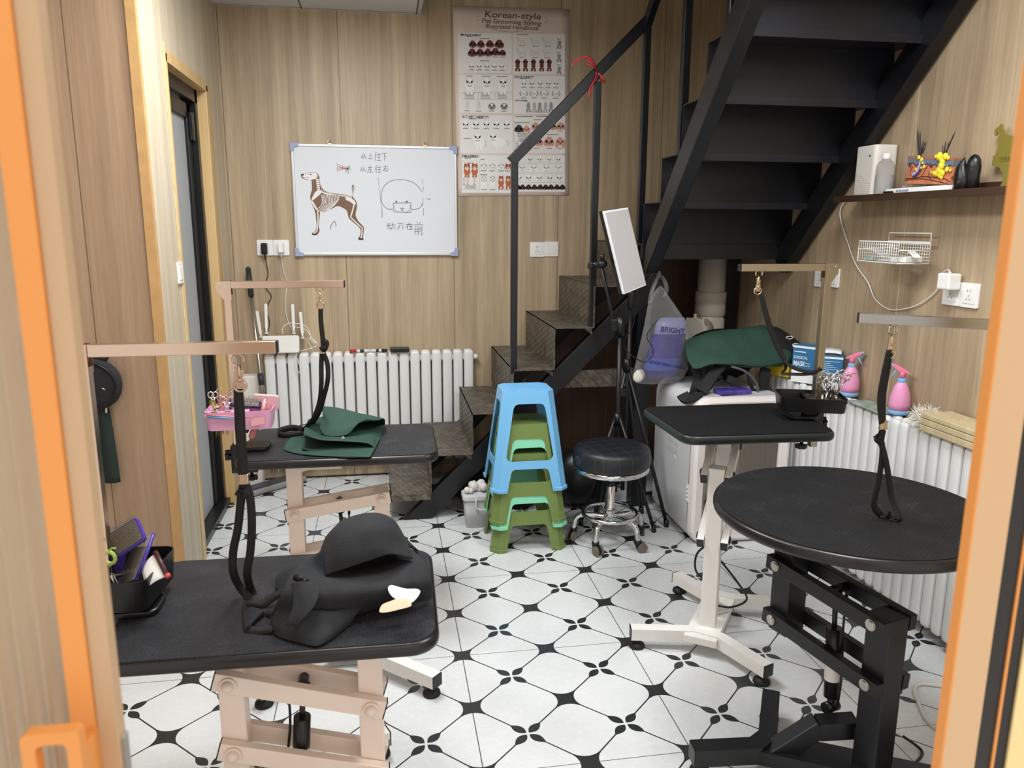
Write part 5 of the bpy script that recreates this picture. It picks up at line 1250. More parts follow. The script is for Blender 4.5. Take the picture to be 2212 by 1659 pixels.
o_ = ntG.nodes['Material Output']; t_ = ntG.nodes.new('ShaderNodeBsdfTransparent'); g_ = ntG.nodes.new('ShaderNodeBsdfGlossy'); g_.inputs['Roughness'].default_value = 0.03; lw = ntG.nodes.new('ShaderNodeFresnel'); mm = ntG.nodes.new('ShaderNodeMixShader')
lw.inputs[0].default_value = 1.45; ntG.links.new(lw.outputs[0], mm.inputs[0]); ntG.links.new(t_.outputs[0], mm.inputs[1]); ntG.links.new(g_.outputs[0], mm.inputs[2]); ntG.links.new(mm.outputs[0], o_.inputs[0])
m = MB(); m.prism(inner, 0.004, PXZ(cy0+0.022)); m.build('glass_window', mG, dc)

# ------------------------------------------------------------------ leashes, trays, tools and aprons on the tables
TGREEN = pm('green_canvas', '274539', 0.75, bump=0.35, bscale=420, var=0.08, vscale=25)
TBLACK = pm('black_faded_canvas', '212225', 0.85, bump=0.4, bscale=380, var=0.22, vscale=30)
def leash(label, hook_top, clip_z, pts1, pts2, mat_w=WEB, w=0.019, slider=None, side=(1, 0.2, 0), loops=(), group='grooming leashes', hookmat=GOLD):
    lo = thing('grooming_leash', label, 'leash', hook_top, group=group)
    snap_hook(lo, hook_top, mat=hookmat)
    h = Vector(hook_top)
    m = MB(); a = Vector((h.x, h.y, clip_z)); m.box(a-Vector((0, 0, 0.0)), (w*1.08, 0.006, 0.026), bev=0.0015); m.box(a+Vector((0, 0, 0.018)), (w*0.95, 0.005, 0.02), bev=0.001); m.build('crimp', hookmat, lo)
    for P in (pts1,)+((pts2,) if pts2 else ())+tuple(loops):
        m = MB(); m.ribbon(P, w, 0.0016, side, smoothing=6); m.build('strap', mat_w, lo)
    if slider is not None:
        m = MB(); s_ = Vector(slider); m.box(s_, (w*1.1, 0.009, 0.024), bev=0.002)
        for k in (-1, 1): m.box(s_+Vector((0, 0, k*0.009)), (w*1.16, 0.010, 0.003))
        m.build('slider', hookmat, lo)
    return lo
# back left table
y = -0.25
P = lambda px, py, yy=y: onY(px, py, yy)
leash('black grooming leash on the back left table arm, looped over the green apron', P(690, 615), P(692, 658).z, [P(693, 660), P(693, 690), P(697, 730), P(698, 752)], [P(700, 735, y-.012), P(706, 742, y-.012), P(700, 757, y-.012), P(693, 748, y-.012)], slider=P(696, 757),
      loops=([P(696, 757), P(694, 790), P(694, 830), P(690, 868, -.22), P(676, 905, -.2), P(655, 928, -.16)], [P(696, 757), P(707, 785), P(708, 820), P(699, 860, -.22), P(690, 890, -.2), P(672, 918, -.17), P(650, 930, -.16)]), w=0.0165)
# front left table
y = -1.3
P = lambda px, py, yy=y: onY(px, py, yy)
leash('black grooming leash on the front left table arm with a rose gold clip', P(514, 765), P(514, 828).z, [P(514, 832), P(515, 880), P(517, 930), P(521, 985), P(524, 1030)], [P(515, 835, y+.008), P(519, 880, y+.008), P(522, 940, y+.008), P(525, 990, y+.008), P(526, 1030, y+.008)], slider=P(527, 1035),
      loops=([P(527, 1040), P(521, 1075), P(514, 1140), P(504, 1190), P(504, 1235), P(520, 1270, -1.28), P(548, 1300, -1.30), P(562, 1308, -1.32)], [P(528, 1040), P(540, 1075), P(544, 1130), P(541, 1190), P(534, 1240), P(545, 1280, -1.27), P(564, 1306, -1.30)], [P(514, 1072, y-.004), P(524, 1060, y-.004), P(534, 1072, y-.004)]), w=0.0185, hookmat=ROSE)
# right white table
y = -0.55
P = lambda px, py, yy=y: onY(px, py, yy)
leash('black grooming leash slanting from the white table arm to its tool tray', P(1640, 583), P(1642, 622).z, [P(1642, 626), P(1650, 670), P(1666, 722), P(1684, 762), P(1695, 778)], [P(1643, 626, y+.01), P(1654, 668, y+.01), P(1670, 720, y+.01), P(1694, 774, y+.01)], slider=None, side=(0.9, 0.2, 0.3),
      loops=([P(1695, 778), P(1706, 790, -.56), P(1730, 800, -.57), P(1760, 804, -.575), P(1775, 800, -.56)], [P(1695, 780), P(1697, 795), P(1690, 806), P(1705, 808, -.56), P(1745, 808, -.575), P(1774, 797, -.565)]), w=0.014)
# round table
y = -1.30
q = Vector((0.955, -1.258)).lerp(Vector((1.335, -1.545)), 0.17)
yd = q.y
P = lambda px, py, yy=yd: onY(px, py, yy)
leash('black grooming leash hanging from the steel arm over the round table', P(1930, 702), P(1922, 752).z, [P(1923, 756), P(1917, 800), P(1908, 850), P(1907, 895), P(1908, 922)], [P(1921, 756, yd-.006), P(1905, 830, yd-.006), P(1901, 870, yd-.006), P(1905, 915, yd-.006)], slider=P(1908, 918),
      loops=([P(1908, 922), P(1900, 942), P(1894, 947, yd-.01), P(1905, 960), P(1905, 990), P(1898, 1040), P(1888, 1090), Vector((1.045, -1.30, 0.728))], [P(1908, 930), P(1904, 955), P(1911, 985), P(1918, 1020), P(1926, 1075), Vector((1.075, -1.335, 0.728)), Vector((1.06, -1.32, 0.726))], [Vector((1.045, -1.30, 0.728)), Vector((1.055, -1.31, 0.735)), Vector((1.066, -1.31, 0.726)), Vector((1.073, -1.33, 0.728))]), w=0.0185)

def scissors(name, label, base, up, out, mat, L=0.17, ring=0.0125, group=None, ringmat=None, op=0.22, blade_down=True):
    """haircutting scissors: two ring handles at the top, blades pointing down along -up"""
    b = Vector(base); u = Vector(up).normalized(); o_ = Vector(out); o_ = (o_-u*o_.dot(u)).normalized(); n = u.cross(o_)
    t = thing(name, label, 'scissors', base, group=group)
    for sg in (1, -1):
        d = (u+o_*op*sg).normalized(); c = b+d*(L*0.44)
        m = MB(); m.tube([b+n*0.002*sg, b+d*L*0.18, c-d*ring*1.0], [0.0032, 0.0028, 0.0026], 8)
        bl = (-u+o_*op*0.25*sg).normalized()
        m.loft([[b+o_*0.005+n*.002*sg, b-o_*0.005+n*.002*sg, b+n*.0045*sg], [b+bl*L*0.5+o_*.002+n*.001*sg, b+bl*L*0.5-o_*.002+n*.001*sg, b+bl*L*0.5+n*.002*sg], [b+bl*L*0.62, b+bl*L*0.62+o_*.0005, b+bl*L*0.62+n*.0005]])
        m.sph(b, 0.0045, seg=8); m.build('scissor_blade', mat, t)
        m = MB(); s2 = d.orthogonal(); e1 = o_; e2 = d
        m.tube([c+e1*ring*math.cos(a)+e2*ring*1.15*math.sin(a) for a in [2*PI*k/20 for k in range(20)]], 0.0026 if ringmat is None else 0.0042, 8, closed=True)
        if sg == 1: m.tube([c+e2*ring*1.1, c+e2*(ring*1.1+0.012)+e1*0.008, c+e2*(ring+0.016)+e1*0.02], 0.0018, 6, smoothing=3)
        m.build('finger_ring', ringmat or mat, t)
    return t
PADM = pm('grey_pin_pad', '7d7466', 0.7)
def slicker(name, label, c, face, along, w, h, mat, pinmat, handle=None, hmat=None):
    """slicker brush: slightly curved plate with a bed of fine bent pins"""
    c = Vector(c); n = Vector(face).normalized(); a = Vector(along); a = (a-n*a.dot(n)).normalized(); b_ = n.cross(a)
    t = thing(name, label, 'brush', c); M4 = Matrix(((a.x, b_.x, n.x, c.x), (a.y, b_.y, n.y, c.y), (a.z, b_.z, n.z, c.z), (0, 0, 0, 1)))
    m = MB(); m.prism(rrect(w, h, 0.008, 4), 0.012, M4 @ T(0, 0, -0.012), bev=0.003); m.build('brush_plate', mat, t)
    m = MB(); m.prism(rrect(w*0.86, h*0.84, 0.005, 3), 0.002, M4); m.build('pin_pad', PADM, t)
    m = MB(); rnd = random.Random(4)
    for i in range(int(w/0.0048)):
        for j in range(int(h/0.0062)):
            p = M4 @ Vector((-w/2+0.006+i*0.0048, -h/2+0.006+j*0.0062, 0)); q = p+n*0.010+a*rnd.uniform(-.0006, .0006); r = q+n*0.006+b_*0.004
            m.tube([p, q, r], 0.0005, 3)
    m.build('bristle_bed', pinmat, t)
    if handle is not None:
        m = MB(); m.tube([c-n*0.008, c.lerp(Vector(handle), 0.25), Vector(handle)], [0.008, 0.011, 0.013], 12, smoothing=4); m.sph(handle, 0.0128); m.build('brush_handle', hmat or mat, t)
    return t
def comb(name, label, p0, p1, tdir, mat, tmat, tl=0.03, n=30, r=0.004, flat=True):
    p0, p1 = Vector(p0), Vector(p1); td = Vector(tdir).normalized()
    t = thing(name, label, 'comb', p0); m = MB(); m.cyl(p0, p1, r, seg=10); m.sph(p0, r); m.sph(p1, r); m.build('comb_spine', mat, t)
    m = MB()
    for k in range(n): q = p0.lerp(p1, 0.03+0.94*k/(n-1)); m.cyl(q, q+td*tl, 0.0007, 0.0004, seg=5)
    m.build('comb_teeth', tmat, t); return t
def tray_shell(name, label, cen, rz, w, d, z0, z1, mat, wall=0.003, shelf=None, shelf_frac=0.45):
    """open tray with rounded corners; part of the top covered by a deck with holes"""
    t = thing(name, label, 'tray', (cen[0], cen[1], z0), rz)
    o1 = rrect(w, d, 0.025, 5); i1 = rrect(w-2*wall, d-2*wall, 0.022, 5); ob = rrect(w-0.012, d-0.012, 0.022, 5)
    m = MB(); h = z1-z0
    m.loft([[Vector((*p, 0)) for p in ob], [Vector((*p, h)) for p in o1], [Vector((*p, h)) for p in i1], [Vector((*p, wall)) for p in rrect(w-2*wall-.012, d-2*wall-.012, 0.02, 5)]], smooth=False)
    m.build('tray_body', mat, t, world=False, sm=40)
    if shelf:
        x0, x1 = shelf; m = MB(); m.prism([(x0, -d/2+wall), (x1, -d/2+wall), (x1, d/2-wall), (x0, d/2-wall)], 0.003, T(0, 0, h-0.012)); m.mi = 1; n = 3
        for i in range(n):
            for j in range(2): m.prism([((x0+(x1-x0)*(i+0.5)/n)+0.012*math.cos(a), (j-0.5)*d*0.42+0.012*math.sin(a)) for a in [2*PI*k/18 for k in range(18)]], 0.0006, T(0, 0, h-0.0092))
        m.build('tray_deck', [mat, SLOT], t, world=False)
    m = MB(); m.box((0, 0, -0.012), (0.045, 0.045, 0.026), bev=0.004); m.build('tray_clamp', BLACKP, t, world=False)
    return t
# ---- black tray at the front left
ta_c = (-0.872, -1.27); tz0, tz1 = 0.638, 0.71
tray_shell('tool_tray', 'black tool tray full of combs at the end of the front left table', ta_c, -0.1, 0.235, 0.20, tz0, tz1, BLACKP)
PURP = pm('violet_plastic', '4a3a9c', 0.35); PIN = pm('steel_pins', '8b857c', 0.35, 0.8); LIME = pm('lime_silicone', 'a8c558', 0.35, trans=0.0); MAR = pm('maroon_plastic', '4a1f26', 0.35)
P = lambda px, py, yy: onY(px, py, yy)
slicker('slicker_brush', 'violet slicker brush with bent steel pins in the black tray', P(272, 1160, -1.27), (-0.30, -0.80, 0.50), (0.80, -0.1, 0.60), 0.078, 0.062, PURP, PIN, handle=(-0.87, -1.25, 0.66))
scissors('ring_scissors', 'scissors with lime green finger rings in the black tray', P(240, 1240, -1.335), (-0.15, -0.25, 0.9), (0.8, -0.4, 0), STEEL, 0.12, 0.016, ringmat=LIME, op=0.35)
comb('grooming_comb', 'violet grooming comb with long metal teeth leaning out of the black tray', P(332, 1153, -1.27), P(296, 1250, -1.33), (-0.85, -0.1, -0.3), PURP, PIN, 0.045, 34, 0.0042)
fc = thing('flea_comb', 'maroon comb holding a white strip of paper in the black tray', 'comb', P(348, 1218, -1.31))
m = MB(); m.tube([P(335, 1192, -1.29), P(363, 1246, -1.34)], 0.0055, 8); m.build('comb_spine', MAR, fc)
m = MB(); m.tube([P(361, 1241, -1.335), P(364, 1247, -1.341)], 0.0062, 8); m.build('red_tip', pm('red_plastic', 'd2544a', 0.4), fc)
def pg(u, v):
    a, b_ = P(334, 1196, -1.292), P(357, 1246, -1.338); c, d_ = P(304, 1228, -1.31), P(316, 1270, -1.352)
    return a.lerp(b_, u).lerp(c.lerp(d_, u), v)+Vector((0, 0, 0.003*math.sin(v*3.1)))
m = MB(); m.grid(pg, 6, 6); m.build('paper_strip', pm('white_paper_strip', 'e9e6de', 0.6), fc, mod=[('SOLIDIFY', dict(thickness=0.001))])
comb('grooming_comb', 'black grooming comb lying low in the black tray', (-0.92, -1.335, 0.70), (-0.80, -1.30, 0.70), (0.1, 0.9, -0.1), BLACKP, PIN, 0.04, 30, 0.005)
# ---- pink tray at the back left table
pc_ = (-0.745, -0.262)
PNKP = pm('pink_tray_plastic', 'dda3c4', 0.35); PNKB = pm('pale_pink_plastic', 'eebfc4', 0.35)
tray_shell('tool_tray', 'pink tool tray clamped to the back left table post', pc_, 0.03, 0.225, 0.15, 0.772, 0.838, PNKP, shelf=(-0.11, 0.03))
m = MB(); q = P(557, 910, -0.338); m.prism([(0, 0), (0.045, 0.008), (0.045, 0.032), (0.01, 0.03), (0, 0.02)], 0.0008, Matrix.Translation(P(543, 921, -0.342)) @ RX(PI/2)); tag(m.build('paper_tag', pm('pink_paper', 'e8aaae', 0.6)), 'small pink tag stuck to the front of the pink tray', 'tag')
slicker('slicker_brush', 'navy slicker brush lying pins up on the pink tray', P(530, 868, -0.24), (0.15, -0.25, 0.95), (0.93, 0.1, -0.2), 0.11, 0.05, pm('navy_plastic', '262050', 0.3), PIN)
slicker('slicker_brush', 'pale pink slicker brush standing in the pink tray', P(576, 867, -0.22), (0.1, 0.9, 0.1), (0.97, -0.1, -0.08), 0.09, 0.056, PNKB, PIN, handle=P(545, 942, -0.27), hmat=pm('salmon_plastic', 'dd8f8d', 0.35))
m = MB(); m.loft([[P(565, 900, -0.29)+Vector((x, yy, 0)) for x, yy in ((-.01, 0), (0, -.006), (.01, 0), (0, .006))], [P(572, 862, -0.29)+Vector((x, yy, 0)) for x, yy in ((-.003, 0), (0, -.003), (.003, 0), (0, .003))]]); tag(m.build('plastic_pick', PNKB), 'pale pink pointed pick standing in the pink tray', 'pick')
OLV = pm('olive_gold_metal', '9a9a35', 0.2, 1.0); PNKM = pm('pink_metal', 'd99aa5', 0.25, 0.9)
for nm, px, py, mt, lb, op in (('hair_scissors', 459, 868, CHROME, 'silver scissors standing at the end of the pink tray', 0.12), ('hair_scissors', 468, 884, OLV, 'olive gold scissors standing in the pink tray', 0.25), ('hair_scissors', 480, 876, PNKM, 'rose pink scissors standing in the pink tray', 0.14), ('hair_scissors', 489, 878, CHROME, 'silver scissors standing beside the navy slicker brush', 0.2)):
    b0 = P(px, py, -0.27); scissors(nm, lb, (b0.x, b0.y, b0.z-0.03), (0.06, 0, 1), (1, 0.2, 0), mt, 0.125, 0.0095, op=op, group='scissors in the pink tray')
m = MB(); m.tube([P(447, 897, -0.34), P(480, 899, -0.342), P(540, 902, -0.345)], [.003, .0034, .0018], 8); tag(m.build('tail_comb', pm('coral_comb', 'c97f84', 0.4)), 'thin coral comb along the edge of the pink tray', 'comb')
m = MB(); m.tube([P(448, 901, -0.345), P(480, 903, -0.346), P(520, 905, -0.346)], [.003, .0036, .0018], 8); tag(m.build('tail_comb', pm('blue_comb', '4f94c4', 0.4)), 'thin blue comb along the edge of the pink tray', 'comb')
# ---- black tray at the white table
tray_shell('tool_tray', 'black tool tray on the white table post, scissors in its holes', (1.262, -0.555), -0.32, 0.225, 0.165, 0.835, 0.885, BLACKP, shelf=(-0.02, 0.108))
rnd = random.Random(11)
for k, (px, py) in enumerate(((1778, 845), (1788, 838), (1796, 842), (1806, 846), (1812, 836), (1783, 852))):
    b0 = P(px, py, -0.585+0.012*(k % 3)); scissors('hair_scissors', 'silver hair scissors standing handles up in the black tray on the white table', (b0.x, b0.y, b0.z-0.012), (rnd.uniform(-.3, .45), rnd.uniform(-.2, .2), 1), (1, rnd.uniform(-.6, .6), 0), CHROME if k % 2 else STEEL, 0.135, 0.0105, op=rnd.uniform(0.25, 0.42), group='silver scissors in the black tray')

# ---- folded black apron on the front left table
def surf(rows, n=28, per=5, close=False):
    """smooth surface through rows of 3-D points"""
    R = []
    for r in rows:
        sp_ = smooth_path([Vector(p) for p in r], 8); L = [0.0]
        for a, b_ in zip(sp_, sp_[1:]): L.append(L[-1]+(b_-a).length)
        out = []
        for i in range(n):
            t = L[-1]*i/(n-1); k = max(j for j in range(len(L)) if L[j] <= t+1e-9)
            if k >= len(sp_)-1: out.append(sp_[-1]); continue
            f = (t-L[k])/max(1e-9, L[k+1]-L[k]); out.append(sp_[k].lerp(sp_[k+1], f))
        R.append(out)
    cols = [smooth_path([R[j][i] for j in range(len(R))], per) for i in range(n)]
    return [[cols[i][j] for i in range(n)] for j in range(len(cols[0]))]
def sheet(mb, rows, n=28, per=5, wr=0.0, seed=1):
    S = surf(rows, n, per); rnd = random.Random(seed); ph = [(rnd.uniform(15, 60), rnd.uniform(15, 60), rnd.uniform(0, 6)) for _ in range(6)]
    if wr:
        for r in S:
            for p in r: p.z += wr*sum(math.sin(a*p.x+b_*p.y+c) for a, b_, c in ph)/6
    mb.loft(S, closed=False, smooth=True)
BZ = ZB+0.002
def B(px, py, h): return onZ(px, py, BZ+h)
ap = thing('folded_apron', 'faded black apron folded in a heap on the front left table', 'apron', (-0.33, -1.33, BZ))
SOL = [('SOLIDIFY', dict(thickness=0.005, offset=0)), ('SUBSURF', dict(levels=0, render_levels=1))]
Yb = lambda px, py, y: onY(px, py, y)
# main body: front hem -> roll front -> top -> hump -> behind
m = MB(); sheet(m, [
    [B(588, 1352, .004), B(660, 1352, .006), B(740, 1338, .004), B(830, 1308, .012), B(905, 1300, .016), B(932, 1296, .014)],
    [B(586, 1330, .018), B(650, 1335, .025), B(730, 1330, .022), B(820, 1306, .026), B(905, 1293, .026), B(936, 1285, .02)],
    [Yb(603, 1292, -1.44), Yb(670, 1292, -1.46), Yb(740, 1288, -1.46), Yb(820, 1278, -1.44), Yb(895, 1262, -1.42), Yb(934, 1262, -1.40)],
    [Yb(618, 1258, -1.41), Yb(690, 1260, -1.42), Yb(760, 1258, -1.42), Yb(825, 1250, -1.40), Yb(890, 1232, -1.38), Yb(928, 1232, -1.37)],
    [Yb(640, 1225, -1.36), Yb(700, 1243, -1.37), Yb(760, 1240, -1.36), Yb(825, 1228, -1.34), Yb(885, 1212, -1.33), Yb(918, 1215, -1.33)],
    [Yb(690, 1190, -1.27), Yb(715, 1232, -1.30), Yb(770, 1215, -1.28), Yb(830, 1205, -1.27), Yb(880, 1196, -1.27), Yb(905, 1200, -1.27)],
    [Yb(702, 1165, -1.20), Yb(735, 1132, -1.20), Yb(775, 1116, -1.20), Yb(815, 1114, -1.20), Yb(852, 1130, -1.20), Yb(878, 1180, -1.20)],
    [B(690, 1200, .06), B(725, 1165, .06), B(775, 1150, .06), B(830, 1150, .06), B(870, 1160, .05), B(895, 1185, .03)],
    [B(690, 1215, .004), B(730, 1190, .004), B(780, 1180, .004), B(835, 1180, .004), B(880, 1180, .004), B(905, 1190, .004)]], 30, 5, 0.0025, 3)
m.build('apron_body', TBLACK, ap, mod=SOL)
# pocket flap standing proud of the roll: lower lip curved, dark slot below
m = MB(); sheet(m, [
    [Yb(702, 1244, -1.385), Yb(730, 1234, -1.39), Yb(770, 1220, -1.39), Yb(815, 1206, -1.38), Yb(850, 1198, -1.37), Yb(893, 1207, -1.34)],
    [Yb(701, 1215, -1.36), Yb(730, 1200, -1.375), Yb(770, 1190, -1.38), Yb(815, 1180, -1.37), Yb(850, 1178, -1.35), Yb(885, 1190, -1.32)],
    [Yb(702, 1180, -1.31), Yb(730, 1155, -1.33), Yb(770, 1140, -1.335), Yb(812, 1134, -1.33), Yb(848, 1142, -1.31), Yb(878, 1172, -1.28)],
    [Yb(706, 1158, -1.25), Yb(736, 1128, -1.25), Yb(775, 1113, -1.25), Yb(815, 1110, -1.25), Yb(850, 1124, -1.24), Yb(872, 1160, -1.23)],
    [Yb(715, 1165, -1.17), Yb(740, 1135, -1.17), Yb(780, 1122, -1.17), Yb(815, 1120, -1.17), Yb(850, 1135, -1.17), Yb(868, 1170, -1.17)]], 26, 5, 0.002, 5)
m.build('pocket_flap', TBLACK, ap, mod=SOL)
# side panel spreading to the left, and the lower fold with its pointed tip
m = MB(); sheet(m, [
    [B(596, 1275, .006), B(630, 1285, .015), B(680, 1290, .03), B(720, 1290, .04)],
    [B(594, 1255, .02), B(615, 1240, .035), B(665, 1240, .055), B(720, 1245, .06)],
    [B(600, 1240, .025), B(625, 1220, .035), B(665, 1205, .05), B(715, 1205, .06)],
    [B(622, 1222, .004), B(645, 1210, .004), B(690, 1195, .004), B(720, 1188, .004)]], 18, 5, 0.002, 8)
m.build('side_panel', TBLACK, ap, mod=SOL)
m = MB(); sheet(m, [
    [B(584, 1352, .002), B(600, 1375, .002), B(640, 1388, .002), B(680, 1397, .003), B(700, 1390, .004), B(760, 1345, .004)],
    [B(583, 1345, .012), B(600, 1352, .02), B(640, 1362, .022), B(682, 1378, .016), B(710, 1370, .016), B(765, 1335, .014)],
    [B(590, 1330, .03), B(615, 1330, .035), B(650, 1338, .035), B(690, 1350, .03), B(720, 1345, .028), B(775, 1322, .024)],
    [B(600, 1310, .045), B(640, 1312, .05), B(680, 1315, .05), B(715, 1318, .045), B(745, 1315, .04), B(790, 1305, .035)]], 24, 5, 0.002, 9)
m.build('lower_fold', TBLACK, ap, mod=SOL)
m = MB(); sheet(m, [[Yb(628, 1258, -1.435), Yb(634, 1300, -1.475), Yb(622, 1340, -1.50), Yb(610, 1352, -1.50)], [Yb(650, 1256, -1.445), Yb(660, 1290, -1.48), Yb(650, 1330, -1.505), Yb(634, 1352, -1.51)], [Yb(690, 1258, -1.44), Yb(690, 1285, -1.475), Yb(672, 1320, -1.505), Yb(640, 1350, -1.515)]], 18, 5, 0.001, 12)
m.build('folded_hem', TBLACK, ap, mod=SOL)
m = MB()
m.ribbon([B(622, 1275, .035), B(590, 1290, .02), B(566, 1306, .006), B(545, 1305, .004), B(528, 1312, .003), B(526, 1340, .003), B(532, 1362, .003), B(548, 1345, .004), B(572, 1326, .006), B(596, 1322, .015)], 0.02, 0.0016, lambda t: (0.5, 0.6, 0.8), smoothing=6)
m.build('tie_strap', WEB, ap)
m = MB(); m.ribbon([B(532, 1360, .003), B(560, 1362, .004), B(590, 1358, .01)], 0.018, 0.0016, (0, 1, 0.5), smoothing=5); m.build('tie_strap', WEB, ap)
m = MB(); a, b_ = Yb(638, 1246, -1.40), Yb(662, 1258, -1.42); m.tube([a, b_], 0.0075, 8); m.box(a.lerp(b_, 0.6), (0.008, 0.017, 0.018)); m.build('buckle', BLACKP, ap)
# plain two-tone cloth patch on the roll
m = MB()
def patch(mb, pts, yo, seg=3):
    P_ = smooth_path([Vector(p) for p in pts], seg, True); c = sum(P_, Vector())/len(P_); c.y -= 0.0015
    vs = [mb.bm.verts.new(p) for p in P_]; vc = mb.bm.verts.new(c)
    for a, b2 in zip(vs, vs[1:]+vs[:1]):
        f = mb.bm.faces.new((a, b2, vc)); f.smooth = True; f.material_index = mb.mi
Q = lambda px, py: onY(px, py, -1.432-0.0009*(py-1262)-(0.02 if py > 1285 else 0.012))
patch(m, [Q(838, 1270), (Q(845, 1264)), Q(862, 1268), Q(880, 1272), Q(900, 1272), Q(908, 1278), Q(900, 1292), Q(888, 1302), Q(870, 1300), Q(852, 1292), Q(842, 1282)], 0)
m.mi = 1
patch(m, [Q(820, 1322), Q(824, 1308), Q(834, 1302), Q(845, 1298), Q(862, 1292), Q(878, 1293), Q(888, 1303), Q(886, 1310), Q(860, 1317), Q(838, 1322)], 0)
m.build('cloth_patch', [pm('white_patch', 'f1eeec', 0.7), pm('peach_patch', 'efc5a8', 0.7)], ap)

# ---- folded green apron on the back left table
AZ = ZA+0.002
def A_(px, py, h): return onZ(px, py, AZ+h)
ga = thing('folded_apron', 'dark green apron folded in layers on the back left table', 'apron', (-0.43, -0.17, AZ))
m = MB(); sheet(m, [[A_(612, 972, .002), A_(640, 980, .003), A_(690, 985, .004), A_(800, 988, .004)], [A_(618, 955, .006), A_(650, 962, .008), A_(700, 966, .008), A_(810, 970, .008)], [A_(640, 935, .006), A_(680, 938, .008), A_(730, 940, .008), A_(822, 945, .008)]], 22, 6, 0.0012, 2)
m.build('bottom_layer', TGREEN, ga, mod=SOL)
def vprof(fr, bk, n=20):
    """a folded layer seen end-on: a front profile curve and a back profile curve joined by a sheet"""
    mid = [(Vector(a)+Vector(b_))/2+Vector((0, 0, 0.003)) for a, b_ in zip(fr, bk)]
    return [fr, mid, bk]
yf, yb_ = -0.345, -0.06
m = MB(); sheet(m, vprof([Yb(652, 970, yf), Yb(690, 976, yf), Yb(740, 980, yf), Yb(790, 984, yf), Yb(808, 978, yf), Yb(806, 966, yf), Yb(790, 957, yf), Yb(740, 953, yf), Yb(690, 950, yf), Yb(655, 938, yf)],
    [Yb(655, 950, yb_), Yb(690, 954, yb_), Yb(740, 958, yb_), Yb(805, 956, yb_), Yb(828, 948, yb_), Yb(830, 938, yb_), Yb(818, 928, yb_), Yb(760, 925, yb_), Yb(700, 922, yb_), Yb(660, 915, yb_)]), 40, 6, 0.001, 4)
m.build('folded_layer', TGREEN, ga, mod=SOL)
yf2 = -0.30
m = MB(); sheet(m, vprof([Yb(672, 945, yf2), Yb(720, 950, yf2), Yb(760, 951, yf2), Yb(792, 954, yf2), Yb(806, 962, yf2), Yb(812, 972, yf2)], [Yb(690, 915, -.05), Yb(740, 912, -.05), Yb(790, 915, -.05), Yb(822, 920, -.05), Yb(832, 930, -.05), Yb(834, 945, -.05)]), 26, 6, 0.001, 6)
m.build('folded_layer', TGREEN, ga, mod=SOL)
m = MB(); sheet(m, [[Yb(690, 925, -.27), Yb(700, 940, -.28), Yb(722, 944, -.285), Yb(748, 940, -.28), Yb(758, 932, -.27)],
    [Yb(696, 905, -.24), Yb(712, 922, -.255), Yb(735, 925, -.26), Yb(765, 918, -.25), Yb(786, 906, -.22)],
    [Yb(698, 890, -.19), Yb(715, 900, -.20), Yb(745, 905, -.21), Yb(785, 908, -.20), Yb(815, 908, -.17)],
    [Yb(698, 879, -.12), Yb(725, 882, -.12), Yb(762, 890, -.12), Yb(800, 898, -.12), Yb(830, 905, -.10)],
    [Yb(705, 888, -.03), Yb(735, 890, -.03), Yb(770, 898, -.03), Yb(805, 905, -.03), Yb(832, 915, -.02)],
    [A_(700, 918, .004), A_(735, 918, .004), A_(770, 918, .004), A_(805, 918, .004), A_(830, 920, .004)]], 26, 6, 0.0012, 7)
m.build('upper_panel', TGREEN, ga, mod=SOL)
m = MB(); m.grid(lambda u, v: Yb(775+32*u, 890+10*u+4*v, -.115+.03*v), 5, 3); m.build('white_lining', pm('white_lining_cloth', 'e8eeee', 0.7), ga, mod=[('SOLIDIFY', dict(thickness=0.002))])
m = MB(); a = Yb(741, 946, -.305); m.cyl(a, a+Vector((0, -0.004, 0.001)), 0.006, seg=14); m.build('snap_button', STEEL, ga)
m = MB(); sheet(m, [[Yb(660, 935, -.2), Yb(680, 940, -.22), Yb(700, 940, -.24)], [Yb(662, 915, -.14), Yb(680, 912, -.16), Yb(698, 910, -.18)], [Yb(666, 906, -.08), Yb(682, 904, -.08), Yb(698, 900, -.08)]], 12, 5, 0.001, 11); m.build('side_strap', TGREEN, ga, mod=SOL)
m = MB(); m.ribbon([A_(655, 928, .02), A_(630, 924, .02), A_(606, 930, .018), A_(600, 936, .018), A_(612, 940, .018), A_(640, 938, .018), A_(655, 935, .02)], 0.024, 0.0018, (0, 0.1, 1), smoothing=6); m.build('waist_strap', WEB, ga)
m = MB(); c0 = A_(655, 925, .018); m.tube([c0+Vector((0.022*math.cos(t), 0.004*math.sin(2*t), 0.014*math.sin(t))) for t in [2*PI*k/14 for k in range(14)]], 0.0022, 6, closed=True); m.build('cord_loop', BLACKP, ga)

# ------------------------------------------------------------------ right wall
NR, PR = 33, 0.0561
radR = radiator('radiator', 'long white column radiator under the shelf, spray bottles on top', (1.683, 0.52, 0), (0, -1, 0), (-1, 0, 0), NR, PR, PR*0.86, 0.045, 0.755)
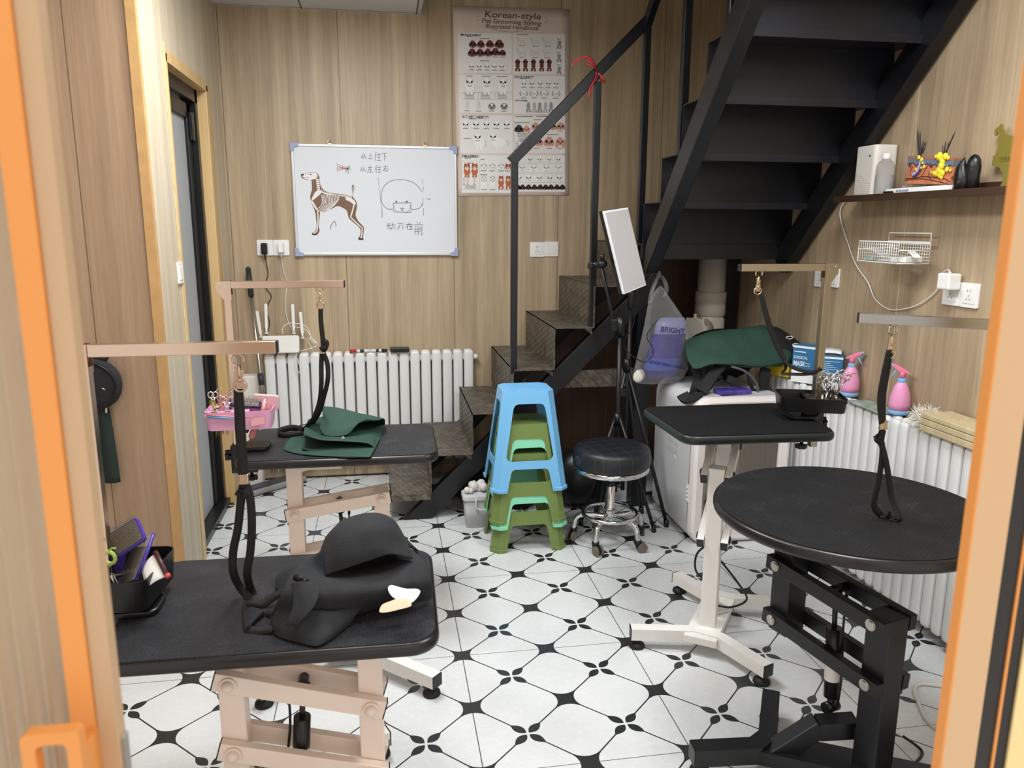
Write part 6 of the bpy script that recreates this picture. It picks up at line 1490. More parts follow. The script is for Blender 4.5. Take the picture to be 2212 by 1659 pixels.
# sockets
a, b_ = onX(2058, 640, XR), onX(2097, 637, XR); zz = onX(2078, 636, XR).z
plate('white right wall socket with a white charger plugged in', on_right(a.y, zz), group='wall sockets'); plate('empty white right wall socket beside the charger', on_right(a.y-0.088, zz), group='wall sockets')
a, b_ = onX(1774, 600, XR), onX(1803, 600, XR)
plate('white socket on right wall, half hidden behind the white table arm', on_right(a.y, a.z), group='wall sockets'); plate('empty white socket on right wall just beyond the brass table arm', on_right(b_.y, b_.z), group='wall sockets')
c = onX(2050, 608, 1.755); c2 = Vector((1.755, c.y, c.z))
ld = [onX(2053, 590, 1.765), onX(2048, 583, 1.77), onX(2035, 592, 1.775), onX(2028, 620, 1.78), onX(2010, 640, 1.782), onX(1985, 657, 1.782), onX(1955, 667, 1.782), onX(1920, 668, 1.782), onX(1890, 645, 1.782), onX(1875, 610, 1.782), onX(1848, 570, 1.782), onX(1830, 520, 1.782), onX(1815, 470, 1.78), onX(1818, 445, 1.778), onX(1830, 430, 1.775)]
charger('charger', 'white cube charger on right wall with lead rising to the shelf', c2, (0.05, 0.062, 0.058), WHITEP, ld, 0.0022)
# wall shelf
SHB = pm('brown_steel', '4b3629', 0.4, metal=0.3, var=0.12, vscale=6)
sh = thing('wall_shelf', 'dark brown steel shelf with a front lip on right wall', 'shelf', (1.72, -0.38, 1.575))
sy0, sy1 = 0.06, -1.15; sxf = 1.665
m = MB(); m.b2((sxf, sy1, 1.588), (XR-0.001, sy0, 1.594)); m.build('shelf_plate', SHB, sh)
m = MB(); m.b2((sxf-0.004, sy1, 1.572), (sxf, sy0, 1.598), bev=0.001); m.build('front_lip', SHB, sh)
m = MB(); m.b2((XR-0.006, sy1, 1.594), (XR-0.001, sy0, 1.622)); m.build('back_lip', SHB, sh)
SZ = 1.5945
# tall white air device
pb = thing('air_purifier', 'tall white smart speaker shaped box with pin holes on the shelf', 'device', (1.735, -0.105, SZ))
M4 = T(1.735, -0.10, SZ)
m = MB(); m.prism(rrect(0.10, 0.135, 0.018, 5), 0.195, M4, bev=0.003); m.build('device_body', pm('warm_white_plastic', 'e6e1d9', 0.35), pb)
m = MB()
for i in range(13):
    for j in range(13):
        if j < 12-i*0.55:
            m.cyl((1.6855, -0.045-i*0.0085, SZ+0.01+j*0.0075), (1.6845, -0.045-i*0.0085, SZ+0.01+j*0.0075), 0.0018, seg=6)
m.build('hole_pattern', pm('grey_holes', 'a59f95', 0.8), pb)
m = MB(); m.b2((1.6843, -0.135, SZ+0.150), (1.685, -0.127, SZ+0.158)); m.build('logo_dot', SLOT, pb)
# clear bottle
mC, ntC, bC = newmat('clear_bottle_plastic')
bC.inputs['Transmission Weight'].default_value = 0.85; bC.inputs['Roughness'].default_value = 0.05; bC.inputs['IOR'].default_value = 1.12; bC.inputs['Base Color'].default_value = (0.9, 0.9, 0.9, 1)
q = onX(1908, 412, 1.70); bt = thing('liquid_bottle', 'clear plastic bottle half full of liquid on the shelf', 'bottle', (1.70, q.y, SZ))
m = MB(); m.lathe([(0.031, 0.0), (0.034, 0.004), (0.034, 0.098), (0.032, 0.112), (0.024, 0.126), (0.014, 0.133), (0.012, 0.137)], (1.70, q.y, SZ), 32); m.build('bottle_body', mC, bt)
m = MB(); m.lathe([(0.0315, 0.003), (0.0325, 0.006), (0.0325, 0.075), (0.0, 0.0755)], (1.70, q.y, SZ), 28); m.build('liquid', pm('cloudy_liquid', 'c9c3c2', 0.25, trans=0.4, ior=1.2), bt)
m = MB(); m.lathe([(0.0155, 0.134), (0.0165, 0.136), (0.0165, 0.154), (0.0145, 0.156), (0, 0.1565)], (1.70, q.y, SZ), 24); m.build('bottle_cap', WHITEP, bt)
# black phone lying by the bottle, small glass box
a = onX(1915, 411, 1.675); m = MB(); m.box((1.695, -0.295, SZ+0.006), (0.045, 0.075, 0.011), 0.2, bev=0.003); tag(m.build('black_gadget', BLACKP), 'flat black gadget lying in front of the clear bottle on the shelf', 'gadget')
m = MB(); m.b2((1.735, -0.345, SZ), (1.775, -0.275, SZ+0.035), bev=0.003); tag(m.build('glass_dish', mC), 'small clear dish behind the bottle on the shelf', 'dish')
# skin model
SKN = pm('skin_model_flesh', 'bd7350', 0.45, var=0.22, vscale=45, bump=0.5, bscale=90); SKT = pm('skin_model_top', 'a4674d', 0.5); SKG = pm('skin_model_grey', '6a7583', 0.45); YEL = pm('yellow_gland', 'f0d53a', 0.4, bump=0.8, bscale=70); LILA = pm('lilac_root', 'a9a0c8', 0.4); VEIN = pm('dark_veins', '2d1c1e', 0.5); HAIRM = pm('black_model_hair', '1c191a', 0.5); NAVY = pm('navy_root', '2b2f66', 0.4)
sk = thing('skin_model', 'anatomy model of skin with black hairs and yellow glands on the shelf', 'model', (1.70, -0.47, SZ))
ky0, ky1, kx = -0.372, -0.605, 1.70
def K(px, py, x=kx): return onX(px, py, x)
m = MB()
base_poly = [K(1953, 397), K(1956, 382), K(1960, 366), K(1962, 338), K(2060, 343), K(2058, 366), K(2057, 380), K(2052, 386), K(2050, 402)]
zb = SZ+0.022
pl = [(-(p.y), max(p.z, zb)) for p in base_poly]
Mx = Matrix(((0, 0, 1, kx), (-1, 0, 0, 0), (0, 1, 0, 0), (0, 0, 0, 1)))
m.prism(pl, 0.028, Mx, bev=0.003); m.build('tissue_block', SKN, sk)
m = MB()
g0, g1 = K(1962, 344), K(2060, 349)
n = 28; top = [(-(g0.lerp(g1, i/n).y), g0.lerp(g1, i/n).z+0.004) for i in range(n+1)]; bot = [(p[0], p[1]-0.020-0.005*math.sin(i*1.35)) for i, p in enumerate(top)]
m.prism(top[::-1]+bot, 0.0295, Mx @ T(0, 0, -0.001)); m.build('grey_layer', SKG, sk)
m = MB(); m.tube([Vector((kx-0.0015, -p[0], p[1])) for p in bot], 0.0013, 5); m.build('layer_line', NAVY, sk)
m = MB(); m.prism([(p[0], p[1]) for p in top]+[(p[0], p[1]+0.008) for p in top[::-1]], 0.031, Mx @ T(0, 0, -0.0015)); m.build('top_layer', SKT, sk)
m = MB()
for s_ in ([(1955, 386), (1975, 385), (1995, 381), (2020, 384), (2040, 386), (2052, 393)], [(1955, 390), (1985, 386), (2010, 389), (2050, 398)], [(1990, 380), (1996, 372), (2000, 365), (2004, 358)], [(2030, 384), (2040, 374), (2048, 366)], [(1965, 380), (1968, 366), (1972, 360)], [(2010, 388), (2006, 378), (2008, 370)]):
    m.tube([K(*p, x=kx-0.001) for p in s_], 0.0012, 5, smoothing=3)
m.build('vein_lines', VEIN, sk)
m = MB(); m.tube([K(1990, 342, 1.698), K(1986, 358, 1.697), K(1980, 372, 1.696), K(1972, 378, 1.696)], [0.0035, 0.004, 0.0055, 0.007], 10, smoothing=4); m.build('hair_root', LILA, sk)
m = MB(); m.tube([K(1969, 379, 1.694), K(1975, 381, 1.694), K(1983, 373, 1.694), K(1990, 364, 1.694)], 0.0022, 8, smoothing=4); m.build('root_sheath', NAVY, sk)
m = MB()
for px, py, r in ((1985, 340, .007), (1991, 345, .006), (1993, 352, .004), (1996, 360, .0055), (1990, 364, .005), (1978, 366, .005)): m.sph(K(px, py, 1.697), r, (0.7, 1, 1.2), seg=10)
m.build('small_gland', YEL, sk)
m = MB()
for px, py, r in ((2030, 338, .013), (2042, 338, .011), (2048, 341, .007), (2022, 338, .006), (2036, 348, .012), (2034, 358, .013), (2030, 367, .013), (2024, 374, .010), (2018, 374, .007), (2036, 374, .010), (2030, 379, .008), (2046, 366, .008), (2053, 368, .005), (2034, 383, .006), (2012, 372, .004)): m.sph(K(px, py, 1.695), r, (0.75, 1, 1.15), seg=12)
m.build('large_gland', YEL, sk)
for cx_, cy_ in ((1967, 356), (2012, 357)):
    m = MB(); m.sph(K(cx_, cy_, kx+0.001), 0.009, (0.35, 0.75, 1.4), RX(-0.4), seg=12); m.build('muscle', pm('model_muscle', '5d2f26', 0.45), sk)
m = MB()
for b0, t0, r in (((1985, 340), (1982, 268), .0034), ((1989, 338), (1987, 272), .003), ((1991, 332), (2000, 300), .0022), ((1994, 332), (2003, 302), .0018), ((1990, 330), (1996, 295), .0016)):
    a, b_ = K(*b0, x=1.71), K(*t0, x=1.71); m.tube([a, a.lerp(b_, .5)+Vector((0, .001, 0)), b_], [r, r*.9, r*.12], 6, smoothing=3)
m.build('hair_tuft', HAIRM, sk)
m = MB()
for b0, t0, r in (((2042, 333), (2068, 275), .0026), ((2040, 333), (2044, 298), .0022), ((2037, 333), (2037, 310), .0018), ((2044, 333), (2052, 300), .0015)):
    a, b_ = K(*b0, x=1.71), K(*t0, x=1.71); m.tube([a, a.lerp(b_, .5)+Vector((0, .001, 0)), b_], [r, r*.9, r*.12], 6, smoothing=3)
m.build('hair_tuft', HAIRM, sk)
bs = MB(); p0, p1, p2 = K(1922, 412, 1.668), K(1976, 414, 1.664), K(2062, 410, 1.672)
bs.prism([(-(K(1922, 412).y), 0), (-(K(2062, 410).y), 0), (-(K(2060, 410).y)-0.005, 0.02), (-(K(1926, 412).y)+0.0, 0.02)], 0.06, Matrix(((0, 0, 1, 1.676), (-1, 0, 0, 0), (0, 1, 0, SZ), (0, 0, 0, 1))), bev=0.002); bs.build('white_stand', WHITEP, sk)
m = MB(); p = K(1935, 405, 1.674); text_mb(m, 'ARTISCHOLER', 0.011, on_right(K(1935, 405, 1.674).y, SZ+0.006, x=1.6755, off=0.0), bold=0.0003); m.build('stand_lettering', pm('blue_ink', '2b3f8a', 0.5), sk)
# claw model
cl = thing('claw_model', 'black animal claw model with cut-away quick on the shelf', 'model', (1.70, -0.68, SZ))
CLK = pm('black_claw', '171617', 0.35, bump=0.3, bscale=60)
y_ = K(2075, 400, 1.70).y
m = MB(); m.loft([[Vector((1.70+0.02*sc*math.cos(t), y_+oy+0.029*sc*math.sin(t), z)) for t in [2*PI*k/14 for k in range(14)]] for sc, oy, z in ((1, 0, SZ), (0.95, 0, SZ+0.03), (0.9, 0.002, SZ+0.055), (0.7, 0.006, SZ+0.075), (0.35, 0.002, SZ+0.095), (0.05, -0.004, SZ+0.108))]); m.build('claw_shell', CLK, cl)
m = MB(); m.loft([[Vector((1.72+0.02*sc*math.cos(t), y_-0.026+oy+0.027*sc*math.sin(t), z)) for t in [2*PI*k/14 for k in range(14)]] for sc, oy, z in ((1, 0, SZ), (0.95, 0, SZ+0.04), (1.0, 0, SZ+0.075), (0.85, 0, SZ+0.098), (0.5, 0, SZ+0.112), (0.08, 0, SZ+0.117))]); m.build('claw_shell', CLK, cl)
m = MB(); m.tube([K(2064, 404, 1.69), K(2070, 398, 1.688), K(2074, 388, 1.688), K(2068, 378, 1.69)], [.006, .006, .005, .003], 8, smoothing=3); m.sph(K(2063, 406, 1.69), .007, seg=8); m.build('quick_rim', pm('claw_cream', 'd9c49a', 0.5), cl)
m = MB(); m.tube([K(2069, 402, 1.687), K(2072, 394, 1.686), K(2070, 384, 1.687)], [.004, .0045, .003], 8, smoothing=3); m.build('quick', pm('claw_red', '6e2a26', 0.5), cl)
# gilded dog silhouette ornament standing at the wall
OLI = pm('olive_gold_acrylic', '93873f', 0.3, metal=0.35, spec=0.6)
gd = thing('dog_ornament', 'flat olive gold terrier silhouette plaque standing on the shelf', 'ornament', (1.77, -0.85, SZ))
def G(x, y): return onX(2080+x/3.97, 240+y/3.97, 1.765)
sil = [(275, 175), (288, 150), (310, 135), (325, 118), (338, 108), (348, 122), (352, 150), (372, 195), (415, 212), (450, 210), (480, 190), (490, 150), (500, 150), (498, 200), (510, 240), (505, 300), (530, 380), (540, 385), (540, 470), (480, 480), (450, 520), (430, 600), (440, 672), (312, 672), (330, 640), (350, 590), (348, 540), (320, 490), (290, 470), (255, 465), (258, 430), (265, 385), (282, 380), (296, 330), (310, 290), (305, 230), (318, 205), (312, 180), (300, 190), (290, 215), (282, 205)]
m = MB(); P_ = [G(*p) for p in sil]; Mg = Matrix(((0, 0, 1, 1.762), (-1, 0, 0, 0), (0, 1, 0, 0), (0, 0, 0, 1))); pts = [(-p.y, max(p.z, SZ)) for p in P_]
tri = tessellate_polygon([[Vector((a, b_, 0)) for a, b_ in pts]])
for x_ in (1.762, 1.767):
    vs = [m.bm.verts.new((x_, -a, b_)) for a, b_ in pts]
    for t in tri:
        try: m.bm.faces.new([vs[i] for i in t])
        except ValueError: pass
    if x_ == 1.762: v0 = vs
for i in range(len(pts)): m.bm.faces.new((v0[i], v0[(i+1) % len(pts)], vs[(i+1) % len(pts)], vs[i]))
m.build('plaque', OLI, gd)
m = MB(); p = G(315, 440); text_mb(m, 'TERRIER', 0.021, on_right(p.y, p.z, x=1.7615), bold=0.0004); m.build('plaque_lettering', pm('dark_gold', '6d6430', 0.4, metal=0.3), gd)
# wire basket on the wall
WIRE = pm('white_wire', 'e8e6e3', 0.4)
wbk = thing('wire_basket', 'white wire basket on right wall holding small packets', 'basket', (1.71, -0.33, 1.34))
X0, X1, Y0, Y1, Z0, ZF, ZK = 1.633, 1.760, -0.195, -0.440, 1.340, 1.418, 1.445
def panel(nm, o, u, v, nu, nv, rim=0.0024, r=0.0010, rimr=None):
    o, u, v = Vector(o), Vector(u), Vector(v); m = MB()
    for i in range(1, nu): m.cyl(o+u*i/nu, o+u*i/nu+v, r, seg=5)
    for j in range(1, nv): m.cyl(o+v*j/nv, o+v*j/nv+u, r, seg=5)
    m.tube([o, o+u, o+u+v, o+v], rim, 6, closed=True); m.build(nm, WIRE, wbk)
panel('front_mesh', (X0, Y0, Z0), (0, Y1-Y0, 0), (0, 0, ZF-Z0), 18, 7); panel('back_mesh', (X1, Y0, Z0), (0, Y1-Y0, 0), (0, 0, ZF-Z0), 18, 7); panel('base_mesh', (X0, Y0, Z0), (0, Y1-Y0, 0), (X1-X0, 0, 0), 18, 9)
m = MB(); m.b2((X1-0.004, Y1, ZF-0.008), (X1, Y0, ZF+0.002)); m.build('back_strip', WIRE, wbk)
m = MB(); m.tube([(X1, Y0, ZF), (X1, Y0, ZK+0.005), (X1, Y1, ZK+0.005), (X1, Y1, ZF)], 0.0024, 6); m.build('hang_rail', WIRE, wbk)
for yy in (Y0, Y1):
    m = MB(); m.tube([(X0, yy, ZF-0.03), (X1, yy, ZF-0.03)], 0.002, 6); m.build('side_wire', WIRE, wbk)
def packet(nm, lb, c, size, rot, mat):
    m = MB(); m.box(c, size, rot, bev=0.003); tag(m.build(nm, mat), lb, 'packet')
CLR = pm('clear_packet', 'd8dcdc', 0.2, alpha=0.6)
packet('plastic_packet', 'clear plastic packet leaning inside the wire basket', (1.67, -0.295, 1.368), (0.05, 0.10, 0.012), RX(0.35) @ RY(0.3), CLR)
packet('small_carton', 'green and white carton at the back corner of the wire basket', (1.655, -0.245, 1.352), (0.03, 0.05, 0.018), RZ(0.1), pm('green_white_carton', '9fb5a6', 0.5, var=0.4, vscale=50))
packet('paper_box', 'white paper box lying in the wire basket', (1.70, -0.395, 1.353), (0.09, 0.07, 0.02), RZ(0.25), WHITEP)
packet('foil_clip', 'shiny white clip resting on the white box in the wire basket', (1.70, -0.44, 1.373), (0.03, 0.045, 0.004), RX(0.5), pm('white_gloss', 'f2f2f2', 0.15))
# spray bottles on the radiator
SPP = pm('pink_spray_plastic', 'e79bc4', 0.3); SPB = pm('light_blue_plastic', '7fb2dc', 0.35); SPH = pm('hot_pink_plastic', 'e87fa0', 0.3)
def spray(label, c, rz):
    t = thing('spray_bottle', label, 'bottle', c, rz, 'pink spray bottles'); t.scale = (0.82, 0.82, 0.80)
    m = MB(); m.lathe([(0.046, 0.0), (0.048, 0.004), (0.048, 0.016), (0.046, 0.02)], seg=32); m.build('bottle_base', SPB, t, world=False)
    m = MB(); m.lathe([(0.046, 0.02), (0.0475, 0.05), (0.046, 0.075), (0.040, 0.105), (0.031, 0.135), (0.022, 0.152), (0.018, 0.158)], seg=32); m.build('bottle_body', SPP, t, world=False)
    m = MB(); m.lathe([(0.0185, 0.156), (0.019, 0.158), (0.019, 0.174), (0.016, 0.177)], seg=24); m.build('collar', SPB, t, world=False)
    m = MB(); m.lathe([(0.014, 0.176), (0.0135, 0.20), (0.012, 0.205)], seg=18)
    m.prism([(-0.030, 0.198), (-0.012, 0.202), (0.0, 0.200), (0.012, 0.203), (0.045, 0.228), (0.045, 0.240), (0.036, 0.243), (0.014, 0.232), (-0.012, 0.218), (-0.034, 0.203)], 0.024, Matrix(((1, 0, 0, 0), (0, 0, 1, -0.012), (0, 1, 0, 0), (0, 0, 0, 1))), bev=0.004); m.build('spray_head', SPH, t, world=False)
    m = MB(); m.cyl((0.044, 0, 0.234), (0.055, 0, 0.238), 0.0085, seg=14); m.build('nozzle', SPB, t, world=False)
    m = MB(); m.prism([(0.022, 0.212), (0.032, 0.222), (0.040, 0.200), (0.050, 0.176), (0.046, 0.175), (0.034, 0.195)], 0.014, Matrix(((1, 0, 0, 0), (0, 0, 1, -0.007), (0, 1, 0, 0), (0, 0, 0, 1))), bev=0.002); m.build('trigger', SPB, t, world=False)
RTOP = 0.757
q = onZ(1942, 888, RTOP); spray('pink spray bottle beside the white fur on the radiator', (1.742, q.y-0.035, RTOP), 2.35)
q = onZ(1838, 850, RTOP+0.005); spray('pink spray bottle next to the open blue mask box', (1.742, q.y-0.01, RTOP), -0.75)
# mask boxes
MBL = pm('blue_carton', '2f6f9e', 0.4, var=0.05, vscale=20); MWH = pm('white_carton', 'e9ecee', 0.45); LBT = pm('pale_blue_ink', '9fc3dd', 0.5)
def maskbox(label, c, rz, w, d, h, opened):
    t = thing('mask_box', label, 'box', c, rz, 'blue mask boxes')
    m = MB(); m.b2((-w/2, -d/2, 0), (w/2, d/2, h)); m.build('carton', MBL, t, world=False)
    m = MB(); m.prism([(-w/2, 0.001), (w/2, 0.001), (w/2, h*0.22), (-w/2, h*0.36)], 0.0012, Matrix(((1, 0, 0, 0), (0, 0, -1, -d/2), (0, 1, 0, 0), (0, 0, 0, 1)))); m.build('white_print_band', MWH, t, world=False); m = MB(); m.b2((-w/2-.001, -d/2-.0012, h*0.93), (w/2, -d/2, h*0.985)); m.build('white_print_band', MWH, t, world=False)
    m = MB(); M4 = Matrix(((1, 0, 0, 0), (0, 0, -1, -d/2-0.0015), (0, 1, 0, 0), (0, 0, 0, 1)))
    if opened:
        for k in range(13): m.prism([(-w*0.42, h*0.86-k*0.0085), (w*(0.40-0.12*((k*7) % 4)), h*0.86-k*0.0085), (w*(0.40-0.12*((k*7) % 4)), h*0.86-k*0.0085-0.003), (-w*0.42, h*0.86-k*0.0085-0.003)], 0.0003, M4)
    else:
        text_mb(m, 'SURGICAL', 0.019, M4 @ T(-w*0.44, h*0.64, 0), bold=0.0002, xs=0.75); text_mb(m, 'MASK', 0.032, M4 @ T(-w*0.44, h*0.45, 0), bold=0.0008, xs=0.7); 
        for k in range(2): m.prism([(w*0.12, h*0.54-k*.012), (w*0.32, h*0.54-k*.012), (w*0.32, h*0.525-k*.012), (w*0.12, h*0.525-k*.012)], 0.0003, M4)
        m.prism([(-w*0.42, h*0.84), (w*0.1, h*0.84), (w*0.1, h*0.815), (-w*0.42, h*0.815)], 0.0003, M4)
    m.build('carton_lettering', MWH if not opened else LBT, t, world=False)
    if opened:
        m = MB(); m.ribbon([(-w/2, d/2, h), (-w*0.3, d/2-0.01, h+0.012), (0, d/2-0.02, h+0.018), (w*0.4, d/2-0.02, h+0.014)], 0.07, 0.001, (0, 1, 0.2)); m.build('open_flap', MWH, t, world=False)
a = onX(1745, 830, 1.70)
maskbox('closed blue surgical mask box standing on the radiator', (1.715, a.y+0.045, RTOP), -0.95, 0.105, 0.09, 0.175, False)
maskbox('open blue mask box with a lifted lid beside the spray bottle', (1.725, a.y-0.125, RTOP), -0.62, 0.11, 0.09, 0.155, True)
# flat packets, fur, wooden box on the radiator
m = MB(); a, b_ = onZ(1828, 856, RTOP+.004), onZ(1905, 880, RTOP+.004)
def pk(u, v): return Vector((1.655+0.11*v, -0.165-0.215*u, RTOP+0.006+0.006*math.sin(u*5)*math.sin(v*3)))
m.grid(pk, 14, 6); tag(m.build('flat_pouch', pm('green_pouch', '8d9d92', 0.25, var=0.35, vscale=18), mod=[('SOLIDIFY', dict(thickness=0.005))]), 'flat green and silver pouch lying between the two spray bottles', 'pouch')
FURW = pm('cream_fur', 'ebe6dc', 0.9)
m = MB(); rnd = random.Random(5)
fc0 = onZ(1978, 908, RTOP+0.03); fc0 = Vector((1.70, fc0.y+0.0, RTOP+0.028))
m.sph(fc0, 0.042, (0.9, 1.15, 0.7), seg=16)
for k in range(420):
    th = rnd.uniform(0, 2*PI); ph = math.acos(rnd.uniform(-0.35, 1)); d = Vector((math.sin(ph)*math.cos(th), math.sin(ph)*math.sin(th), math.cos(ph)))
    p = fc0+Vector((d.x*0.036, d.y*0.046, d.z*0.028)); L = rnd.uniform(0.015, 0.04); bnd = Vector((rnd.uniform(-.6, .6), rnd.uniform(-.6, .6), rnd.uniform(-1.0, 0.1)))
    q1 = p+d*L*0.5; q2 = q1+(d+bnd).normalized()*L*0.6; q2.z = max(q2.z, RTOP-0.03)
    m.tube([p, q1, q2], [0.0012, 0.0009, 0.0003], 4)
tag(m.build('fur_piece', FURW), 'tuft of long cream fur on the radiator beside the wooden box', 'fur')
WDB = wood_mat('pale_box_wood', 'b5a37e', 'c9b892', 'd8c9a6', seam=50, off=20, axis='y')
wx = thing('wooden_box', 'flat pale wooden box with grooved sides on the radiator', 'box', (1.71, -0.86, RTOP))
wy0, wy1 = onZ(1997, 925, RTOP).y-0.02, -1.02
for z0, z1, nm in ((RTOP+0.001, RTOP+0.024, 'box_base'), (RTOP+0.0255, RTOP+0.047, 'box_middle'), (RTOP+0.0485, RTOP+0.066, 'box_lid')):
    m = MB(); m.b2((1.652, wy1, z0), (1.775, wy0, z1), bev=0.003); m.build(nm, WDB, wx)
# ---- things on the drying cabinet
DT = cz1
bp_ = thing('backpack', 'black backpack with padded straps slumped on the white drying cabinet', 'backpack', (1.38, 0.45, DT))
m = MB(); lumpy(m, (1.42, 0.565, DT+0.002), (0.20, 0.10, 0.135), 21, 3, 0.06); m.build('pack_body', NYL, bp_)
STR = pm('padded_black_strap', '1d1d20', 0.7, bump=0.5, bscale=240)
Y_ = lambda px, py, y: onY(px, py, y)
for pts, w, t in (([Y_(1556, 792, .34), Y_(1540, 812, .31), Y_(1522, 838, .27), Y_(1500, 858, .25), Y_(1484, 862, .27), Y_(1474, 852, .30)], 0.055, 0.014), ([Y_(1503, 790, .42), Y_(1507, 815, .40), Y_(1502, 838, .36), Y_(1488, 852, .32)], 0.045, 0.012), ([Y_(1570, 818, .33), Y_(1585, 825, .32), Y_(1592, 845, .31), Y_(1596, 868, .31)], 0.04, 0.01), ([Y_(1655, 795, .36), Y_(1650, 815, .34), Y_(1652, 838, .33), Y_(1664, 855, .33), Y_(1668, 866, .34)], 0.05, 0.012), ([Y_(1598, 862, .30), Y_(1620, 852, .30), Y_(1640, 848, .31), Y_(1658, 850, .32)], 0.04, 0.008), ([Y_(1615, 800, .34), Y_(1618, 822, .33), Y_(1628, 845, .32)], 0.018, 0.003)):
    m = MB(); m.ribbon(pts, w, t, (0.75, 0.3, 0.5), smoothing=6); m.build('strap', STR, bp_, sm=60)
m = MB(); m.tube([Y_(1552, 818, .30), Y_(1560, 812, .30), Y_(1553, 826, .295), Y_(1562, 820, .295)], 0.0022, 6); m.build('strap_buckle', pm('dark_buckle', '4a4a4c', 0.4), bp_)
m = MB(); m.tube([Y_(1580, 792, .30), Y_(1605, 800, .285), Y_(1625, 815, .28), Y_(1636, 835, .28), Y_(1636, 855, .28), Y_(1630, 866, .29)], 0.006, 8, smoothing=6); tag(m.build('grey_cable', pm('grey_cable', '55555a', 0.5)), 'thick grey cable curving down beneath the green apron on the cabinet', 'cable')
gp_ = thing('folded_apron', 'dark green apron draped over the backpack on the drying cabinet', 'apron', (1.37, 0.45, DT+0.15))
m = MB(); sheet(m, [
    [Y_(1496, 795, .33), Y_(1508, 797, .32), Y_(1530, 788, .31), Y_(1556, 786, .30), Y_(1600, 789, .30), Y_(1650, 791, .31), Y_(1700, 783, .33), Y_(1708, 774, .34)],
    [Y_(1488, 780, .35), Y_(1510, 785, .33), Y_(1540, 778, .32), Y_(1570, 775, .31), Y_(1610, 778, .31), Y_(1655, 779, .32), Y_(1698, 772, .34), Y_(1706, 762, .36)],
    [Y_(1482, 760, .40), Y_(1510, 762, .38), Y_(1545, 757, .37), Y_(1580, 755, .36), Y_(1620, 754, .36), Y_(1655, 754, .37), Y_(1688, 748, .39), Y_(1698, 742, .41)],
    [Y_(1479, 742, .47), Y_(1510, 732, .46), Y_(1540, 724, .45), Y_(1580, 722, .45), Y_(1615, 718, .45), Y_(1645, 713, .45), Y_(1670, 714, .46), Y_(1680, 724, .47)],
    [Y_(1484, 735, .55), Y_(1512, 725, .55), Y_(1542, 716, .55), Y_(1580, 712, .55), Y_(1612, 708, .55), Y_(1640, 704, .55), Y_(1660, 704, .55), Y_(1668, 712, .55)],
    [Y_(1490, 760, .62), Y_(1515, 752, .64), Y_(1545, 748, .64), Y_(1580, 745, .64), Y_(1612, 742, .64), Y_(1640, 738, .64), Y_(1660, 736, .64), Y_(1668, 740, .62)]], 34, 5, 0.004, 31)
m.build('apron_cloth', TGREEN, gp_, mod=[('SOLIDIFY', dict(thickness=0.010, offset=-1)), ('SUBSURF', dict(levels=0, render_levels=1))])
m = MB(); sheet(m, [[Y_(1585, 792, .31), Y_(1640, 794, .315), Y_(1700, 786, .34), Y_(1710, 770, .36), Y_(1700, 745, .40)], [Y_(1580, 784, .33), Y_(1640, 784, .335), Y_(1692, 776, .36), Y_(1698, 764, .38), Y_(1690, 742, .42)]], 20, 5, 0.001, 33); m.build('apron_hem', TGREEN, gp_, mod=[('SOLIDIFY', dict(thickness=0.006, offset=-1))])
ts = thing('folded_shirt', 'black shirt with white printed letters piled behind the green apron on the cabinet', 'shirt', (1.6, 0.42, DT+0.12))
TSH = pm('black_jersey', '131316', 0.8, bump=0.2, bscale=300)
m = MB(); sheet(m, [
    [Y_(1668, 792, .36), Y_(1700, 790, .36), Y_(1730, 780, .37), Y_(1745, 772, .39)],
    [Y_(1665, 760, .38), Y_(1700, 755, .38), Y_(1728, 752, .38), Y_(1745, 758, .39)],
    [Y_(1660, 720, .44), Y_(1690, 722, .43), Y_(1715, 738, .42), Y_(1738, 750, .42)],
    [Y_(1658, 704, .50), Y_(1680, 708, .49), Y_(1702, 722, .48), Y_(1728, 742, .47)],
    [Y_(1660, 730, .58), Y_(1685, 735, .57), Y_(1705, 748, .56), Y_(1730, 762, .54)]], 18, 5, 0.003, 41)
m.build('shirt_cloth', TSH, ts, mod=SOL)
m = MB(); p = Y_(1716, 758, .367); text_mb(m, 'DS', 0.036, Matrix.Translation(p) @ RZ(-0.15) @ RX(PI/2-0.25) @ RZ(-0.25), bold=0.0012)
p = Y_(1718, 745, .385); m.tube([p+Vector((0.014*math.cos(a)*1.3, -0.006, 0.008*math.sin(a))) for a in [2*PI*k/10 for k in range(10)]], 0.0022, 5, closed=True); m.tube([p+Vector((-.008, -.006, 0)), p+Vector((.0, -.008, .003)), p+Vector((.008, -.006, 0))], 0.0022, 5)
p = Y_(1704, 729, .42); m.tube([p+Vector((0.013*math.cos(a)*1.3, -0.006, 0.007*math.sin(a))) for a in [2*PI*k/10 for k in range(10)]], 0.0022, 5, closed=True)
m.build('shirt_lettering', pm('white_print', 'eeeeee', 0.6), ts)
m = MB(); m.box((1.665, 0.40, RTOP+0.035), (0.06, 0.15, 0.06), 0.35, bev=0.002); tag(m.build('yellow_carton', pm('yellow_carton', 'c8ae20', 0.5, var=0.12, vscale=40)), 'yellow carton on the radiator behind the closed mask box', 'carton')
m = MB(); p = Y_(1570, 864, .26); m.box((p.x+0.03, 0.27, DT+0.012), (0.16, 0.08, 0.022), 0.1, bev=0.006); tag(m.build('foil_packet', pm('violet_foil', '4a3c8e', 0.25, var=0.6, vscale=30)), 'violet and silver snack packet lying on the drying cabinet', 'packet')
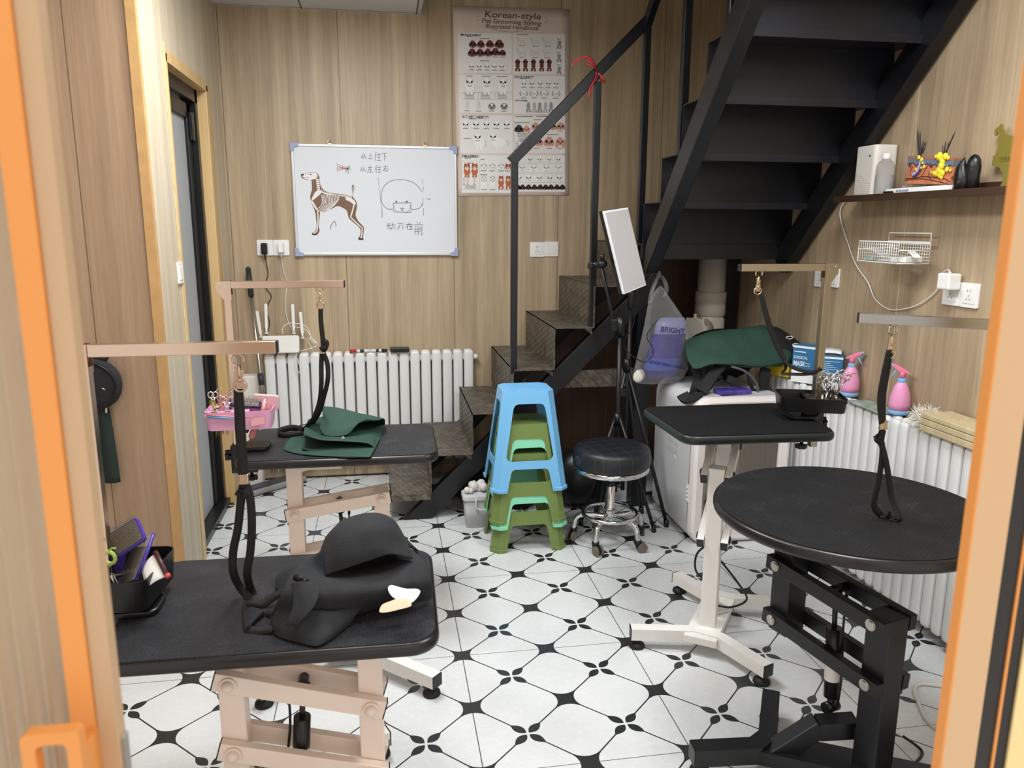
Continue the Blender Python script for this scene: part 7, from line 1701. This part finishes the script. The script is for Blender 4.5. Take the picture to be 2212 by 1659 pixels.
# floor: white cable at the right
m = MB(); m.tube([onZ(x_, y_, 0.006) for x_, y_ in ((2110, 1500), (2060, 1487), (2020, 1480), (1985, 1478), (1976, 1492), (1985, 1520), (2000, 1552), (2022, 1573), (2070, 1600))], 0.006, 8, smoothing=6)
tag(m.build('power_cable', pm('white_cable', 'dcd8d0', 0.5)), 'bent white cable lying on the tiles beyond the round table', 'cable')

# ------------------------------------------------------------------ things on the left return wall
hw = thing('wall_hook', 'chrome hook on brown left wall carrying a black bag', 'hook', (-1.27, 0.02, 0.80))
m = MB(); m.tube([(-1.283, 0.0, 0.80), (-1.283, -0.02, 0.86), (-1.275, -0.035, 0.875), (-1.265, -0.035, 0.865), (-1.268, -0.03, 0.82), (-1.275, -0.02, 0.775)], 0.005, 8, smoothing=4); m.build('hook_body', CHROME, hw)
kb = thing('hanging_bag', 'round black padded bag hanging on brown left wall behind the table arm', 'bag', (-1.29, -0.01, 0.72))
m = MB(); m.prism([(-1.325+0.112*math.cos(a)*(1.0 if math.cos(a) > 0 else .8), 0.885+0.098*math.sin(a)*(1.0+0.1*math.cos(a))) for a in [2*PI*k/32 for k in range(32)]], 0.05, Matrix(((1, 0, 0, 0), (0, 0, 1, -0.04), (0, 1, 0, 0), (0, 0, 0, 1))), bev=0.012, smooth=True); m.build('bag_panel', TBLACK, kb, sm=50)
m = MB(); m.tube([(-1.325+0.10*math.cos(a)*(1.0 if math.cos(a) > 0 else .8), -0.042, 0.885+0.088*math.sin(a)) for a in [2*PI*k/32 for k in range(32)]], 0.003, 6, closed=True); m.build('seam_piping', BLACKP, kb)
m = MB(); m.sph((-1.30, -0.005, 0.985), 0.045, (1.1, 0.4, 0.6)); m.build('bag_top', TBLACK, kb)
m = MB(); sheet(m, [[(-1.33, -0.01, 0.80), (-1.29, -0.02, 0.80), (-1.265, -0.01, 0.79)], [(-1.33, -0.01, 0.68), (-1.285, -0.025, 0.68), (-1.258, -0.01, 0.68)], [(-1.33, -0.01, 0.50), (-1.28, -0.022, 0.5), (-1.252, -0.01, 0.5)]], 10, 5, 0.001, 3)
tag(m.build('dark_cloth', pm('dark_green_cloth', '1b2a25', 0.8), mod=[('SOLIDIFY', dict(thickness=0.012))]), 'dark green cloth hanging below the hook on brown left wall', 'cloth')

# ------------------------------------------------------------------ sliding glass door and door frame the photo is taken through
ORG = pm('orange_lit_frame', 'e2964e', 0.5); BEI = pm('beige_frame_edge', 'c2a27f', 0.5); PEACH = pm('peach_frame', 'd3ae86', 0.5); SEAL = pm('black_seal', '231e1c', 0.5); WRM = pm('warm_panel', 'f2d79a', 0.5)  # frame colours: one champagne metal with warm and white light put in
FY = -2.30
d2 = bpy.data.objects.new('door_2', None); COL.objects.link(d2); d2.location = (-0.55, FY, 0); struct(d2)
def vstrip(nm, l0, l1, y0, y1, mat, par, z0=0.3, z1=2.2):
    MB().b2((l0, min(y0, y1), z0), (l1, max(y0, y1), z1)).build(nm, mat, par)
xa, xb, xc = -0.560, -0.509, -0.487
xe = onY(265, 1600, FY).x
m = MB(); m.b2((-0.549, FY-0.004, 0.3), (-0.5265, FY+0.012, 2.2), bev=0.001); m.build('door_stile', ORG, d2)
m = MB(); m.b2((-0.5265, FY, 0.3), (-0.5075, FY+0.02, 2.2), bev=0.001); m.build('stile_edge', BEI, d2)
mR, ntR, bR = newmat('reeded_glass')
bR.inputs['Transmission Weight'].default_value = 0.5; bR.inputs['Roughness'].default_value = 0.12; bR.inputs['IOR'].default_value = 1.2; bR.inputs['Base Color'].default_value = (*lin('d9c6ad'), 1)
m = MB(); n = 60; W = 0.24
def rg(u, v): 
    return Vector((-0.549-W*u, FY+0.006*abs(math.sin(u*W/0.020*PI)), 0.3+1.9*v))
m.grid(rg, 96, 1); m.build('reeded_pane', mR, d2, mod=[('SOLIDIFY', dict(thickness=0.004))])
# square orange pull on the door
hz1 = onY(110, 1578, FY-0.045).z; hx0, hx1 = onY(48, 1600, FY-0.045).x, onY(176, 1590, FY-0.045).x
m = MB()
def rr2(i, y): return [Vector((p[0], y, p[1])) for p in rrect(hx1-hx0-2*i, 0.22-2*i, 0.006, 4, (hx0+hx1)/2, hz1-0.11)]
m.loft([rr2(0, FY-0.05), rr2(0, FY-0.036), rr2(0.012, FY-0.036), rr2(0.012, FY-0.05), rr2(0, FY-0.05)], capA=False, capB=False, smooth=False)
m.b2((hx1-0.012, FY-0.04, hz1-0.21), (hx1-0.002, FY+0.0, hz1-0.03), bev=0.001)
m.build('door_pull', ORG, d2)
MB().b2((-0.508, FY+0.004, 0.80), (-0.5045, FY+0.018, 0.965), bev=0.001).build('latch_plate', pm('grey_latch', '8a8680', 0.4), d2)
# right jamb
d3 = bpy.data.objects.new('door_3', None); COL.objects.link(d3); d3.location = (0.5, FY, 0); struct(d3)
xi = onY(2011, 1659, FY+0.014).x
MB().b2((xi, FY, 0.3), (xi+0.003, FY+0.014, 2.2)).build('jamb_edge', ORG, d3)
for nm, px0, px1, mat, dy in (('jamb_face', 2025, 2104, PEACH, 0.0), ('jamb_seal', 2104, 2143, SEAL, 0.004), ('gold_strip', 2143, 2149, ORG, 0.002), ('second_seal', 2149, 2175, SEAL, 0.004), ('lit_panel', 2175, 2330, WRM, 0.001)):  # lit_panel: warm light beyond the jamb put into a plain colour
    a, b_ = onY(px0, 1659, FY), onY(px1, 1659, FY)
    MB().b2((a.x if nm != 'jamb_face' else xi+0.003, FY+dy, 0.3), (b_.x, FY+0.014, 2.2)).build(nm, mat, d3)
